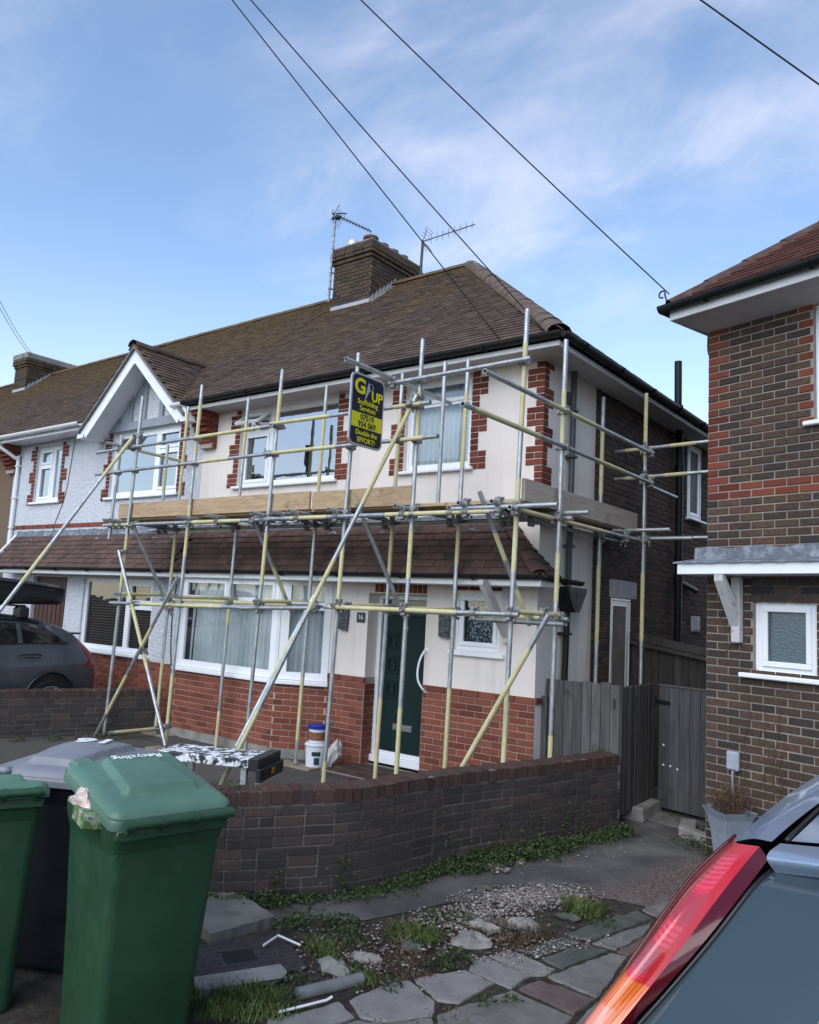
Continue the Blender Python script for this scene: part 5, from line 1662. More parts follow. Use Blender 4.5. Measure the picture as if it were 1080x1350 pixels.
# crumpled sack
mb = MB(); G = []
for i in range(14):
    a = i / 13; row = []
    for k in range(18):
        q = 2 * math.pi * k / 18
        r = (.02 + .15 * math.sin(math.pi * min(1, a * 1.05)) ** .7) * (1 + .22 * math.sin(q * 3 + a * 5) + .14 * math.sin(q * 5 - a * 9))
        row.append((-2.56 + .62 * r * math.cos(q) + (a - .5) * .12, -.33 + .6 * r * math.sin(q), .10 + .02 + a * .34 + .03 * math.sin(q * 2 + a * 6)))
    G.append(row + [row[0]])
mb.grid(np.array(G)); tag(obj('rubble_sack', mb, simple('dirty_white_sack', (0.42, 0.41, 0.40), .7, .3, var=.25, vscale=20, bump=.4), None, True, loc=(-2.56, -.33, .1)), 'crumpled dirty white sack leaning beside the paint tubs', 'sack')

# low work platform with a paint-splashed top and black ribbed end caps
e1 = np.array([.90, .43, 0]); e1 /= np.linalg.norm(e1); e2 = np.array([-e1[1], e1[0], 0])
WP = np.array([-2.46, -2.84, 0.1])
wp = thing('work_platform', 'paint splashed aluminium work platform with black ribbed ends behind the wall', 'work platform', tuple(WP))
WM = basis(e1, e2, Z, WP)
t = NT('paint_splashed_aluminium', .5, .4)
c = t.mix(t.rng(t.noise(13, 6, .7), .47, .53), (0.035, 0.036, 0.04), (0.72, 0.75, 0.79)); t.color(c); M_SPLASH = t.mat
mb = MB()
for k in range(5): mb.bbox(-.12, .86, .005 + k * .085, .005 + k * .085 + .078, .475, .50, .004, 0, WM)
obj('deck', mb, M_SPLASH, wp)
mb = MB(); mb.bbox(-.12, .86, -.03, .0, .42, .497, .004, 0, WM); mb.bbox(-.12, .86, .435, .465, .42, .497, .004, 0, WM)
rngs = random.Random(3)
for k in range(16):
    x = .02 + k * .053; mb.bbox(x, x + .012 + rngs.random() * .018, -.0345, -.0302, .475 - rngs.random() * .055, .498, .002, 0, WM)
obj('side_rail', mb, M_SPLASH, wp)
for y in (-.05, .25):
    mb = MB(); mb.bbox(.86, .97, y, y + .28, .40, .515, .008, 0, WM)
    mb.bbox(.95, 1.0, y - .012, y + .295, .30, .425, .008, 0, WM)
    for k in range(4): mb.bbox(1.0, 1.012, y + .03, y + .26, .34 + k * .021, .351 + k * .021, .003, 0, WM)
    for k in range(5): mb.bbox(.95, .975, y + .01 + k * .052, y + .045 + k * .052, .432, .492, .004, 0, WM)
    obj('end_cap', mb, simple('black_ribbed_plastic', (0.016, 0.017, 0.019), .5, .4) if 'black_ribbed_plastic' not in MATS else MATS['black_ribbed_plastic'], wp)
mb = MB(); mb.bbox(1.013, 1.018, .19, .26, .345, .40, .001, 0, WM); mb.bbox(1.019, 1.021, .20, .25, .36, .368, .0005, 1, WM); mb.bbox(1.019, 1.021, .205, .225, .378, .392, .0005, 1, WM)
obj('warning_label', mb, [simple('orange_label', (0.55, 0.22, 0.01), .5), M_BLACKPAINT], wp)
for x, y in ((.80, .02), (.80, .40), (.06, .02), (.06, .40)):
    mb = MB(); mb.bbox(x - .03, x + .03, y - .02, y + .03, .0, .42, .004, 0, WM @ Matrix.Shear('XY', 4, (0.0, 0.0))); obj('leg', mb, M_ALU2 if 'M_ALU2' in globals() else M_GALV, wp)

# ================================================================ GARDEN WALLS
def path_pts(ctrl, step=.02):
    c = catmull(ctrl, 400); d = np.r_[0, np.cumsum(np.linalg.norm(np.diff(c, axis=0), axis=1))]
    return c, d


def curved_wall(root, ctrl, base, height, thick, limit=300):
    c, d = path_pts([(x, y, 0) for x, y in ctrl]); L = d[-1]
    at = lambda s: np.array([np.interp(s, d, c[:, k]) for k in range(3)])

    def frame(s):
        t_ = at(min(s + .02, L)) - at(max(s - .02, 0)); t_ /= np.linalg.norm(t_)
        return at(s), t_, np.array([t_[1], -t_[0], 0])
    # core
    n = int(L / .08); G0, G1 = [], []
    for i in range(n + 1):
        p, t_, nn = frame(L * i / n)
        G0.append([p - nn * .01 + Z * base, p - nn * .01 + Z * (base + height - .012), p - nn * (thick - .01) + Z * (base + height - .012), p - nn * (thick - .01) + Z * base])
    mb = MB().grid(np.array(G0)); mb.add(G0[0], [(0, 1, 2, 3)]); mb.add(G0[-1], [(0, 1, 2, 3)])
    obj('mortar_core', mb, M_MORT_D, root)
    bp = Pool(root, 'brick', M_GARDEN, limit=limit); cp_ = Pool(root, 'coping_brick', M_COPING)
    body = height - .115; nc = int(round(body / .073)); ch = body / nc
    for k in range(nc):
        s = .1125 * (k % 2) - .1
        while s < L:
            a, b = max(s, 0) + .006, min(s + .225, L) - .006
            if random.random() < .18: b = min(a + .10, L); s += .112
            else: s += .225
            if b - a < .05: continue
            p, t_, nn = frame((a + b) / 2)
            dp = .013 + random.uniform(-.005, .004)
            tt = t_ + Z * random.uniform(-.012, .012); tt /= np.linalg.norm(tt)
            M = basis(tt * (b - a), -nn * dp, Z * (ch - .012), p - nn * .01 + Z * (base + (k + .5) * ch))
            if k >= 0: bp.add(M)
            q = p - nn * (thick - .01)
            bp.add(basis(-tt * (b - a), nn * dp, Z * (ch - .012), q + Z * (base + (k + .5) * ch)))
    s = .0
    while s < L - .05:
        w = .068 + random.uniform(-.004, .004)
        p, t_, nn = frame(s + w / 2); s += w + .010
        j = random.uniform(-.006, .006)
        tt = t_ + Z * random.uniform(-.05, .05); tt /= np.linalg.norm(tt)
        cp_.add(basis(tt * w, -nn * (thick + .012 + random.uniform(-.006, .006)), Z * .108, p - nn * (thick + .004) + Z * (base + height - .056 + j)))
    bp.finish(); cp_.finish()


gw = thing('garden_wall', 'curving dark brick garden wall with upright coping bricks in front of the scaffolded house', 'garden wall', (0, -2.5, 0))
FRONT = [(-1.6, -4.22), (-.90, -4.14), (-.35, -3.92), (-.03, -3.46), (.20, -2.98), (.37, -1.98), (.60, -1.16), (.79, -.28), (.90, .22)]
curved_wall(gw, FRONT, -.02, .765, .20)
nw = thing('garden_wall', 'low dark brick wall between the two front gardens beside the parked car', 'garden wall', (-6.5, -1.5, 0))
curved_wall(nw, [(-7.25, -4.4), (-7.05, -3.3), (-6.72, -2.3), (-6.40, -1.35), (-6.16, -.75), (-6.02, -.40)], .06, .67, .20, limit=200)

# raised front garden behind the wall
poly = [(x - .05, y + .05) for x, y in FRONT] + [(.80, .9), (0, 1.0), (0, .1), (-6.1, .1), (-6.1, -.4), (-6.5, -1.5), (-7.3, -4.4), (-7.3, -9), (-4, -6.0), (-2.6, -4.2)]
mb = MB(); mb.add([(x, y, .10) for x, y in poly], [tuple(range(len(poly)))]); tag(obj('front_garden', mb, M_GARDENG, None, recalc=False), kind='structure')
mb = MB(); mb.add([(-7.4, -9, .095), (-6.45, -1.6, .095), (-6.1, -.4, .095), (-6.1, .1, .095), (-13, .1, .095), (-14, -9, .095)], [(0, 1, 2, 3, 4, 5)]); tag(obj('neighbour_driveway', mb, M_TARMAC, None, recalc=False), kind='structure')

# ================================================================ FENCES AND GATE
def plank_run(root, p, q, z0, z1, w, mat, name='fence_board', gap=.006, th=.018, slope=0.0, jit=.012, limit=300):
    p, q = np.array([*p, 0.0]), np.array([*q, 0.0]); L = np.linalg.norm(q - p); U = (q - p) / L; N = np.array([U[1], -U[0], 0])
    n = max(1, int(round(L / w))); ww = L / n
    M0 = None
    for i in range(n):
        m_ = MB(); zt = z1 + slope * (i + .5) / n + random.uniform(-jit, jit)
        m_.bbox(gap / 2, ww - gap / 2, 0, th, z0, zt, .003, 0, basis(U, -N, Z, p + U * (i * ww) + N * random.uniform(0, .006)))
        obj(name, m_, mat, root)
    return U, N, L


f1 = thing('timber_fence', 'weathered grey close boarded fence between the house corner and the brick wall end', 'fence', (.4, .3, 0))
plank_run(f1, (.02, .22), (.83, .32), .10, 1.43, .105, M_FENCE)
mb = MB(); mb.bbox(.0, .04, .16, .21, .1, 1.24, .004); mb.bbox(.045, .075, .14, .2, .1, 1.25, .004); obj('post', mb, M_FENCE, f1)
mb = MB(); mb.bbox(.775, .79, .285, .297, 1.18, 1.28, .003); obj('latch', mb, M_BLACKPAINT, f1)
f2 = thing('timber_fence', 'dark narrow boarded fence panel turning in beside the blue grey gate', 'fence', (.8, .95, 0))
plank_run(f2, (.845, .33), (.80, 1.38), .10, 1.40, .052, M_FENCE_D, gap=.010, th=.022, jit=.006)
mb = MB(); mb.bbox(.76, .80, .6, 1.38, .45, .52, .004); mb.bbox(.76, .80, .6, 1.38, 1.15, 1.22, .004); obj('rail', mb, M_FENCE_D, f2)
f3 = thing('timber_fence', 'tall dark fence with a top rail behind the gate', 'fence', (.7, 2.6, 0))
plank_run(f3, (-.02, 2.62), (1.9, 2.55), .0, 1.92, .10, M_FENCE_D, slope=-.28, jit=.005)
mb = MB()
a, b = np.array([-.02, 2.60, 1.80]), np.array([1.9, 2.53, 1.52])
mb.add([a, b, b + Z * .05, a + Z * .05, a - Y3 * .06, b - Y3 * .06, b + Z * .05 - Y3 * .06, a + Z * .05 - Y3 * .06], [(0, 1, 2, 3), (4, 7, 6, 5), (0, 4, 5, 1), (3, 2, 6, 7), (0, 3, 7, 4), (1, 5, 6, 2)])
mb.add([a + Z * .06, b + Z * .06, b + Z * .16, a + Z * .16, a - Y3 * .02 + Z * .06, b - Y3 * .02 + Z * .06, b - Y3 * .02 + Z * .16, a - Y3 * .02 + Z * .16], [(0, 1, 2, 3), (4, 7, 6, 5), (0, 4, 5, 1), (3, 2, 6, 7), (0, 3, 7, 4), (1, 5, 6, 2)])
obj('rail', mb, M_FENCE_D, f3)
gtg = thing('garden_gate', 'blue grey boarded side gate between the two houses', 'gate', (1.4, 1.35, 0))
plank_run(gtg, (.84, 1.42), (1.98, 1.16), .03, 1.37, .125, M_GATE, name='gate_board', gap=.004, jit=.002)
gU = np.array([.975, -.222, 0]); gN = np.array([-.222, -.975, 0]); gM = basis(gU, -gN, Z, (.84, 1.42, 0))
mb = MB(); mb.bbox(-.01, 1.17, -.012, .03, 1.372, 1.395, .004, 0, gM); obj('top_rail', mb, M_FENCE, gtg)
mb = MB(); mb.bbox(-.06, .15, -.018, -.006, 1.17, 1.215, .004, 0, gM); mb.bbox(-.06, -.03, -.03, -.004, 1.13, 1.25, .004, 0, gM); mb.bbox(.86, .98, -.018, -.006, .78, .80, .004, 0, gM); obj('hinge', mb, M_BLACKPAINT, gtg)
mb = MB()
for x, z in ((.07, .72), (.07, .50), (.16, .50), (.25, .48), (.95, .80)): mb.lathe([(0, 0), (.014, 0), (.012, .006), (0, .008)], n=8, M=gM @ Matrix.Translation((x, -.008, z)) @ Matrix.Rotation(math.radians(90), 4, 'X'))
obj('bolt_head', mb, M_UPVC, gtg)
# masonry step and broken kerbs near the gate
def block(name, label, cat, x, y, z0, l, w, h, rot, mat, group=None, b=.015):
    M = Matrix.Translation((x, y, z0)) @ Matrix.Rotation(rot, 4, 'Z')
    m_ = MB(); m_.bbox(-l / 2, l / 2, -w / 2, w / 2, 0, h, b, 0, M)
    v = m_.v[-1]; v += np.array([[random.uniform(-1, 1) * .012 * min(1, l * 2) for _ in range(3)] for _ in range(len(v))])
    return tag(obj(name, m_, mat, None, loc=(x, y, z0)), label, cat, group)


block('concrete_block', 'rough concrete block at the foot of the dark fence by the wall end', 'block', .80, 1.02, -.02, .26, .62, .15, .05, M_CONC)
block('stone_kerb', 'broken kerb stone lying on the ground beside the gate', 'kerb stone', 1.42, .72, -.02, .16, .42, .10, .25, M_CONC, 'broken kerbs by the planter')
block('stone_kerb', 'kerb stone lying across in front of the grey planter', 'kerb stone', 1.62, .46, -.02, .40, .13, .10, -.42, M_CONC, 'broken kerbs by the planter')
block('door_slab', 'dark stone slab on the ground in front of the gate', 'slab', 1.20, 1.02, -.03, .62, .40, .04, -.2, M_SLAB_D)

# ================================================================ GREY PLANTER WITH A DEAD PLANT
PX, PY = 2.10, -.225
pt = thing('planter', 'tall flared grey planter with a dried plant against the brick house', 'planter', (PX, PY, .0), math.radians(-38))
PM = WORLD[pt.name]; PS = .84
prof = [(.105, 0), (.118, .15), (.135, .30), (.162, .42), (.198, .49)]
mb = MB(); G = []
for r, z in [(r_ * PS, z_) for r_, z_ in prof] + [(.186 * PS, .487), (.172 * PS, .44), (.15 * PS, .42)]:
    G.append([(r, -r, z + (.0 if z < .45 else 0)), (r, r, z), (-r, r, z), (-r, -r, z), (r, -r, z)])
mb.grid(xf(np.array(G).reshape(-1, 3), PM).reshape(len(G), 5, 3)); mb.add(xf([(r_, s_, .42) for r_, s_ in ((.13, -.13), (.13, .13), (-.13, .13), (-.13, -.13))], PM), [(0, 1, 2, 3)], 1)
mb.add(xf([(.088, -.088, 0.001), (.088, .088, 0.001), (-.088, .088, 0.001), (-.088, -.088, .001)], PM), [(0, 1, 2, 3)])
obj('pot', mb, [simple('grey_planter', (0.24, 0.275, 0.325), .6, .3, var=.12, vscale=9), M_SOIL], pt)
M_TWIG = simple('dead_twigs', (0.11, 0.075, 0.05), .9, .1, var=.4, vscale=30); M_DEADLEAF = simple('dead_leaves', (0.085, 0.05, 0.032), .9, .1, var=.5, vscale=40)
tw = MB(); lf = MB()
for k in range(120):
    a = random.uniform(0, 2 * math.pi); r0 = random.uniform(0, .10); h = random.uniform(.10, .33); sp = random.uniform(.02, .16)
    p0 = np.array([r0 * math.cos(a), r0 * math.sin(a), .40]); p2 = p0 + np.array([sp * math.cos(a + random.uniform(-.7, .7)), sp * math.sin(a + random.uniform(-.7, .7)), h])
    pm = (p0 + p2) / 2 + np.array([random.uniform(-.03, .03), random.uniform(-.03, .03), .03])
    tw.sweep(xf(catmull([p0, pm, p2], 5), PM), .0022, 3, cap=False)
    for j in range(5):
        c = catmull([p0, pm, p2], 12)[random.randint(4, 11)] + np.random.default_rng(k * 9 + j).normal(0, .012, 3)
        d1, d2 = rng.normal(0, 1, 3), rng.normal(0, 1, 3); d1 /= np.linalg.norm(d1); d2 /= np.linalg.norm(d2); s_ = random.uniform(.006, .016)
        lf.add(xf([c - d1 * s_, c + d2 * s_ * .6, c + d1 * s_, c - d2 * s_ * .6], PM), [(0, 1, 2, 3)])
for k in range(5): tw.sweep(xf(catmull([(.0, .0, .4), (.01 * k, .02, .6), (.03 * k - .06, .01, .72 + .03 * k)], 6), PM), .003, 4)
obj('stems', tw, M_TWIG, pt, recalc=False); obj('leaves', lf, M_DEADLEAF, pt, recalc=False)
# dead climber on the wall
cl_ = MB()
for s_ in range(7):
    pts = []; u = .58 + random.uniform(-.05, .25); z = .1
    while z < 1.75 - s_ * .12:
        pts.append(xf([[u, -.018 - random.random() * .012, z]], RM)[0]); z += .10; u += random.uniform(-.055, .038)
    if len(pts) > 3: cl_.sweep(catmull(pts, len(pts) * 3), .0035, 4, cap=False)
pts = [xf([[.16 + .05 * math.sin(k * 1.3) + k * .012, -.02, 2.42 - k * .07]], RM)[0] for k in range(9)]
cl_.sweep(catmull(pts, 24), .004, 4, cap=False)
tag(obj('dead_climber', cl_, M_TWIG, None, recalc=False, loc=tuple(P_(.6, -.02, 0))), 'dry leafless climber stems clinging to the brown brick wall', 'climber')

# ================================================================ PAVING, RUBBLE AND LITTER
pv = thing('pavement', None, None, (1.7, -3.7, -.03)); pv['kind'] = 'structure'


SLAB_EDGE = []


def slab(poly, mat, h=.035, z=-.004, name='paving_slab'):
    pp = []
    for a_, b_ in zip(poly, poly[1:] + poly[:1]):
        a_, b_ = np.array(a_), np.array(b_); k_ = max(2, int(np.linalg.norm(b_ - a_) / .045))
        for q_ in range(k_): pp.append(tuple(a_ + (b_ - a_) * q_ / k_ + np.array([random.uniform(-.006, .006), random.uniform(-.006, .006)])))
    poly = pp; SLAB_EDGE.extend(pp[::2])
    n = len(poly); c = np.mean(np.array(poly), axis=0); m_ = MB(); v = []
    tz = [random.uniform(-.003, .003) for _ in poly]
    for sc_, zz_ in ((1, -h), (1, -.008), (.975, 0)):
        for (x, y), t_ in zip(poly, tz): v.append((c[0] + (x - c[0]) * sc_, c[1] + (y - c[1]) * sc_, z + zz_ + t_))
    fs = [tuple(range(2 * n, 3 * n))]
    for k in range(2):
        for i in range(n): fs.append((k * n + i, k * n + (i + 1) % n, (k + 1) * n + (i + 1) % n, (k + 1) * n + i))
    m_.add(v, fs); return obj(name, m_, mat, pv)


def inset(P, g=.008):
    P = np.array(P); c = P.mean(0); return [tuple(c + (x - c) * (1 - g / np.linalg.norm(x - c))) for x in P]


slab(inset([(1.393, -3.884), (1.45, -3.733), (1.548, -3.567), (1.765, -3.586), (1.755, -3.931), (1.651, -3.997)]), M_SLAB)
slab(inset([(1.502, -3.423), (1.551, -3.328), (1.868, -3.363), (1.877, -3.58), (1.765, -3.586), (1.554, -3.56)]), M_SLAB)
slab(inset([(1.546, -3.302), (1.577, -3.162), (1.657, -3.13), (1.941, -3.179), (1.937, -3.295), (1.871, -3.36)]), M_SLAB)
slab(inset([(1.888, -3.557), (1.928, -3.372), (2.283, -3.348), (2.28, -3.608)]), M_SLAB_R)
slab(inset([(1.737, -4.131), (1.767, -3.955), (1.886, -3.596), (2.278, -3.621), (2.334, -3.922), (1.904, -4.331)]), M_SLAB_D)
slab(inset([(1.945, -3.301), (1.979, -3.155), (2.08, -2.691), (2.183, -2.668), (2.25, -3.056), (2.282, -3.336), (2.145, -3.331)]), M_SLAB_D)
slab(inset([(1.792, -3.103), (1.848, -2.842), (1.916, -2.674), (2.063, -2.675), (1.963, -3.142)]), M_SLAB_G)
slab(inset([(1.645, -3.109), (1.746, -2.672), (1.87, -2.669), (1.782, -3.083)]), M_SLAB_G)
slab(inset([(1.742, -2.641), (1.778, -2.306), (1.919, -1.835), (2.063, -1.915), (1.898, -2.624)]), M_SLAB_G)
slab(inset([(1.921, -2.652), (2.085, -1.972), (2.133, -2.264), (2.084, -2.639)]), M_SLAB_D)
slab(inset([(2.097, -2.658), (2.143, -2.289), (2.285, -2.252), (2.185, -2.65)]), M_SLAB_R)
slab(inset([(1.921, -1.811), (2.048, -1.27), (2.262, -1.393), (2.068, -1.869)]), M_SLAB_D)
slab(inset([(2.296, -3.347), (2.203, -2.694), (2.503, -2.594), (2.596, -3.337)]), M_SLAB_D)
slab(inset([(2.3, -3.622), (2.297, -3.37), (2.609, -3.37), (2.627, -3.721), (2.355, -3.922)]), M_SLAB_D)
slab(inset([(1.126, -4.771), (1.204, -4.599), (1.269, -4.367), (1.443, -4.435), (1.404, -4.649), (1.293, -4.873)]), M_SLAB)
slab(inset([(1.295, -4.33), (1.326, -4.003), (1.386, -3.904), (1.658, -4.014), (1.728, -4.139), (1.591, -4.368), (1.462, -4.427)]), M_SLAB)
slab(inset([(1.415, -4.639), (1.466, -4.444), (1.597, -4.382), (1.737, -4.152), (1.893, -4.341), (1.517, -4.735)]), M_SLAB_D)
# drain cover, its raised slab and kerb at the left
mb = MB(); dM = Matrix.Translation((.50, -4.40, 0)) @ Matrix.Rotation(math.radians(63), 4, 'Z')
dc = thing('drain_cover', 'dark cast drain cover with a small square hatch beside the bins', 'drain cover', M=dM)
t = NT('cast_iron_cover', .7, .4, .2)
t.color(t.ramp(t.noise(12, 6, .7), [(.3, (.030, .027, .030)), (.7, (.062, .056, .060))])).bump(t.noise(60, 4), .4, .006); M_IRON = t.mat
mb.bbox(-.46, .34, -.25, .25, -.03, .006, .008, 0, dM)
obj('frame', mb, M_IRON, dc)
mb = MB()
for i in range(15):
    for j in range(9):
        x, y = -.43 + i * .053 + (j % 2) * .026, -.22 + j * .054
        if -.13 < x < .13 and -.10 < y < .10: continue
        mb.bbox(x - .016, x + .016, y - .008, y + .008, .005, .011, .003, 0, dM)
obj('tread_pattern', mb, M_IRON, dc)
mb = MB(); mb.bbox(-.11, .09, -.085, .085, -.01, .010, .004, 0, dM); ring(mb, dM @ Matrix.Rotation(math.radians(90), 4, 'X') @ Matrix.Translation((0, 0, 0)), -.12, .10, -.095, .095, .008, -.014, -.006, .002); obj('hatch', mb, M_BLACKPAINT, dc)
slab([(-.62, -4.22), (-.36, -3.78), (.26, -3.90), (.20, -4.38)], M_SLAB_D, h=.10, z=.055, name='raised_slab')
block('stone_kerb', 'rough kerb piece along the near edge of the drain cover', 'kerb stone', .74, -4.60, -.02, .50, .13, .055, 1.15, M_CONC, 'kerb pieces by the drain cover', .01)
mb = MB(); mb.sweep([(1.08, -4.50, .01), (1.21, -4.12, .012)], .035, 12); tag(obj('pipe_offcut', mb, simple('grey_clay_pipe', (0.17, .18, .185), .8, var=.25, bump=.3), None, True, loc=(1.15, -4.3, 0)), 'short length of grey pipe lying in the weeds by the slabs', 'pipe')
M_PVC = simple('white_trim_offcut', (0.66, 0.67, 0.68), .5)
for name_, lab, pts in (('trim_offcut', 'bent white plastic strip lying on the drain cover', [(.52, -4.24, .03), (.50, -4.10, .045), (.66, -4.06, .02)]), ('trim_offcut', 'straight white plastic strip lying beside the grey pipe', [(1.16, -4.72, .02), (1.25, -4.45, .02), (1.26, -4.42, .03)])):
    mb = MB(); mb.sweep([np.array(p) for p in pts], .008, 5); tag(obj('trim_offcut', mb, M_PVC, None, loc=pts[0]), lab, 'offcut', 'white plastic offcuts')
rocks = [(.98, -4.10, .10), (1.03, -3.88, .08), (1.35, -3.20, .13), (1.28, -2.95, .09), (1.45, -2.72, .10), (.86, -2.30, .06), (1.62, -2.36, .07), (1.12, -3.55, .07)]
labs = ['grey stone lying in the weeds right of the drain cover', 'small rounded stone beside the weeds near the drain cover', 'flat broken concrete lump in the rubble beside the slabs', 'small pale lump of concrete in the rubble near the tarmac', 'flat pale stone just below the white gravel', 'little stone at the edge of the tarmac by the gravel', 'whitish stone beside the green grass tuft', 'small stone in the brown weeds near the slabs']
for (x, y, r), lab in zip(rocks, labs):
    m_ = MB(); G = []
    sd_ = np.random.default_rng(int(x * 1000 + r * 777))
    ph = sd_.uniform(0, 6, 6)
    for i in range(7):
        th = math.pi * i / 6; row = []
        for k in range(10):
            q = 2 * math.pi * k / 10
            rr_ = r * (1 + .22 * math.sin(2 * q + ph[0]) + .15 * math.sin(3 * q + ph[1] + th * 2) + .1 * math.sin(th * 3 + ph[2]))
            row.append((x + rr_ * math.sin(th) * math.cos(q) * 1.15, y + rr_ * math.sin(th) * math.sin(q) * .85, max(-.02, .0 + rr_ * .34 * math.cos(th)) + .012 * math.sin(q * 5 + ph[3]) * math.sin(th)))
        G.append(row + [row[0]])
    m_.grid(np.array(G)); tag(obj('stone', m_, M_SLAB_G if r < .08 else M_CONC, None, 14, loc=(x, y, 0)), lab, 'stone', 'loose stones by the path')

# pebbles: one mass
t = NT('white_pebbles', .85, .2); t.color(t.ramp(t.rand(), [(0, (.07, .062, .055)), (.35, (.15, .13, .118)), (.75, (.27, .24, .22)), (1, (.46, .43, .41))])); M_PEB = t.mat
OCT = np.array([(1, 0, 0), (0, 1, 0), (-1, 0, 0), (0, -1, 0), (.6, .6, .6), (-.6, .6, .6), (-.6, -.6, .6), (.6, -.6, .6)]); OF = [(0, 1, 4), (1, 2, 5), (2, 3, 6), (3, 0, 7), (4, 5, 6, 7), (0, 4, 7), (1, 5, 4), (2, 6, 5), (3, 7, 6)]
pb = MB()


def pebbles(n, cx_, cy_, sx_, sy_, rot, r0, r1):
    for _ in range(n):
        a, b = rng.normal(0, .45), rng.normal(0, .45)
        if a * a + b * b > 1.2: continue
        x, y = cx_ + a * sx_ * math.cos(rot) - b * sy_ * math.sin(rot), cy_ + a * sx_ * math.sin(rot) + b * sy_ * math.cos(rot)
        s_ = rng.uniform(r0, r1) * (1 if rng.random() < .85 else 1.5); q = rng.uniform(0, 6.28); R_ = np.array([[math.cos(q), -math.sin(q), 0], [math.sin(q), math.cos(q), 0], [0, 0, 1]])
        pb.add((OCT * rng.uniform(.7, 1.2, (8, 3)) * s_ * np.array([1, .8, .6])) @ R_.T + np.array([x, y, s_ * .25 - .004]), OF)


pebbles(3400, 1.20, -2.22, .62, .28, 1.05, .004, .011)
pebbles(1100, 1.12, -2.85, .45, .24, .9, .004, .014)
pebbles(70, .70, -1.80, .13, .10, .7, .014, .03)
pebbles(60, .66, -1.55, .16, .10, 1.2, .012, .022)
pebbles(450, 1.18, -3.3, .9, .45, 1.0, .005, .017)
pebbles(150, .9, -1.2, 1.6, .5, 1.15, .004, .010)
pebbles(260, 1.75, -2.95, .55, .12, 1.1, .005, .012)
pebbles(320, .9, -4.0, .8, .5, 1.0, .004, .012)
pebbles(500, -1.5, -1.8, 2.6, 1.1, .3, .004, .012)
v_ = pb.v
for a in v_:
    if a[0][0] < 0.0 and a[0][1] > -3.3 and a[:, 0].mean() < .1: a[:, 2] += .103
tag(obj('gravel', pb, M_PEB, None, recalc=False), kind='stuff')

# ---- weeds: leaf-sized faces spread through low clumps
def leaf_mat(name, cols):
    t = NT(name, .65, .3); t.color(t.ramp(t.rand(), cols)); return t.mat


M_LEAF = leaf_mat('weed_leaf', [(0, (.022, .036, .014)), (.5, (.040, .064, .021)), (1, (.072, .098, .034))])
M_GRASS = leaf_mat('grass_blade', [(0, (.050, .075, .018)), (.6, (.085, .125, .03)), (1, (.15, .15, .06))])
M_DRY = leaf_mat('dry_weed', [(0, (.045, .028, .018)), (.5, (.085, .058, .035)), (1, (.14, .11, .075))])
lw, gr, dw = MB(), MB(), MB()


def leaf(mb_, c, s_, up=.5):
    d1 = rng.normal(0, 1, 3); d1[2] = d1[2] * .5 + up * .3; d1 /= np.linalg.norm(d1); d2 = np.cross(d1, rng.normal(0, 1, 3)); d2 /= np.linalg.norm(d2) + 1e-9
    mb_.add([c, c + d1 * s_ * .55 + d2 * s_ * .32, c + d1 * s_, c + d1 * s_ * .55 - d2 * s_ * .32], [(0, 1, 2, 3)])


def clump(mb_, x, y, z, r, h, n, s0=.014, s1=.034):
    for _ in range(n):
        a = rng.uniform(0, 6.28); q = r * math.sqrt(rng.random()); zz_ = h * (1 - (q / r) ** 2 * .7) * rng.random() ** .7
        leaf(mb_, np.array([x + q * math.cos(a), y + q * math.sin(a), z + zz_]), rng.uniform(s0, s1))


def blades(mb_, x, y, z, r, h, n, w=.004):
    for _ in range(n):
        a = rng.uniform(0, 6.28); q = r * math.sqrt(rng.random()); p = np.array([x + q * math.cos(a), y + q * math.sin(a), z])
        l = rng.normal(0, .5, 3) * h; l[2] = h * rng.uniform(.6, 1.1); sd_ = np.array([math.cos(a + 1.3), math.sin(a + 1.3), 0]) * w
        m = p + l * .55 + np.array([0, 0, h * .1])
        mb_.add([p - sd_, p + sd_, m + sd_ * .7, p + l, m - sd_ * .7], [(0, 1, 2, 4), (4, 2, 3)])


cw, dw_ = path_pts([(x, y, 0) for x, y in FRONT])
for _ in range(330):
    s_ = rng.uniform(1.0, dw_[-1]); p = np.array([np.interp(s_, dw_, cw[:, k]) for k in range(3)]); f_ = s_ / dw_[-1]
    big_ = .7 + .5 * math.sin(s_ * 2.1) + (.5 if f_ > .72 else 0)
    off = abs(rng.normal(.03, .08)); t_ = np.array([np.interp(min(s_ + .05, dw_[-1]), dw_, cw[:, k]) for k in range(3)]) - p; t_ /= np.linalg.norm(t_) + 1e-9
    n_ = np.array([t_[1], -t_[0], 0]); p = p + n_ * (.04 + off)
    clump(lw, p[0], p[1], 0, rng.uniform(.05, .11), rng.uniform(.05, .13) * big_, int(46 * big_) + 10)
for s_, h in ((3.3, .42), (3.9, .30), (4.4, .28), (4.75, .34), (5.05, .30), (2.2, .2), (1.7, .16)):   # growth climbing the wall face
    if s_ > dw_[-1]: continue
    p = np.array([np.interp(s_, dw_, cw[:, k]) for k in range(3)])
    for _ in range(90):
        zz_ = h * rng.random() ** 1.2 + .05; leaf(lw, p + np.array([.025 + rng.uniform(0, .05), rng.normal(0, .05), zz_]), rng.uniform(.012, .028))
for _ in range(9):      # plants on the coping
    s_ = rng.uniform(1.5, dw_[-1] - .1); p = np.array([np.interp(s_, dw_, cw[:, k]) for k in range(3)])
    clump(lw, p[0] - .06, p[1] + .03, .735, .035, .05, 16, .008, .018)
clump(lw, .66, .10, .735, .07, .10, 60, .01, .03)
clump(gr, -.35, -3.84, .72, .09, .09, 60, .012, .03)
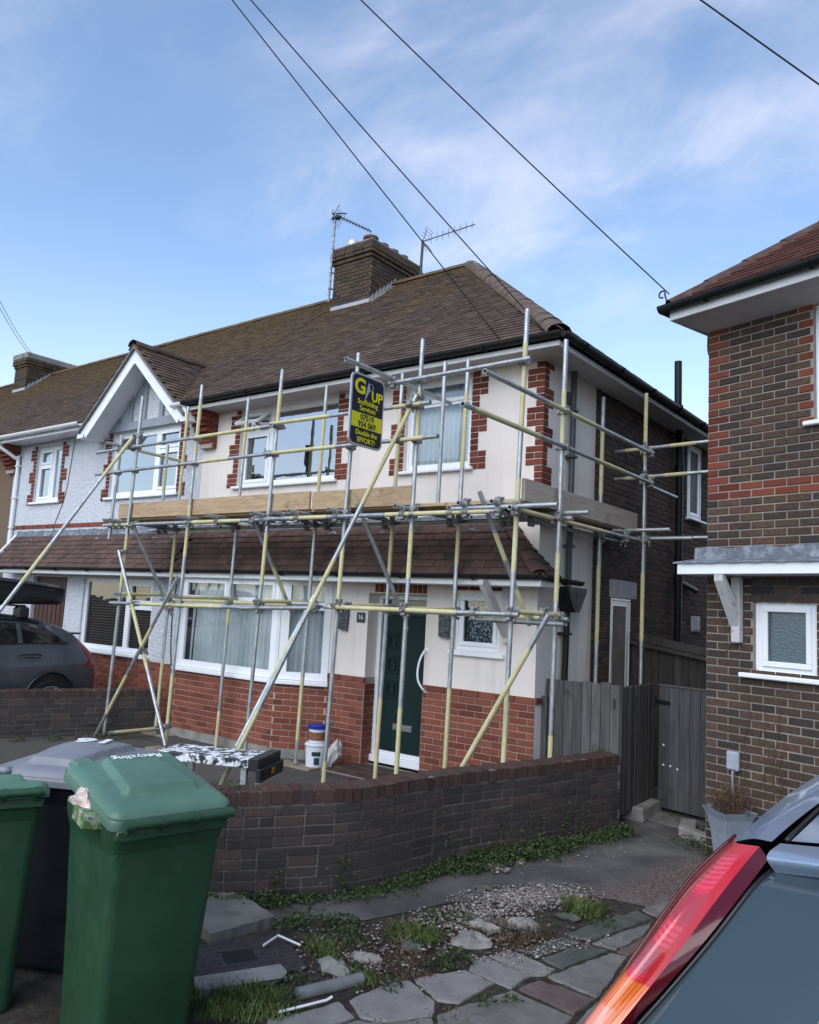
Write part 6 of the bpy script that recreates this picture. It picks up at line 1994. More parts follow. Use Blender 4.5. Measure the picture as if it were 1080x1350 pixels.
for x, y, r, h, n in ((.42, -3.72, .16, .10, 220), (.60, -3.62, .14, .09, 180), (.35, -3.86, .12, .08, 140), (.74, -3.72, .13, .07, 140), (.88, -3.80, .12, .06, 110), (1.0, -3.45, .13, .06, 100), (1.46, -3.52, .10, .10, 150), (1.42, -3.66, .08, .10, 110), (1.10, -2.95, .12, .06, 120), (.95, -3.05, .12, .05, 110), (1.02, -4.05, .10, .05, 80), (1.38, -4.05, .07, .05, 60), (1.86, -3.83, .05, .04, 40), (1.95, -3.72, .05, .04, 34), (1.55, .25, .15, .09, 130), (1.75, .12, .16, .12, 170), (1.9, .0, .12, .12, 120), (1.15, 1.1, .16, .06, 100), (1.5, .9, .12, .07, 90), (1.85, -2.28, .12, .05, 80), (.2, -4.6, .1, .05, 40), (1.12, -4.62, .1, .05, 70), (.95, -4.42, .12, .05, 90)):
    clump(lw, x, y, -.01, r, h, n)
for x, y, r, h, n in ((1.0, -3.42, .16, .07, 260), (1.12, -3.36, .12, .07, 180), (.82, -4.0, .10, .07, 150), (.95, -4.72, .20, .07, 420), (.82, -4.86, .18, .07, 360), (1.08, -4.66, .14, .06, 220), (1.20, -4.10, .1, .05, 120), (1.62, -2.20, .12, .11, 200), (1.70, -2.12, .09, .09, 120), (.70, -3.95, .12, .05, 120)):
    blades(gr, x, y, -.01, r, h, n)
for x, y, r, h, n in ((1.05, -3.6, .25, .04, 300), (1.42, -2.95, .22, .05, 420), (1.55, -2.75, .15, .05, 240), (.95, -3.9, .2, .04, 260), (1.28, -3.75, .2, .04, 260), (1.2, -4.0, .18, .03, 200), (1.6, -3.0, .14, .04, 160), (1.85, -4.1, .16, .02, 90), (1.2, -3.1, .2, .03, 180), (.7, -4.2, .2, .03, 150)):
    blades(dw, x, y, -.012, r, h, n, .003); clump(dw, x, y, -.012, r, h * .7, n // 2, .008, .022)
for x, y in SLAB_EDGE:      # soil, moss and seedlings in the joints
    r_ = rng.random()
    if r_ < .30: clump(dw, x, y, -.014, .035, .016, 9, .005, .014)
    elif r_ < .42: clump(lw, x, y, -.014, .035, .022, 9, .006, .015)
for _ in range(90):     # seedlings scattered through the joints
    x, y = rng.uniform(1.1, 2.6), rng.uniform(-4.7, -2.5); clump(dw if rng.random() < .6 else lw, x, y, -.02, .04, .025, 8, .006, .016)
for _ in range(110): x, y = rng.uniform(-5.5, .2), rng.uniform(-2.6, -.7); clump(dw if rng.random() < .5 else lw, x, y, .098, .05, .02, 6, .006, .014) if x < -1 else None
for x, y in ((-6.15, -1.3), (-6.1, -1.6), (-6.3, -1.9), (-6.5, -2.3), (-6.2, -1.0)): clump(lw, x + .06, y, .1, .12, .09, 90); clump(dw, x + .1, y, .1, .1, .07, 40)
tag(obj('weeds', lw, M_LEAF, None, recalc=False), kind='stuff'); tag(obj('grass', gr, M_GRASS, None, recalc=False), kind='stuff'); tag(obj('dry_weeds', dw, M_DRY, None, recalc=False), kind='stuff')

# ================================================================ WHEELIE BINS
def plastic(name, c, fade, bscale=220):
    t = NT(name, .42, .5)
    cc = t.ramp(t.noise(1.7, 6, .6), [(.3, tuple(x * .82 for x in c)), (.7, tuple(x * 1.15 for x in c))])
    cc = t.mix(t.rng(t.noise(5, 7, .7, t.pos((1, 1, .3))), .55, .78, 0, .4), cc, fade)
    cc = t.mix(t.rng(t.noise(70, 5, .8), .70, .76, 0, .35), cc, tuple(min(1, x * 2.6 + .05) for x in c))
    t.color(cc).roughness(t.rng(t.noise(9, 5), .3, .7, .34, .6)); t.bump(t.noise(bscale, 3), .12, .002)
    return t.mat


M_BIN = plastic('green_bin_plastic', (0.016, 0.056, 0.027), (0.034, 0.078, 0.046)); M_BINLID = plastic('green_lid_plastic', (0.075, 0.16, 0.112), (0.13, 0.22, 0.17))
M_GBIN = plastic('charcoal_bin_plastic', (0.013, 0.015, 0.021), (0.024, 0.026, 0.032)); M_GLID = plastic('grey_lid_plastic', (0.19, 0.195, 0.22), (0.28, 0.285, 0.31))
M_RUB = simple('black_rubber', (0.012, 0.012, 0.012), .8)


def rr_loop(hx, y0, y1, r, z, n=5):
    return [(a, b, z) for a, b in rrect(-hx, hx, y0, y1, r, n)]


def wheelie(name, label, M, bodym, lidm, W=.57, D=.72, H=1.05, tilt=0.0, dome=.035, group='wheelie bins by the wall', band=None, lid=True, zs=1.0):
    root = thing(name, label, 'wheelie bin', M=M, group=group)
    L = []
    for z, hw, y0, y1, r in ((.006, .375 * W, .18, D - .05, .05), (.04, .385 * W, .165, D - .03, .05), (.55, .43 * W, .12, D - .04, .05), (H - .16, .465 * W, .075, D - .03, .05)):
        L.append(rr_loop(hw, y0, y1, r, z))
    body = MB(); G = np.array(L); G = np.concatenate([G, G[:, :1]], axis=1)
    body.grid(xf(G.reshape(-1, 3), M).reshape(G.shape))
    body.add(xf(L[0], M), [tuple(range(len(L[0])))])
    R = [rr_loop(.465 * W, .075, D - .03, .05, H - .16), rr_loop(.49 * W, .05, D - .01, .06, H - .10), rr_loop(.50 * W, .04, D, .07, H - .07), rr_loop(.50 * W, .04, D, .07, H - .025), rr_loop(.47 * W, .07, D - .03, .06, H - .02), rr_loop(.44 * W, .10, D - .06, .05, H - .30)]
    G = np.array(R); G = np.concatenate([G, G[:, :1]], axis=1)
    body.grid(xf(G.reshape(-1, 3), M).reshape(G.shape)); body.add(xf(R[-1], M), [tuple(range(len(R[-1])))])
    # stiffening webs under the rear rim and the side
    for x in (-.40, -.14, .13, .40):
        body.prism([(.055, H - .07), (-.005, H - .055), (-.02, H - .03), (.0, H - .02), (.055, H - .02), (.085, H - .20)], x * W - .008, x * W + .008, 'x', 0, M)
    body.bbox(-.47 * W, .47 * W, .028, .075, H - .095, H - .045, .006, 0, M)
    obj('body', body, bodym, root, smooth=40)
    h = MB(); h.tube(xf([(-.44 * W, -.016, H - .014)], M)[0], xf([(.46 * W, -.016, H - .014)], M)[0], .023, 12)
    for x in (-.40, -.14, .13, .40): h.tube(xf([(x * W - .012, -.016, H - .014)], M)[0], xf([(x * W + .012, -.016, H - .014)], M)[0], .0275, 12)
    obj('handle', h, bodym, root, smooth=True)
    a = MB(); a.tube(xf([(-.30 * W, .3, .09)], M)[0], xf([(.30 * W, .3, .09)], M)[0], .012, 8); obj('axle', a, M_GALV, root)
    for s in (-1, 1):
        w_ = MB(); w_.lathe([(.0, -.02), (.07, -.02), (.098, -.015), (.10, 0), (.098, .015), (.07, .02), (0, .02)], n=20, M=M @ Matrix.Translation((s * .33 * W, .30, .10)) @ Matrix.Rotation(math.pi / 2, 4, 'Y')); obj('wheel', w_, M_RUB, root, smooth=True)
    if not lid: return root, None
    LM = M @ Matrix.Translation((0, .03, H - .002)) @ Matrix.Rotation(tilt, 4, 'X')
    hx, ly = .515 * W, D
    nx, ny = 57, 61; G = []
    sm = lambda t_: (lambda q: q * q * (3 - 2 * q))(min(1, max(0, t_)))
    for i in range(ny):
        v = i / (ny - 1); row = []
        for k in range(nx):
            u = -1 + 2 * k / (nx - 1)
            x, y = u * hx, v * ly
            ex = max(0, abs(x) - hx + .06) / .06; ey = max(0, abs(y - ly / 2) - ly / 2 + .06) / .06
            e_ = min(1, math.hypot(ex, ey))
            if ex > 0 and ey > 0 and math.hypot(ex, ey) > 1:       # rounded plan corners
                m_ = math.hypot(ex, ey); x = math.copysign(hx - .06 + .06 * ex / m_, x); y = ly / 2 + math.copysign(ly / 2 - .06 + .06 * ey / m_, y - ly / 2)
            z = .002 + .034 * math.sqrt(max(0, 1 - e_ * e_)) + dome * (1 - u * u) * (1 - (2 * v - 1) ** 2)
            pw = .70 - .22 * v
            p_ = sm((pw - abs(u)) / .10) * sm((v - .22) / .045) * sm((.90 - v) / .04)
            row.append((x, y, z + .034 * p_))
        G.append(row)
    lm = MB(); G = np.array(G); lm.grid(xf(G.reshape(-1, 3), LM).reshape(ny, nx, 3))
    # skirt round the lid
    sk = rrect(-hx, hx, 0, ly, .045, 5); S = np.array([[(a_, b_, .0) for a_, b_ in sk], [(a_ * 1.012, b_ + (b_ - ly / 2) * .02, -.012) for a_, b_ in sk], [(a_ * 1.012, b_ + (b_ - ly / 2) * .02, -.045) for a_, b_ in sk], [(a_ * .97, b_ + (ly / 2 - b_) * .04, -.045) for a_, b_ in sk], [(a_ * .97, b_ + (ly / 2 - b_) * .04, .0) for a_, b_ in sk]])
    S = np.concatenate([S, S[:, :1]], axis=1); lm.grid(xf(S.reshape(-1, 3), LM).reshape(S.shape))
    lm.add(xf([(a_ * .965, b_ + (ly / 2 - b_) * .045, -.004) for a_, b_ in sk], LM), [tuple(range(len(sk)))])
    for s in (-1, 1): lm.bbox(s * hx * .72 - .055, s * hx * .72 + .055, ly - .085, ly + .025, .0, .042, .016, 0, LM)
    lo = obj('lid', lm, lidm, root, smooth=32)
    return root, (lo, LM, hx, ly)


def axes(yd, org):
    y = np.array([yd[0], yd[1], 0.0]); y /= np.linalg.norm(y); x = np.array([y[1], -y[0], 0])
    return basis(x, y, Z, org)


MG = axes((-.978, .208), (1.19, -5.46, .0))
g1, (lid1, LM1, hx1, ly1) = wheelie('wheelie_bin', 'green recycling bin with its lid propped open by rubbish', MG, M_BIN, M_BINLID, W=.57, D=.70, H=1.12, tilt=math.radians(8.4), dome=.012)
text('Recycling', .068, LM1 @ basis(-X3, -Y3, Z, (.02, .56, .083)), M_LETTER, lid1)
# the bag and carton squeezed under the lid on its left side
t = NT('clear_bag_rubbish', .3, .5); t.color(t.ramp(t.noise(26, 5, .7), [(.35, (.55, .57, .60)), (.5, (.50, .30, .22)), (.62, (.66, .66, .66)), (.8, (.30, .33, .38))])); M_BAG = t.mat
mb = MB(); G = []
for i in range(10):
    th = math.pi * i / 9; row = []
    for k in range(16):
        q = 2 * math.pi * k / 16; r = .066 * (1 + .2 * math.sin(3 * q + th * 4) + .12 * math.sin(7 * q + i))
        row.append((-.285 + r * math.sin(th) * math.cos(q) * .9, .40 + r * 1.5 * math.sin(th) * math.sin(q), 1.13 + r * .75 * math.cos(th)))
    G.append(row + [row[0]])
mb.grid(xf(np.array(G).reshape(-1, 3), MG).reshape(10, 17, 3)); tag(obj('rubbish_bag', mb, M_BAG, None, True, loc=xf([(-.28, .40, 1.13)], MG)[0]), 'crumpled clear bag of packaging squeezed out under the green lid', 'rubbish bag')
mb = MB(); mb.bbox(-.11, .11, -.05, .05, -.035, .03, .006, 0, MG @ Matrix.Translation((-.305, .28, 1.09)) @ Matrix.Rotation(1.45, 4, 'Z') @ Matrix.Rotation(.1, 4, 'X'))
t = NT('green_carton', .6, .3); t.color(t.ramp(t.noise(22, 3, .5), [(.45, (.07, .13, .04)), (.55, (.30, .34, .22)), (.64, (.06, .09, .16))])); tag(obj('carton', mb, t.mat, None, loc=xf([(-.30, .28, 1.05)], MG)[0]), 'small green printed carton wedged at the rim of the recycling bin', 'carton')

MGR = axes((.47, -.88), (-.62, -4.56, .0))
g2, (lid2, LM2, hx2, ly2) = wheelie('wheelie_bin', 'charcoal bin with a grey lid numbered in white behind the green bins', MGR, M_GBIN, M_GLID, W=.66, D=.90, H=1.05, dome=.05)
text('16', .19, LM2 @ basis(X3, Y3, Z, (.0, .34, .124)) @ Matrix.Rotation(.15, 4, 'Z'), M_LETTER, lid2, bold=.006, xscale=1.35)

ML = axes((-.93, .36), (.235, -5.86, .0)) @ Matrix.Rotation(math.radians(-5), 4, 'X') @ Matrix.Diagonal((1, 1, 1.035, 1))
g3, _l = wheelie('wheelie_bin', 'green bin cut off by the left edge of the picture', ML, M_BIN, M_BINLID, W=.57, D=.46, H=1.06, tilt=math.radians(-9), dome=.015)


# ================================================================ SILVER BLUE HATCHBACK, rear corner only in view
t = NT('silver_blue_paint', .3, .5, .35)
t.color(t.ramp(t.noise(320, 2, .5), [(.35, (.22, .29, .39)), (.65, (.27, .345, .45))])); t.b.inputs['Coat Weight'].default_value = .7; t.b.inputs['Coat Roughness'].default_value = .05; M_CAR = t.mat
CX, CY = 4.13, -5.55
car = thing('hatchback_car', 'silver blue hatchback parked on the right with its tall red tail lamp in front', 'car', (CX, CY, 0))
M_TRIM = simple('black_car_trim', (.012, .012, .013), .35, .5)


def carpatch(name, ctrl, nu, nv, mat, parent=car, off=0.0, smooth='all', flip=False):
    P = patch(ctrl, nu, nv); m_ = MB().grid(P); return obj(name, m_, mat, parent, smooth)


# key lines measured in the scene (left rear corner); the right half mirrors them about x = CX
outer = [(3.500, -5.034, 1.405), (3.433, -5.301, 1.285), (3.349, -5.468, 1.13), (3.233, -5.563, .95), (3.19, -5.60, .84)]
ridge = [(3.580, -5.060, 1.415), (3.525, -5.225, 1.315), (3.445, -5.400, 1.16), (3.372, -5.500, 1.04), (3.290, -5.60, .90), (3.27, -5.63, .83)]
inner = [(3.618, -5.110, 1.395), (3.586, -5.222, 1.33), (3.510, -5.350, 1.20), (3.417, -5.450, 1.06), (3.347, -5.530, .96), (3.31, -5.60, .83)]
front_ = [(3.470, -4.92, 1.40), (3.375, -5.06, 1.28), (3.30, -5.22, 1.13), (3.215, -5.36, .95), (3.18, -5.40, .84)]
ca = lambda L, n=6: catmull(L, n)
N6 = 9
lampP = np.array([ca(front_, N6), ca(outer, N6), ca(ridge, N6), ca(inner, N6)])
# lens: red with an amber foot
t = NT('tail_lamp_lens', .12, .6)
uvn = t.n.new('ShaderNodeUVMap'); suv = t.n.new('ShaderNodeSeparateXYZ'); t.l.new(uvn.outputs[0], suv.inputs[0])
U_, V_ = suv.outputs[0], suv.outputs[1]
band = lambda x, a, b, e=.012: t.math('MULTIPLY', t.rng(x, a - e, a + e), t.rng(x, b - e, b + e, 1, 0))
wave = lambda x, f: t.math('MULTIPLY_ADD' if False else 'ABSOLUTE', t.math('SINE', t.math('MULTIPLY', x, f)))
red = t.mix(t.rng(U_, .02, .42), (.30, .003, .008), (.48, .006, .014))
red = t.mix(t.math('MULTIPLY', band(U_, .30, .36), .6), red, (.14, .002, .005))            # moulded ridge line
u2 = t.math('ADD', U_, t.math('MULTIPLY', V_, -.10))
pan = t.math('MULTIPLY', band(u2, .44, .80), t.math('ADD', band(V_, .06, .215), band(V_, .33, .425)))
pan2 = t.math('MULTIPLY', band(u2, .40, .82), band(V_, .215, .33))
ribs = t.rng(wave(V_, 150), .1, .9)
red = t.mix(pan, red, t.mix(ribs, (.50, .012, .03), (.66, .05, .085)))
red = t.mix(t.math('MULTIPLY', pan2, .7), red, (.33, .035, .06))
red = t.mix(t.math('MULTIPLY', band(U_, .40, .80), band(V_, .425, .53)), red, (.36, .045, .07))
dd_, _q = t.voronoi(1.0, None)
grid = t.math('MULTIPLY', wave(U_, 75), wave(V_, 260))
red = t.mix(t.math('MULTIPLY', t.math('MULTIPLY', band(u2, .44, .78), t.math('ADD', band(V_, .195, .23), band(V_, .515, .55))), t.rng(grid, .2, .6)), red, (.75, .03, .06))
amb = t.mix(t.rng(wave(U_, 46), .15, .85), (.52, .07, .005), (.72, .15, .012))
amb = t.mix(t.math('MULTIPLY', band(U_, .42, .82), t.rng(V_, .65, .66)), amb, (.70, .22, .14))
lens_c = t.mix(t.rng(V_, .545, .555), red, amb)
t.color(lens_c); t.b.inputs['Coat Weight'].default_value = .8; t.b.inputs['Coat Roughness'].default_value = .04
t.b.inputs['Roughness'].default_value = .25
t.bump(t.math('ADD', t.math('MULTIPLY', wave(U_, 46), t.rng(V_, .54, .56)), t.math('MULTIPLY', pan, ribs)), .25, .002); M_LENS = t.mat
t = NT('tail_lamp_dark_red', .2, .4); t.color((.075, .002, .008)); t.b.inputs['Coat Weight'].default_value = .35; M_LENSD = t.mat


def uv_grid(o, nu, nv):
    """UVs that run across (u) and down (v) a lens patch"""
    uv = o.data.uv_layers.new(name='UVMap')
    for lp in o.data.loops:
        k = lp.vertex_index; uv.data[lp.index].uv = ((k // nv) / (nu - 1), (k % nv) / (nv - 1))


lm_ = patch(lampP[:3], 18, 60)
lampo = obj('tail_lamp', MB().grid(lm_), M_LENS, car, 'all'); uv_grid(lampo, 18, 60)
obj('lens_edge', MB().grid(patch(lampP[2:4], 5, 60)), M_LENSD, lampo, 'all')
mb = MB(); mb.sweep([p_ + np.array([-.001, -.004, .002]) for p_ in lm_[0][::3]], .006, 6); obj('lens_rim', mb, M_LENSD, lampo, 'all')
mir = lambda P: np.array(P) * np.array([-1, 1, 1]) + np.array([2 * CX, 0, 0])
uv_grid(obj('tail_lamp', MB().grid(mir(lm_.reshape(-1, 3)).reshape(lm_.shape), flip=True), M_LENS, car, 'all'), 18, 60)
# roof, tailgate spoiler, glass
def mirrored(name, rows, nu, nv, mat, **k):
    """rows: left-edge to centre control points; mirrored to a full-width patch"""
    full = [list(r) + [tuple(mir(p)) for p in r[-2::-1]] for r in rows]
    return carpatch(name, full, nu, nv, mat, **k)


def row(*pts): return [np.array(p, float) for p in pts]


mirrored('roof', [row((3.655, -4.98, 1.432), (3.85, -5.0, 1.458), (CX, -5.0, 1.468)), row((3.675, -4.2, 1.475), (3.86, -4.2, 1.50), (CX, -4.2, 1.51)), row((3.69, -3.4, 1.475), (3.86, -3.35, 1.50), (CX, -3.32, 1.512)), row((3.72, -2.75, 1.40), (3.88, -2.68, 1.43), (CX, -2.62, 1.44))], 24, 24, M_CAR)
mirrored('spoiler', [row((3.632, -5.02, 1.428), (3.85, -5.03, 1.452), (CX, -5.03, 1.462)), row((3.622, -5.115, 1.418), (3.85, -5.15, 1.442), (CX, -5.16, 1.452)), row((3.622, -5.138, 1.398), (3.85, -5.175, 1.425), (CX, -5.185, 1.437)), row((3.640, -5.115, 1.362), (3.85, -5.14, 1.388), (CX, -5.15, 1.40))], 14, 24, M_CAR)
gl0 = catmull(inner, 6)
for_ = lambda k, dx, dy=0.0, dz=0.0: gl0[k] + np.array([dx, dy, dz])
glass_rows = []
for k in range(5):
    p = gl0[k] + np.array([.016, .012 + .004 * k, -.004 if k else -.03])
    glass_rows.append([p, np.array([p[0] + (CX - p[0]) * .5, p[1] - .045 - .01 * k, p[2] + .022 - .002 * k]), np.array([CX, p[1] - .06 - .012 * k, p[2] + .03 - .002 * k])])
rg = mirrored('rear_window', glass_rows, 20, 24, M_GLASS_CAR)
mb = MB(); edge = [r[0] for r in glass_rows]; mb.sweep([e_ + np.array([-.006, -.004, 0]) for e_ in catmull(edge, 24)], .007, 6)
obj('window_seal', mb, M_TRIM, rg, 'all')
t = NT('frit_border', .15, .5); t.color((.010, .012, .014)); M_FRIT = t.mat
fr = []
for k, r in enumerate(glass_rows): fr.append([r[0] + np.array([0, .004, 0]), r[0] + (r[1] - r[0]) * .30 + np.array([0, .006, 0])])
carpatch('frit_band', fr, 20, 5, M_FRIT, parent=rg)
# parcel shelf and dark cabin seen through the glass
mb = MB(); mb.box(3.42, 4.84, -5.38, -4.85, .93, .95); mb.box(3.42, 4.84, -4.86, -4.84, .5, 1.2); mb.box(3.55, 3.95, -4.5, -4.38, .6, 1.25); mb.box(4.3, 4.7, -4.5, -4.38, .6, 1.25); mb.box(3.40, 3.42, -5.3, -2.6, .5, 1.25); mb.box(4.84, 4.86, -5.3, -2.6, .5, 1.25); mb.box(3.4, 4.86, -2.6, -2.58, .5, 1.3)
obj('cabin_interior', mb, simple('grey_cabin', (.05, .056, .06), .9), car)
# quarter panel strip above the lamp and along the roof edge, then the flank
qp = [row((3.500, -5.030, 1.408), (3.555, -5.03, 1.428), (3.612, -5.045, 1.433)), row((3.50, -4.75, 1.435), (3.57, -4.75, 1.458), (3.628, -4.75, 1.458)), row((3.50, -4.2, 1.455), (3.585, -4.2, 1.482), (3.650, -4.2, 1.478)), row((3.51, -3.4, 1.45), (3.60, -3.4, 1.482), (3.665, -3.4, 1.475)), row((3.56, -2.75, 1.37), (3.64, -2.75, 1.40), (3.70, -2.75, 1.40))]
for f_ in (lambda q: q, mir): carpatch('roof_side', [[f_(p) for p in r] for r in qp], 28, 8, M_CAR)
for f_ in (lambda q: q, mir):
    mb = MB(); mb.sweep(catmull([f_(p) for p in ((3.64, -4.97, 1.428), (3.652, -4.2, 1.468), (3.668, -3.4, 1.468), (3.71, -2.75, 1.39))], 20), .010, 6); obj('roof_channel', mb, M_TRIM, car, 'all')
SIDE = [row((3.500, -5.030, 1.405), (3.375, -5.06, 1.28), (3.30, -5.22, 1.13), (3.215, -5.36, .95), (3.19, -5.42, .60), (3.25, -5.44, .30)), row((3.50, -4.75, 1.43), (3.39, -4.75, 1.22), (3.30, -4.75, 1.02), (3.245, -4.75, .90), (3.225, -4.75, .60), (3.28, -4.75, .28)),
        row((3.50, -4.0, 1.45), (3.40, -4.0, 1.22), (3.31, -4.0, .98), (3.255, -4.0, .86), (3.235, -4.0, .58), (3.29, -4.0, .25)), row((3.51, -3.2, 1.44), (3.41, -3.2, 1.2), (3.32, -3.2, .97), (3.26, -3.2, .85), (3.24, -3.2, .58), (3.29, -3.2, .25)),
        row((3.60, -2.65, 1.33), (3.46, -2.5, 1.15), (3.34, -2.4, .96), (3.27, -2.3, .84), (3.25, -2.3, .58), (3.30, -2.3, .25)), row((3.66, -1.75, .90), (3.52, -1.7, .90), (3.40, -1.65, .86), (3.32, -1.6, .78), (3.29, -1.6, .56), (3.33, -1.6, .25))]
for f_ in (lambda q: q, mir): carpatch('flank', [[f_(p) for p in r] for r in SIDE], 40, 24, M_CAR)
SWN = [[(3.455 - .0, -4.70, 1.37), (3.335, -4.72, 1.09)], [(3.458, -4.0, 1.385), (3.332, -4.0, 1.04)], [(3.466, -3.2, 1.375), (3.338, -3.2, 1.03)], [(3.53, -2.72, 1.28), (3.40, -2.62, 1.04)]]
for f_ in (lambda q: q, mir): carpatch('side_window', [[f_(np.array(p) + np.array([-.012, 0, 0])) for p in r] for r in SWN], 20, 6, M_GLASS_CAR)
mirrored('windscreen', [row((3.72, -2.74, 1.395), (3.88, -2.67, 1.425), (CX, -2.61, 1.435)), row((3.62, -1.95, .93), (3.8, -1.85, .95), (CX, -1.8, .955))], 10, 20, M_GLASS_CAR)
mirrored('bonnet', [row((3.52, -1.95, .92), (3.8, -1.84, .95), (CX, -1.79, .957)), row((3.50, -1.5, .87), (3.8, -1.4, .90), (CX, -1.38, .91)), row((3.56, -1.25, .70), (3.85, -1.12, .74), (CX, -1.10, .75)), row((3.56, -1.2, .3), (3.85, -1.08, .3), (CX, -1.06, .3))], 20, 20, M_CAR)
mirrored('tailgate', [row((3.36, -5.545, .945), (3.75, -5.66, .96), (CX, -5.69, .965)), row((3.33, -5.62, .80), (3.75, -5.72, .82), (CX, -5.75, .82)), row((3.33, -5.66, .62), (3.75, -5.74, .62), (CX, -5.76, .62))], 12, 24, M_CAR)
mirrored('bumper', [row((3.19, -5.40, .62), (3.30, -5.66, .62), (3.75, -5.80, .62), (CX, -5.82, .62)), row((3.20, -5.40, .45), (3.30, -5.72, .45), (3.75, -5.86, .45), (CX, -5.88, .45)), row((3.25, -5.40, .25), (3.34, -5.66, .25), (3.75, -5.80, .25), (CX, -5.82, .25))], 12, 30, M_CAR)
for x in (3.30, 2 * CX - 3.30):
    for y in (-4.78, -2.2):
        mb = MB(); mb.lathe([(0, -.09), (.2, -.09), (.29, -.08), (.31, -.05), (.31, .05), (.29, .08), (.2, .09), (0, .09)], n=26, M=Matrix.Translation((x + (.03 if x < CX else -.03), y, .31)) @ Matrix.Rotation(math.pi / 2, 4, 'Y')); wo = obj('wheel', mb, M_RUB, car, True)

# ================================================================ GREY SUV on the neighbour's drive with a roof box
t = NT('slate_grey_paint', .3, .5, .4)
t.color((.075, .088, .105)); t.b.inputs['Coat Weight'].default_value = .6; t.b.inputs['Coat Roughness'].default_value = .06; M_SUV = t.mat
VX = -7.10
suv = thing('suv_car', 'slate grey SUV parked nose out on the neighbouring drive', 'car', (VX - .93, -2.9, .1))
HW = .94
# stations from the tail forwards: y, roof z, belt z, tail taper of half width
ST = [(-.78, 1.02, .98, .80), (-.84, 1.19, 1.14, .83), (-.98, 1.36, 1.22, .85), (-1.12, 1.475, 1.285, .87), (-1.29, 1.555, 1.31, .89), (-1.55, 1.645, 1.315, .915), (-1.95, 1.705, 1.31, .935), (-2.5, 1.735, 1.30, .94), (-3.2, 1.72, 1.27, .94), (-3.7, 1.62, 1.23, .93), (-4.15, 1.36, 1.19, .92), (-4.4, 1.22, 1.16, .91), (-5.0, 1.10, 1.08, .88), (-5.35, .95, .93, .80)]
def ss(y0):
    ys = [s[0] for s in ST][::-1]
    return [np.interp(y0, ys, [s[k] for s in ST][::-1]) for k in (1, 2, 3)]


def suv_section(y, n=1):
    r, b, w = ss(y); b = min(b, r - .015)
    ins = min(.21, (r - b) * .62)
    return [(w * .93, .36), (w * .985, .50), (w * 1.0, .75), (w * .99, .95), (w * .985, b - .10), (w * .955, b), (w * .955 - ins * .55, b + (r - b) * .55), (w * .955 - ins, r - .045), (w * .955 - ins - .10, r - .005), (w * .3, r + .02), (0, r + .025)]


ys = np.r_[np.linspace(-.78, -1.6, 14), np.linspace(-1.7, -5.35, 26)]
G = []
XC = VX - HW
for y in ys:
    h = suv_section(y); full = [(XC + a, y, b) for a, b in h] + [(XC - a, y, b) for a, b in h[-2::-1]]
    G.append(full)
G = np.array(G)
mb = MB().grid(G); mb.add(G[0], [tuple(range(G.shape[1]))]); mb.add(G[-1], [tuple(range(G.shape[1]))]); mb.box(XC - .8, XC + .8, -5.3, -.80, .34, .37)
body = obj('body', mb, M_SUV, suv, 45)
def on_side(y, f, off=.004, s=1):
    """point on the near flank; f runs 0 at the belt to 1 at the top of the glass"""
    r, b, w = ss(y); b = min(b, r - .015); ins = min(.21, (r - b) * .62)
    if f <= .55: x = w * .955 - ins * f; z = b + (r - b) * f
    else: x = w * .955 - ins * (.55 + (f - .55) / (.95 - .55) * .45); z = b + (r - b) * .55 + (f - .55) / .40 * ((r - .045) - (b + (r - b) * .55))
    return (XC + s * (x + off), y, z)


for s in (1, -1):
    for nm, y0, y1 in (('rear_quarter_window', -1.30, -1.99), ('rear_door_window', -2.06, -2.92), ('front_door_window', -3.0, -3.95)):
        Gw = [[on_side(y, f, .005, s) for f in np.linspace(.07, .80, 8)] for y in np.linspace(y0, y1, 14)]
        if nm == 'rear_quarter_window': Gw = [[on_side(y, .07 + (f - .07) * min(1, .04 + (k / 13) * 2.0), .005, s) for f in np.linspace(.07, .80, 8)] for k, y in enumerate(np.linspace(y0, y1, 14))]
        obj(nm, MB().grid(np.array(Gw)), M_GLASS_SUV if 'M_GLASS_SUV' in globals() else globals().setdefault('M_GLASS_SUV', simple('dark_privacy_glass', (.008, .009, .011), .06, .6)), suv, 'all')
    mb = MB(); mb.sweep(catmull([on_side(y, .05, .008, s) for y in np.linspace(-1.28, -3.95, 12)], 30), .008, 5); obj('window_trim', mb, M_TRIM, suv, 'all')
# tail lamp, L shaped
def flank(y, z, off=.006):
    h = suv_section(y); zs = [q[1] for q in h]; return (XC + np.interp(z, zs, [q[0] for q in h]) + off, y, z)


lens = simple('suv_lamp_lens', (.30, .010, .012), .12, .6)
G = []
for k in range(14):
    q = k / 13
    yc = np.interp(q, [0, .35, .6, .8, 1], [-1.10, -.93, -.82, -.80, -.86]); zc = np.interp(q, [0, .35, .6, .8, 1], [1.36, 1.22, 1.12, 1.05, 1.0]); wd = np.interp(q, [0, .35, .6, .8, 1], [.03, .05, .08, .16, .16])
    G.append([flank(yc - wd * f, zc - (.10 * f * q if q < .7 else .02 * f)) for f in np.linspace(0, 1, 5)])
sl_ = obj('tail_lamp', MB().grid(np.array(G)), lens, suv, 'all')
mb = MB(); mb.bbox(XC - .66, XC + .66, -1.20, -.98, 1.452, 1.482, .012); obj('roof_spoiler', mb, M_SUV, suv)
mb = MB(); mb.sweep(catmull([flank(-1.72, 1.165, .02), flank(-1.80, 1.18, .035), flank(-1.98, 1.175, .035), flank(-2.06, 1.16, .02)], 14), .012, 6); mb.box(*[XC + .945, XC + .953], -2.06, -1.74, 1.125, 1.14); obj('door_handle', mb, M_TRIM, suv, 'all')
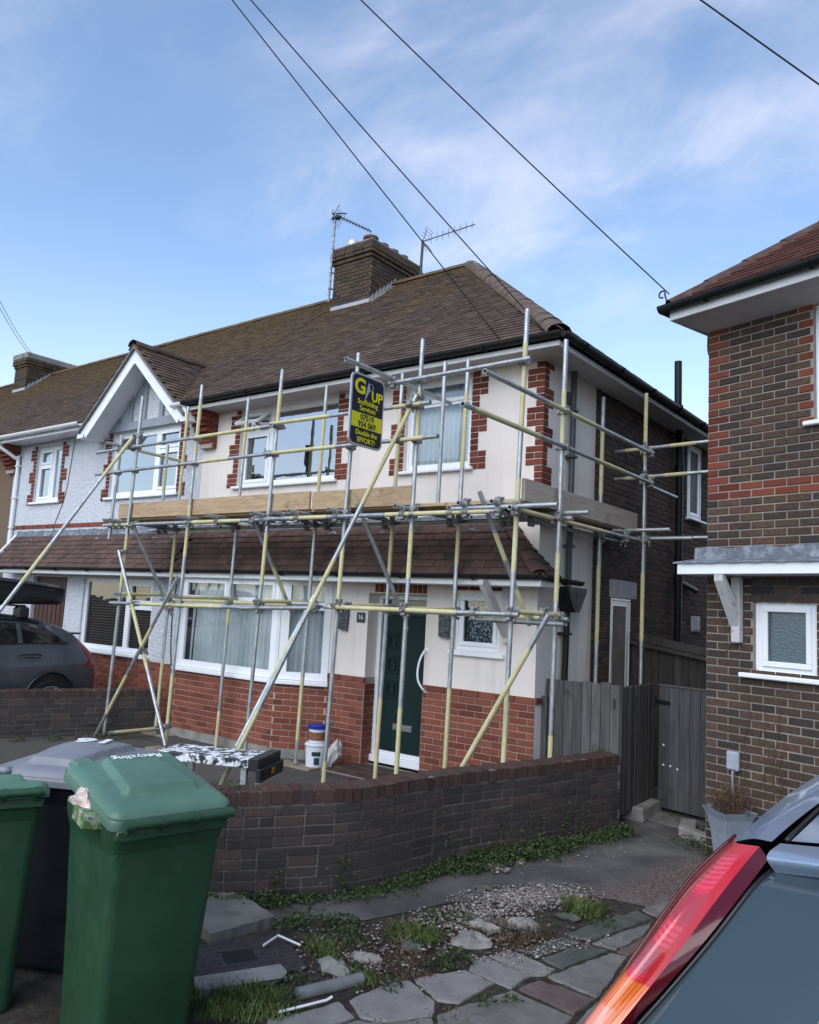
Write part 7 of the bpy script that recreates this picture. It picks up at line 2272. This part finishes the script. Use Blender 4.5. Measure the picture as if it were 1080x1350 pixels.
# wheel arches and wheels
for y in (-1.55, -4.42):
    for s in (1, -1):
        mb = MB(); ring_ = [(XC + s * .958, y + .40 * math.cos(q), .46 + .46 * math.sin(q)) for q in np.linspace(-.25, math.pi + .25, 24)]
        mb.sweep(ring_, .022, 6); obj('arch_trim', mb, M_TRIM, suv, 'all')
        mb = MB(); mb.add([(XC + s * .952, y + .40 * math.cos(q), .46 + .46 * math.sin(q)) for q in np.linspace(-.25, math.pi + .25, 24)], [tuple(range(24))]); obj('arch_lining', mb, M_BLACKPAINT, suv, recalc=False)
        wm = Matrix.Translation((XC + s * .86, y, .46)) @ Matrix.Rotation(s * math.pi / 2, 4, 'Y')
        mb = MB(); mb.lathe([(.22, .05), (.27, .105), (.33, .11), (.362, .08), (.365, -.1), (.2, -.1), (.2, .05)], n=32, M=wm); wh = obj('wheel', mb, M_RUB, suv, True)
        mb = MB()
        for k in range(5):
            q = 2 * math.pi * k / 5 + .3; mb.tube(xf([(0, 0, .10)], wm)[0], xf([(.24 * math.cos(q), .24 * math.sin(q), .11)], wm)[0], .022, 6)
        mb.lathe([(.225, .06), (.245, .112), (.262, .11), (.265, .07)], n=28, M=wm); obj('rim', mb, M_ALU, wh, True)
mb = MB(); mb.sweep(catmull([on_side(y, .93, .012) for y in np.linspace(-1.7, -3.7, 8)], 20), .016, 6); obj('roof_rail', mb, M_TRIM, suv, 'all')
# roof box on its bars: separate thing resting on the car
rb = thing('roof_box', 'long black roof box carried on bars on top of the grey SUV', 'roof box', (XC + .1, -2.6, 1.86))
G = []
for y, s, z0, z1 in ((-1.31, .78, 1.97, 2.13), (-1.33, .93, 1.92, 2.165), (-1.40, .98, 1.895, 2.185), (-1.6, 1, 1.89, 2.205), (-2.2, 1, 1.88, 2.25), (-2.9, .98, 1.88, 2.28), (-3.3, .85, 1.90, 2.20), (-3.55, .55, 1.94, 2.06)):
    hw = .40 * s; G.append([(XC + .30 + a, y, b) for a, b in ((-hw, z0 + .03), (-hw * .93, z0), (hw * .93, z0), (hw, z0 + .03), (hw * 1.02, (z0 + z1) / 2 + .02), (hw * .97, z1 - .05), (hw * .80, z1), (-hw * .80, z1), (-hw * .97, z1 - .05), (-hw * 1.02, (z0 + z1) / 2 + .02), (-hw, z0 + .03))])
G = np.array(G); mb = MB().grid(G); mb.add(G[0, :-1], [tuple(range(10))]); mb.add(G[-1, :-1], [tuple(range(10))])
bx = obj('shell', mb, simple('gloss_black_box', (.010, .011, .015), .25, .5), rb, 40)
mb = MB(); mb.sweep([G[k, 5] + np.array([.004, 0, 0]) for k in range(8)], .012, 5); obj('seam', mb, M_TRIM, rb, 'all')
mb = MB()
for k in range(3): mb.box(XC + .708, XC + .714, -2.6 + 0, -1.5, 1.925 + k * .03, 1.932 + k * .03)
obj('groove', mb, M_TRIM, rb)
for y in (-1.95, -2.9):
    mb = MB(); mb.bbox(XC - .70, XC + .70, y - .045, y + .045, 1.845, 1.872, .01); mb.bbox(XC + .56, XC + .74, y - .09, y + .09, 1.67, 1.846, .03); mb.bbox(XC - .74, XC - .56, y - .09, y + .09, 1.67, 1.846, .03); obj('roof_bar', mb, M_TRIM, suv)
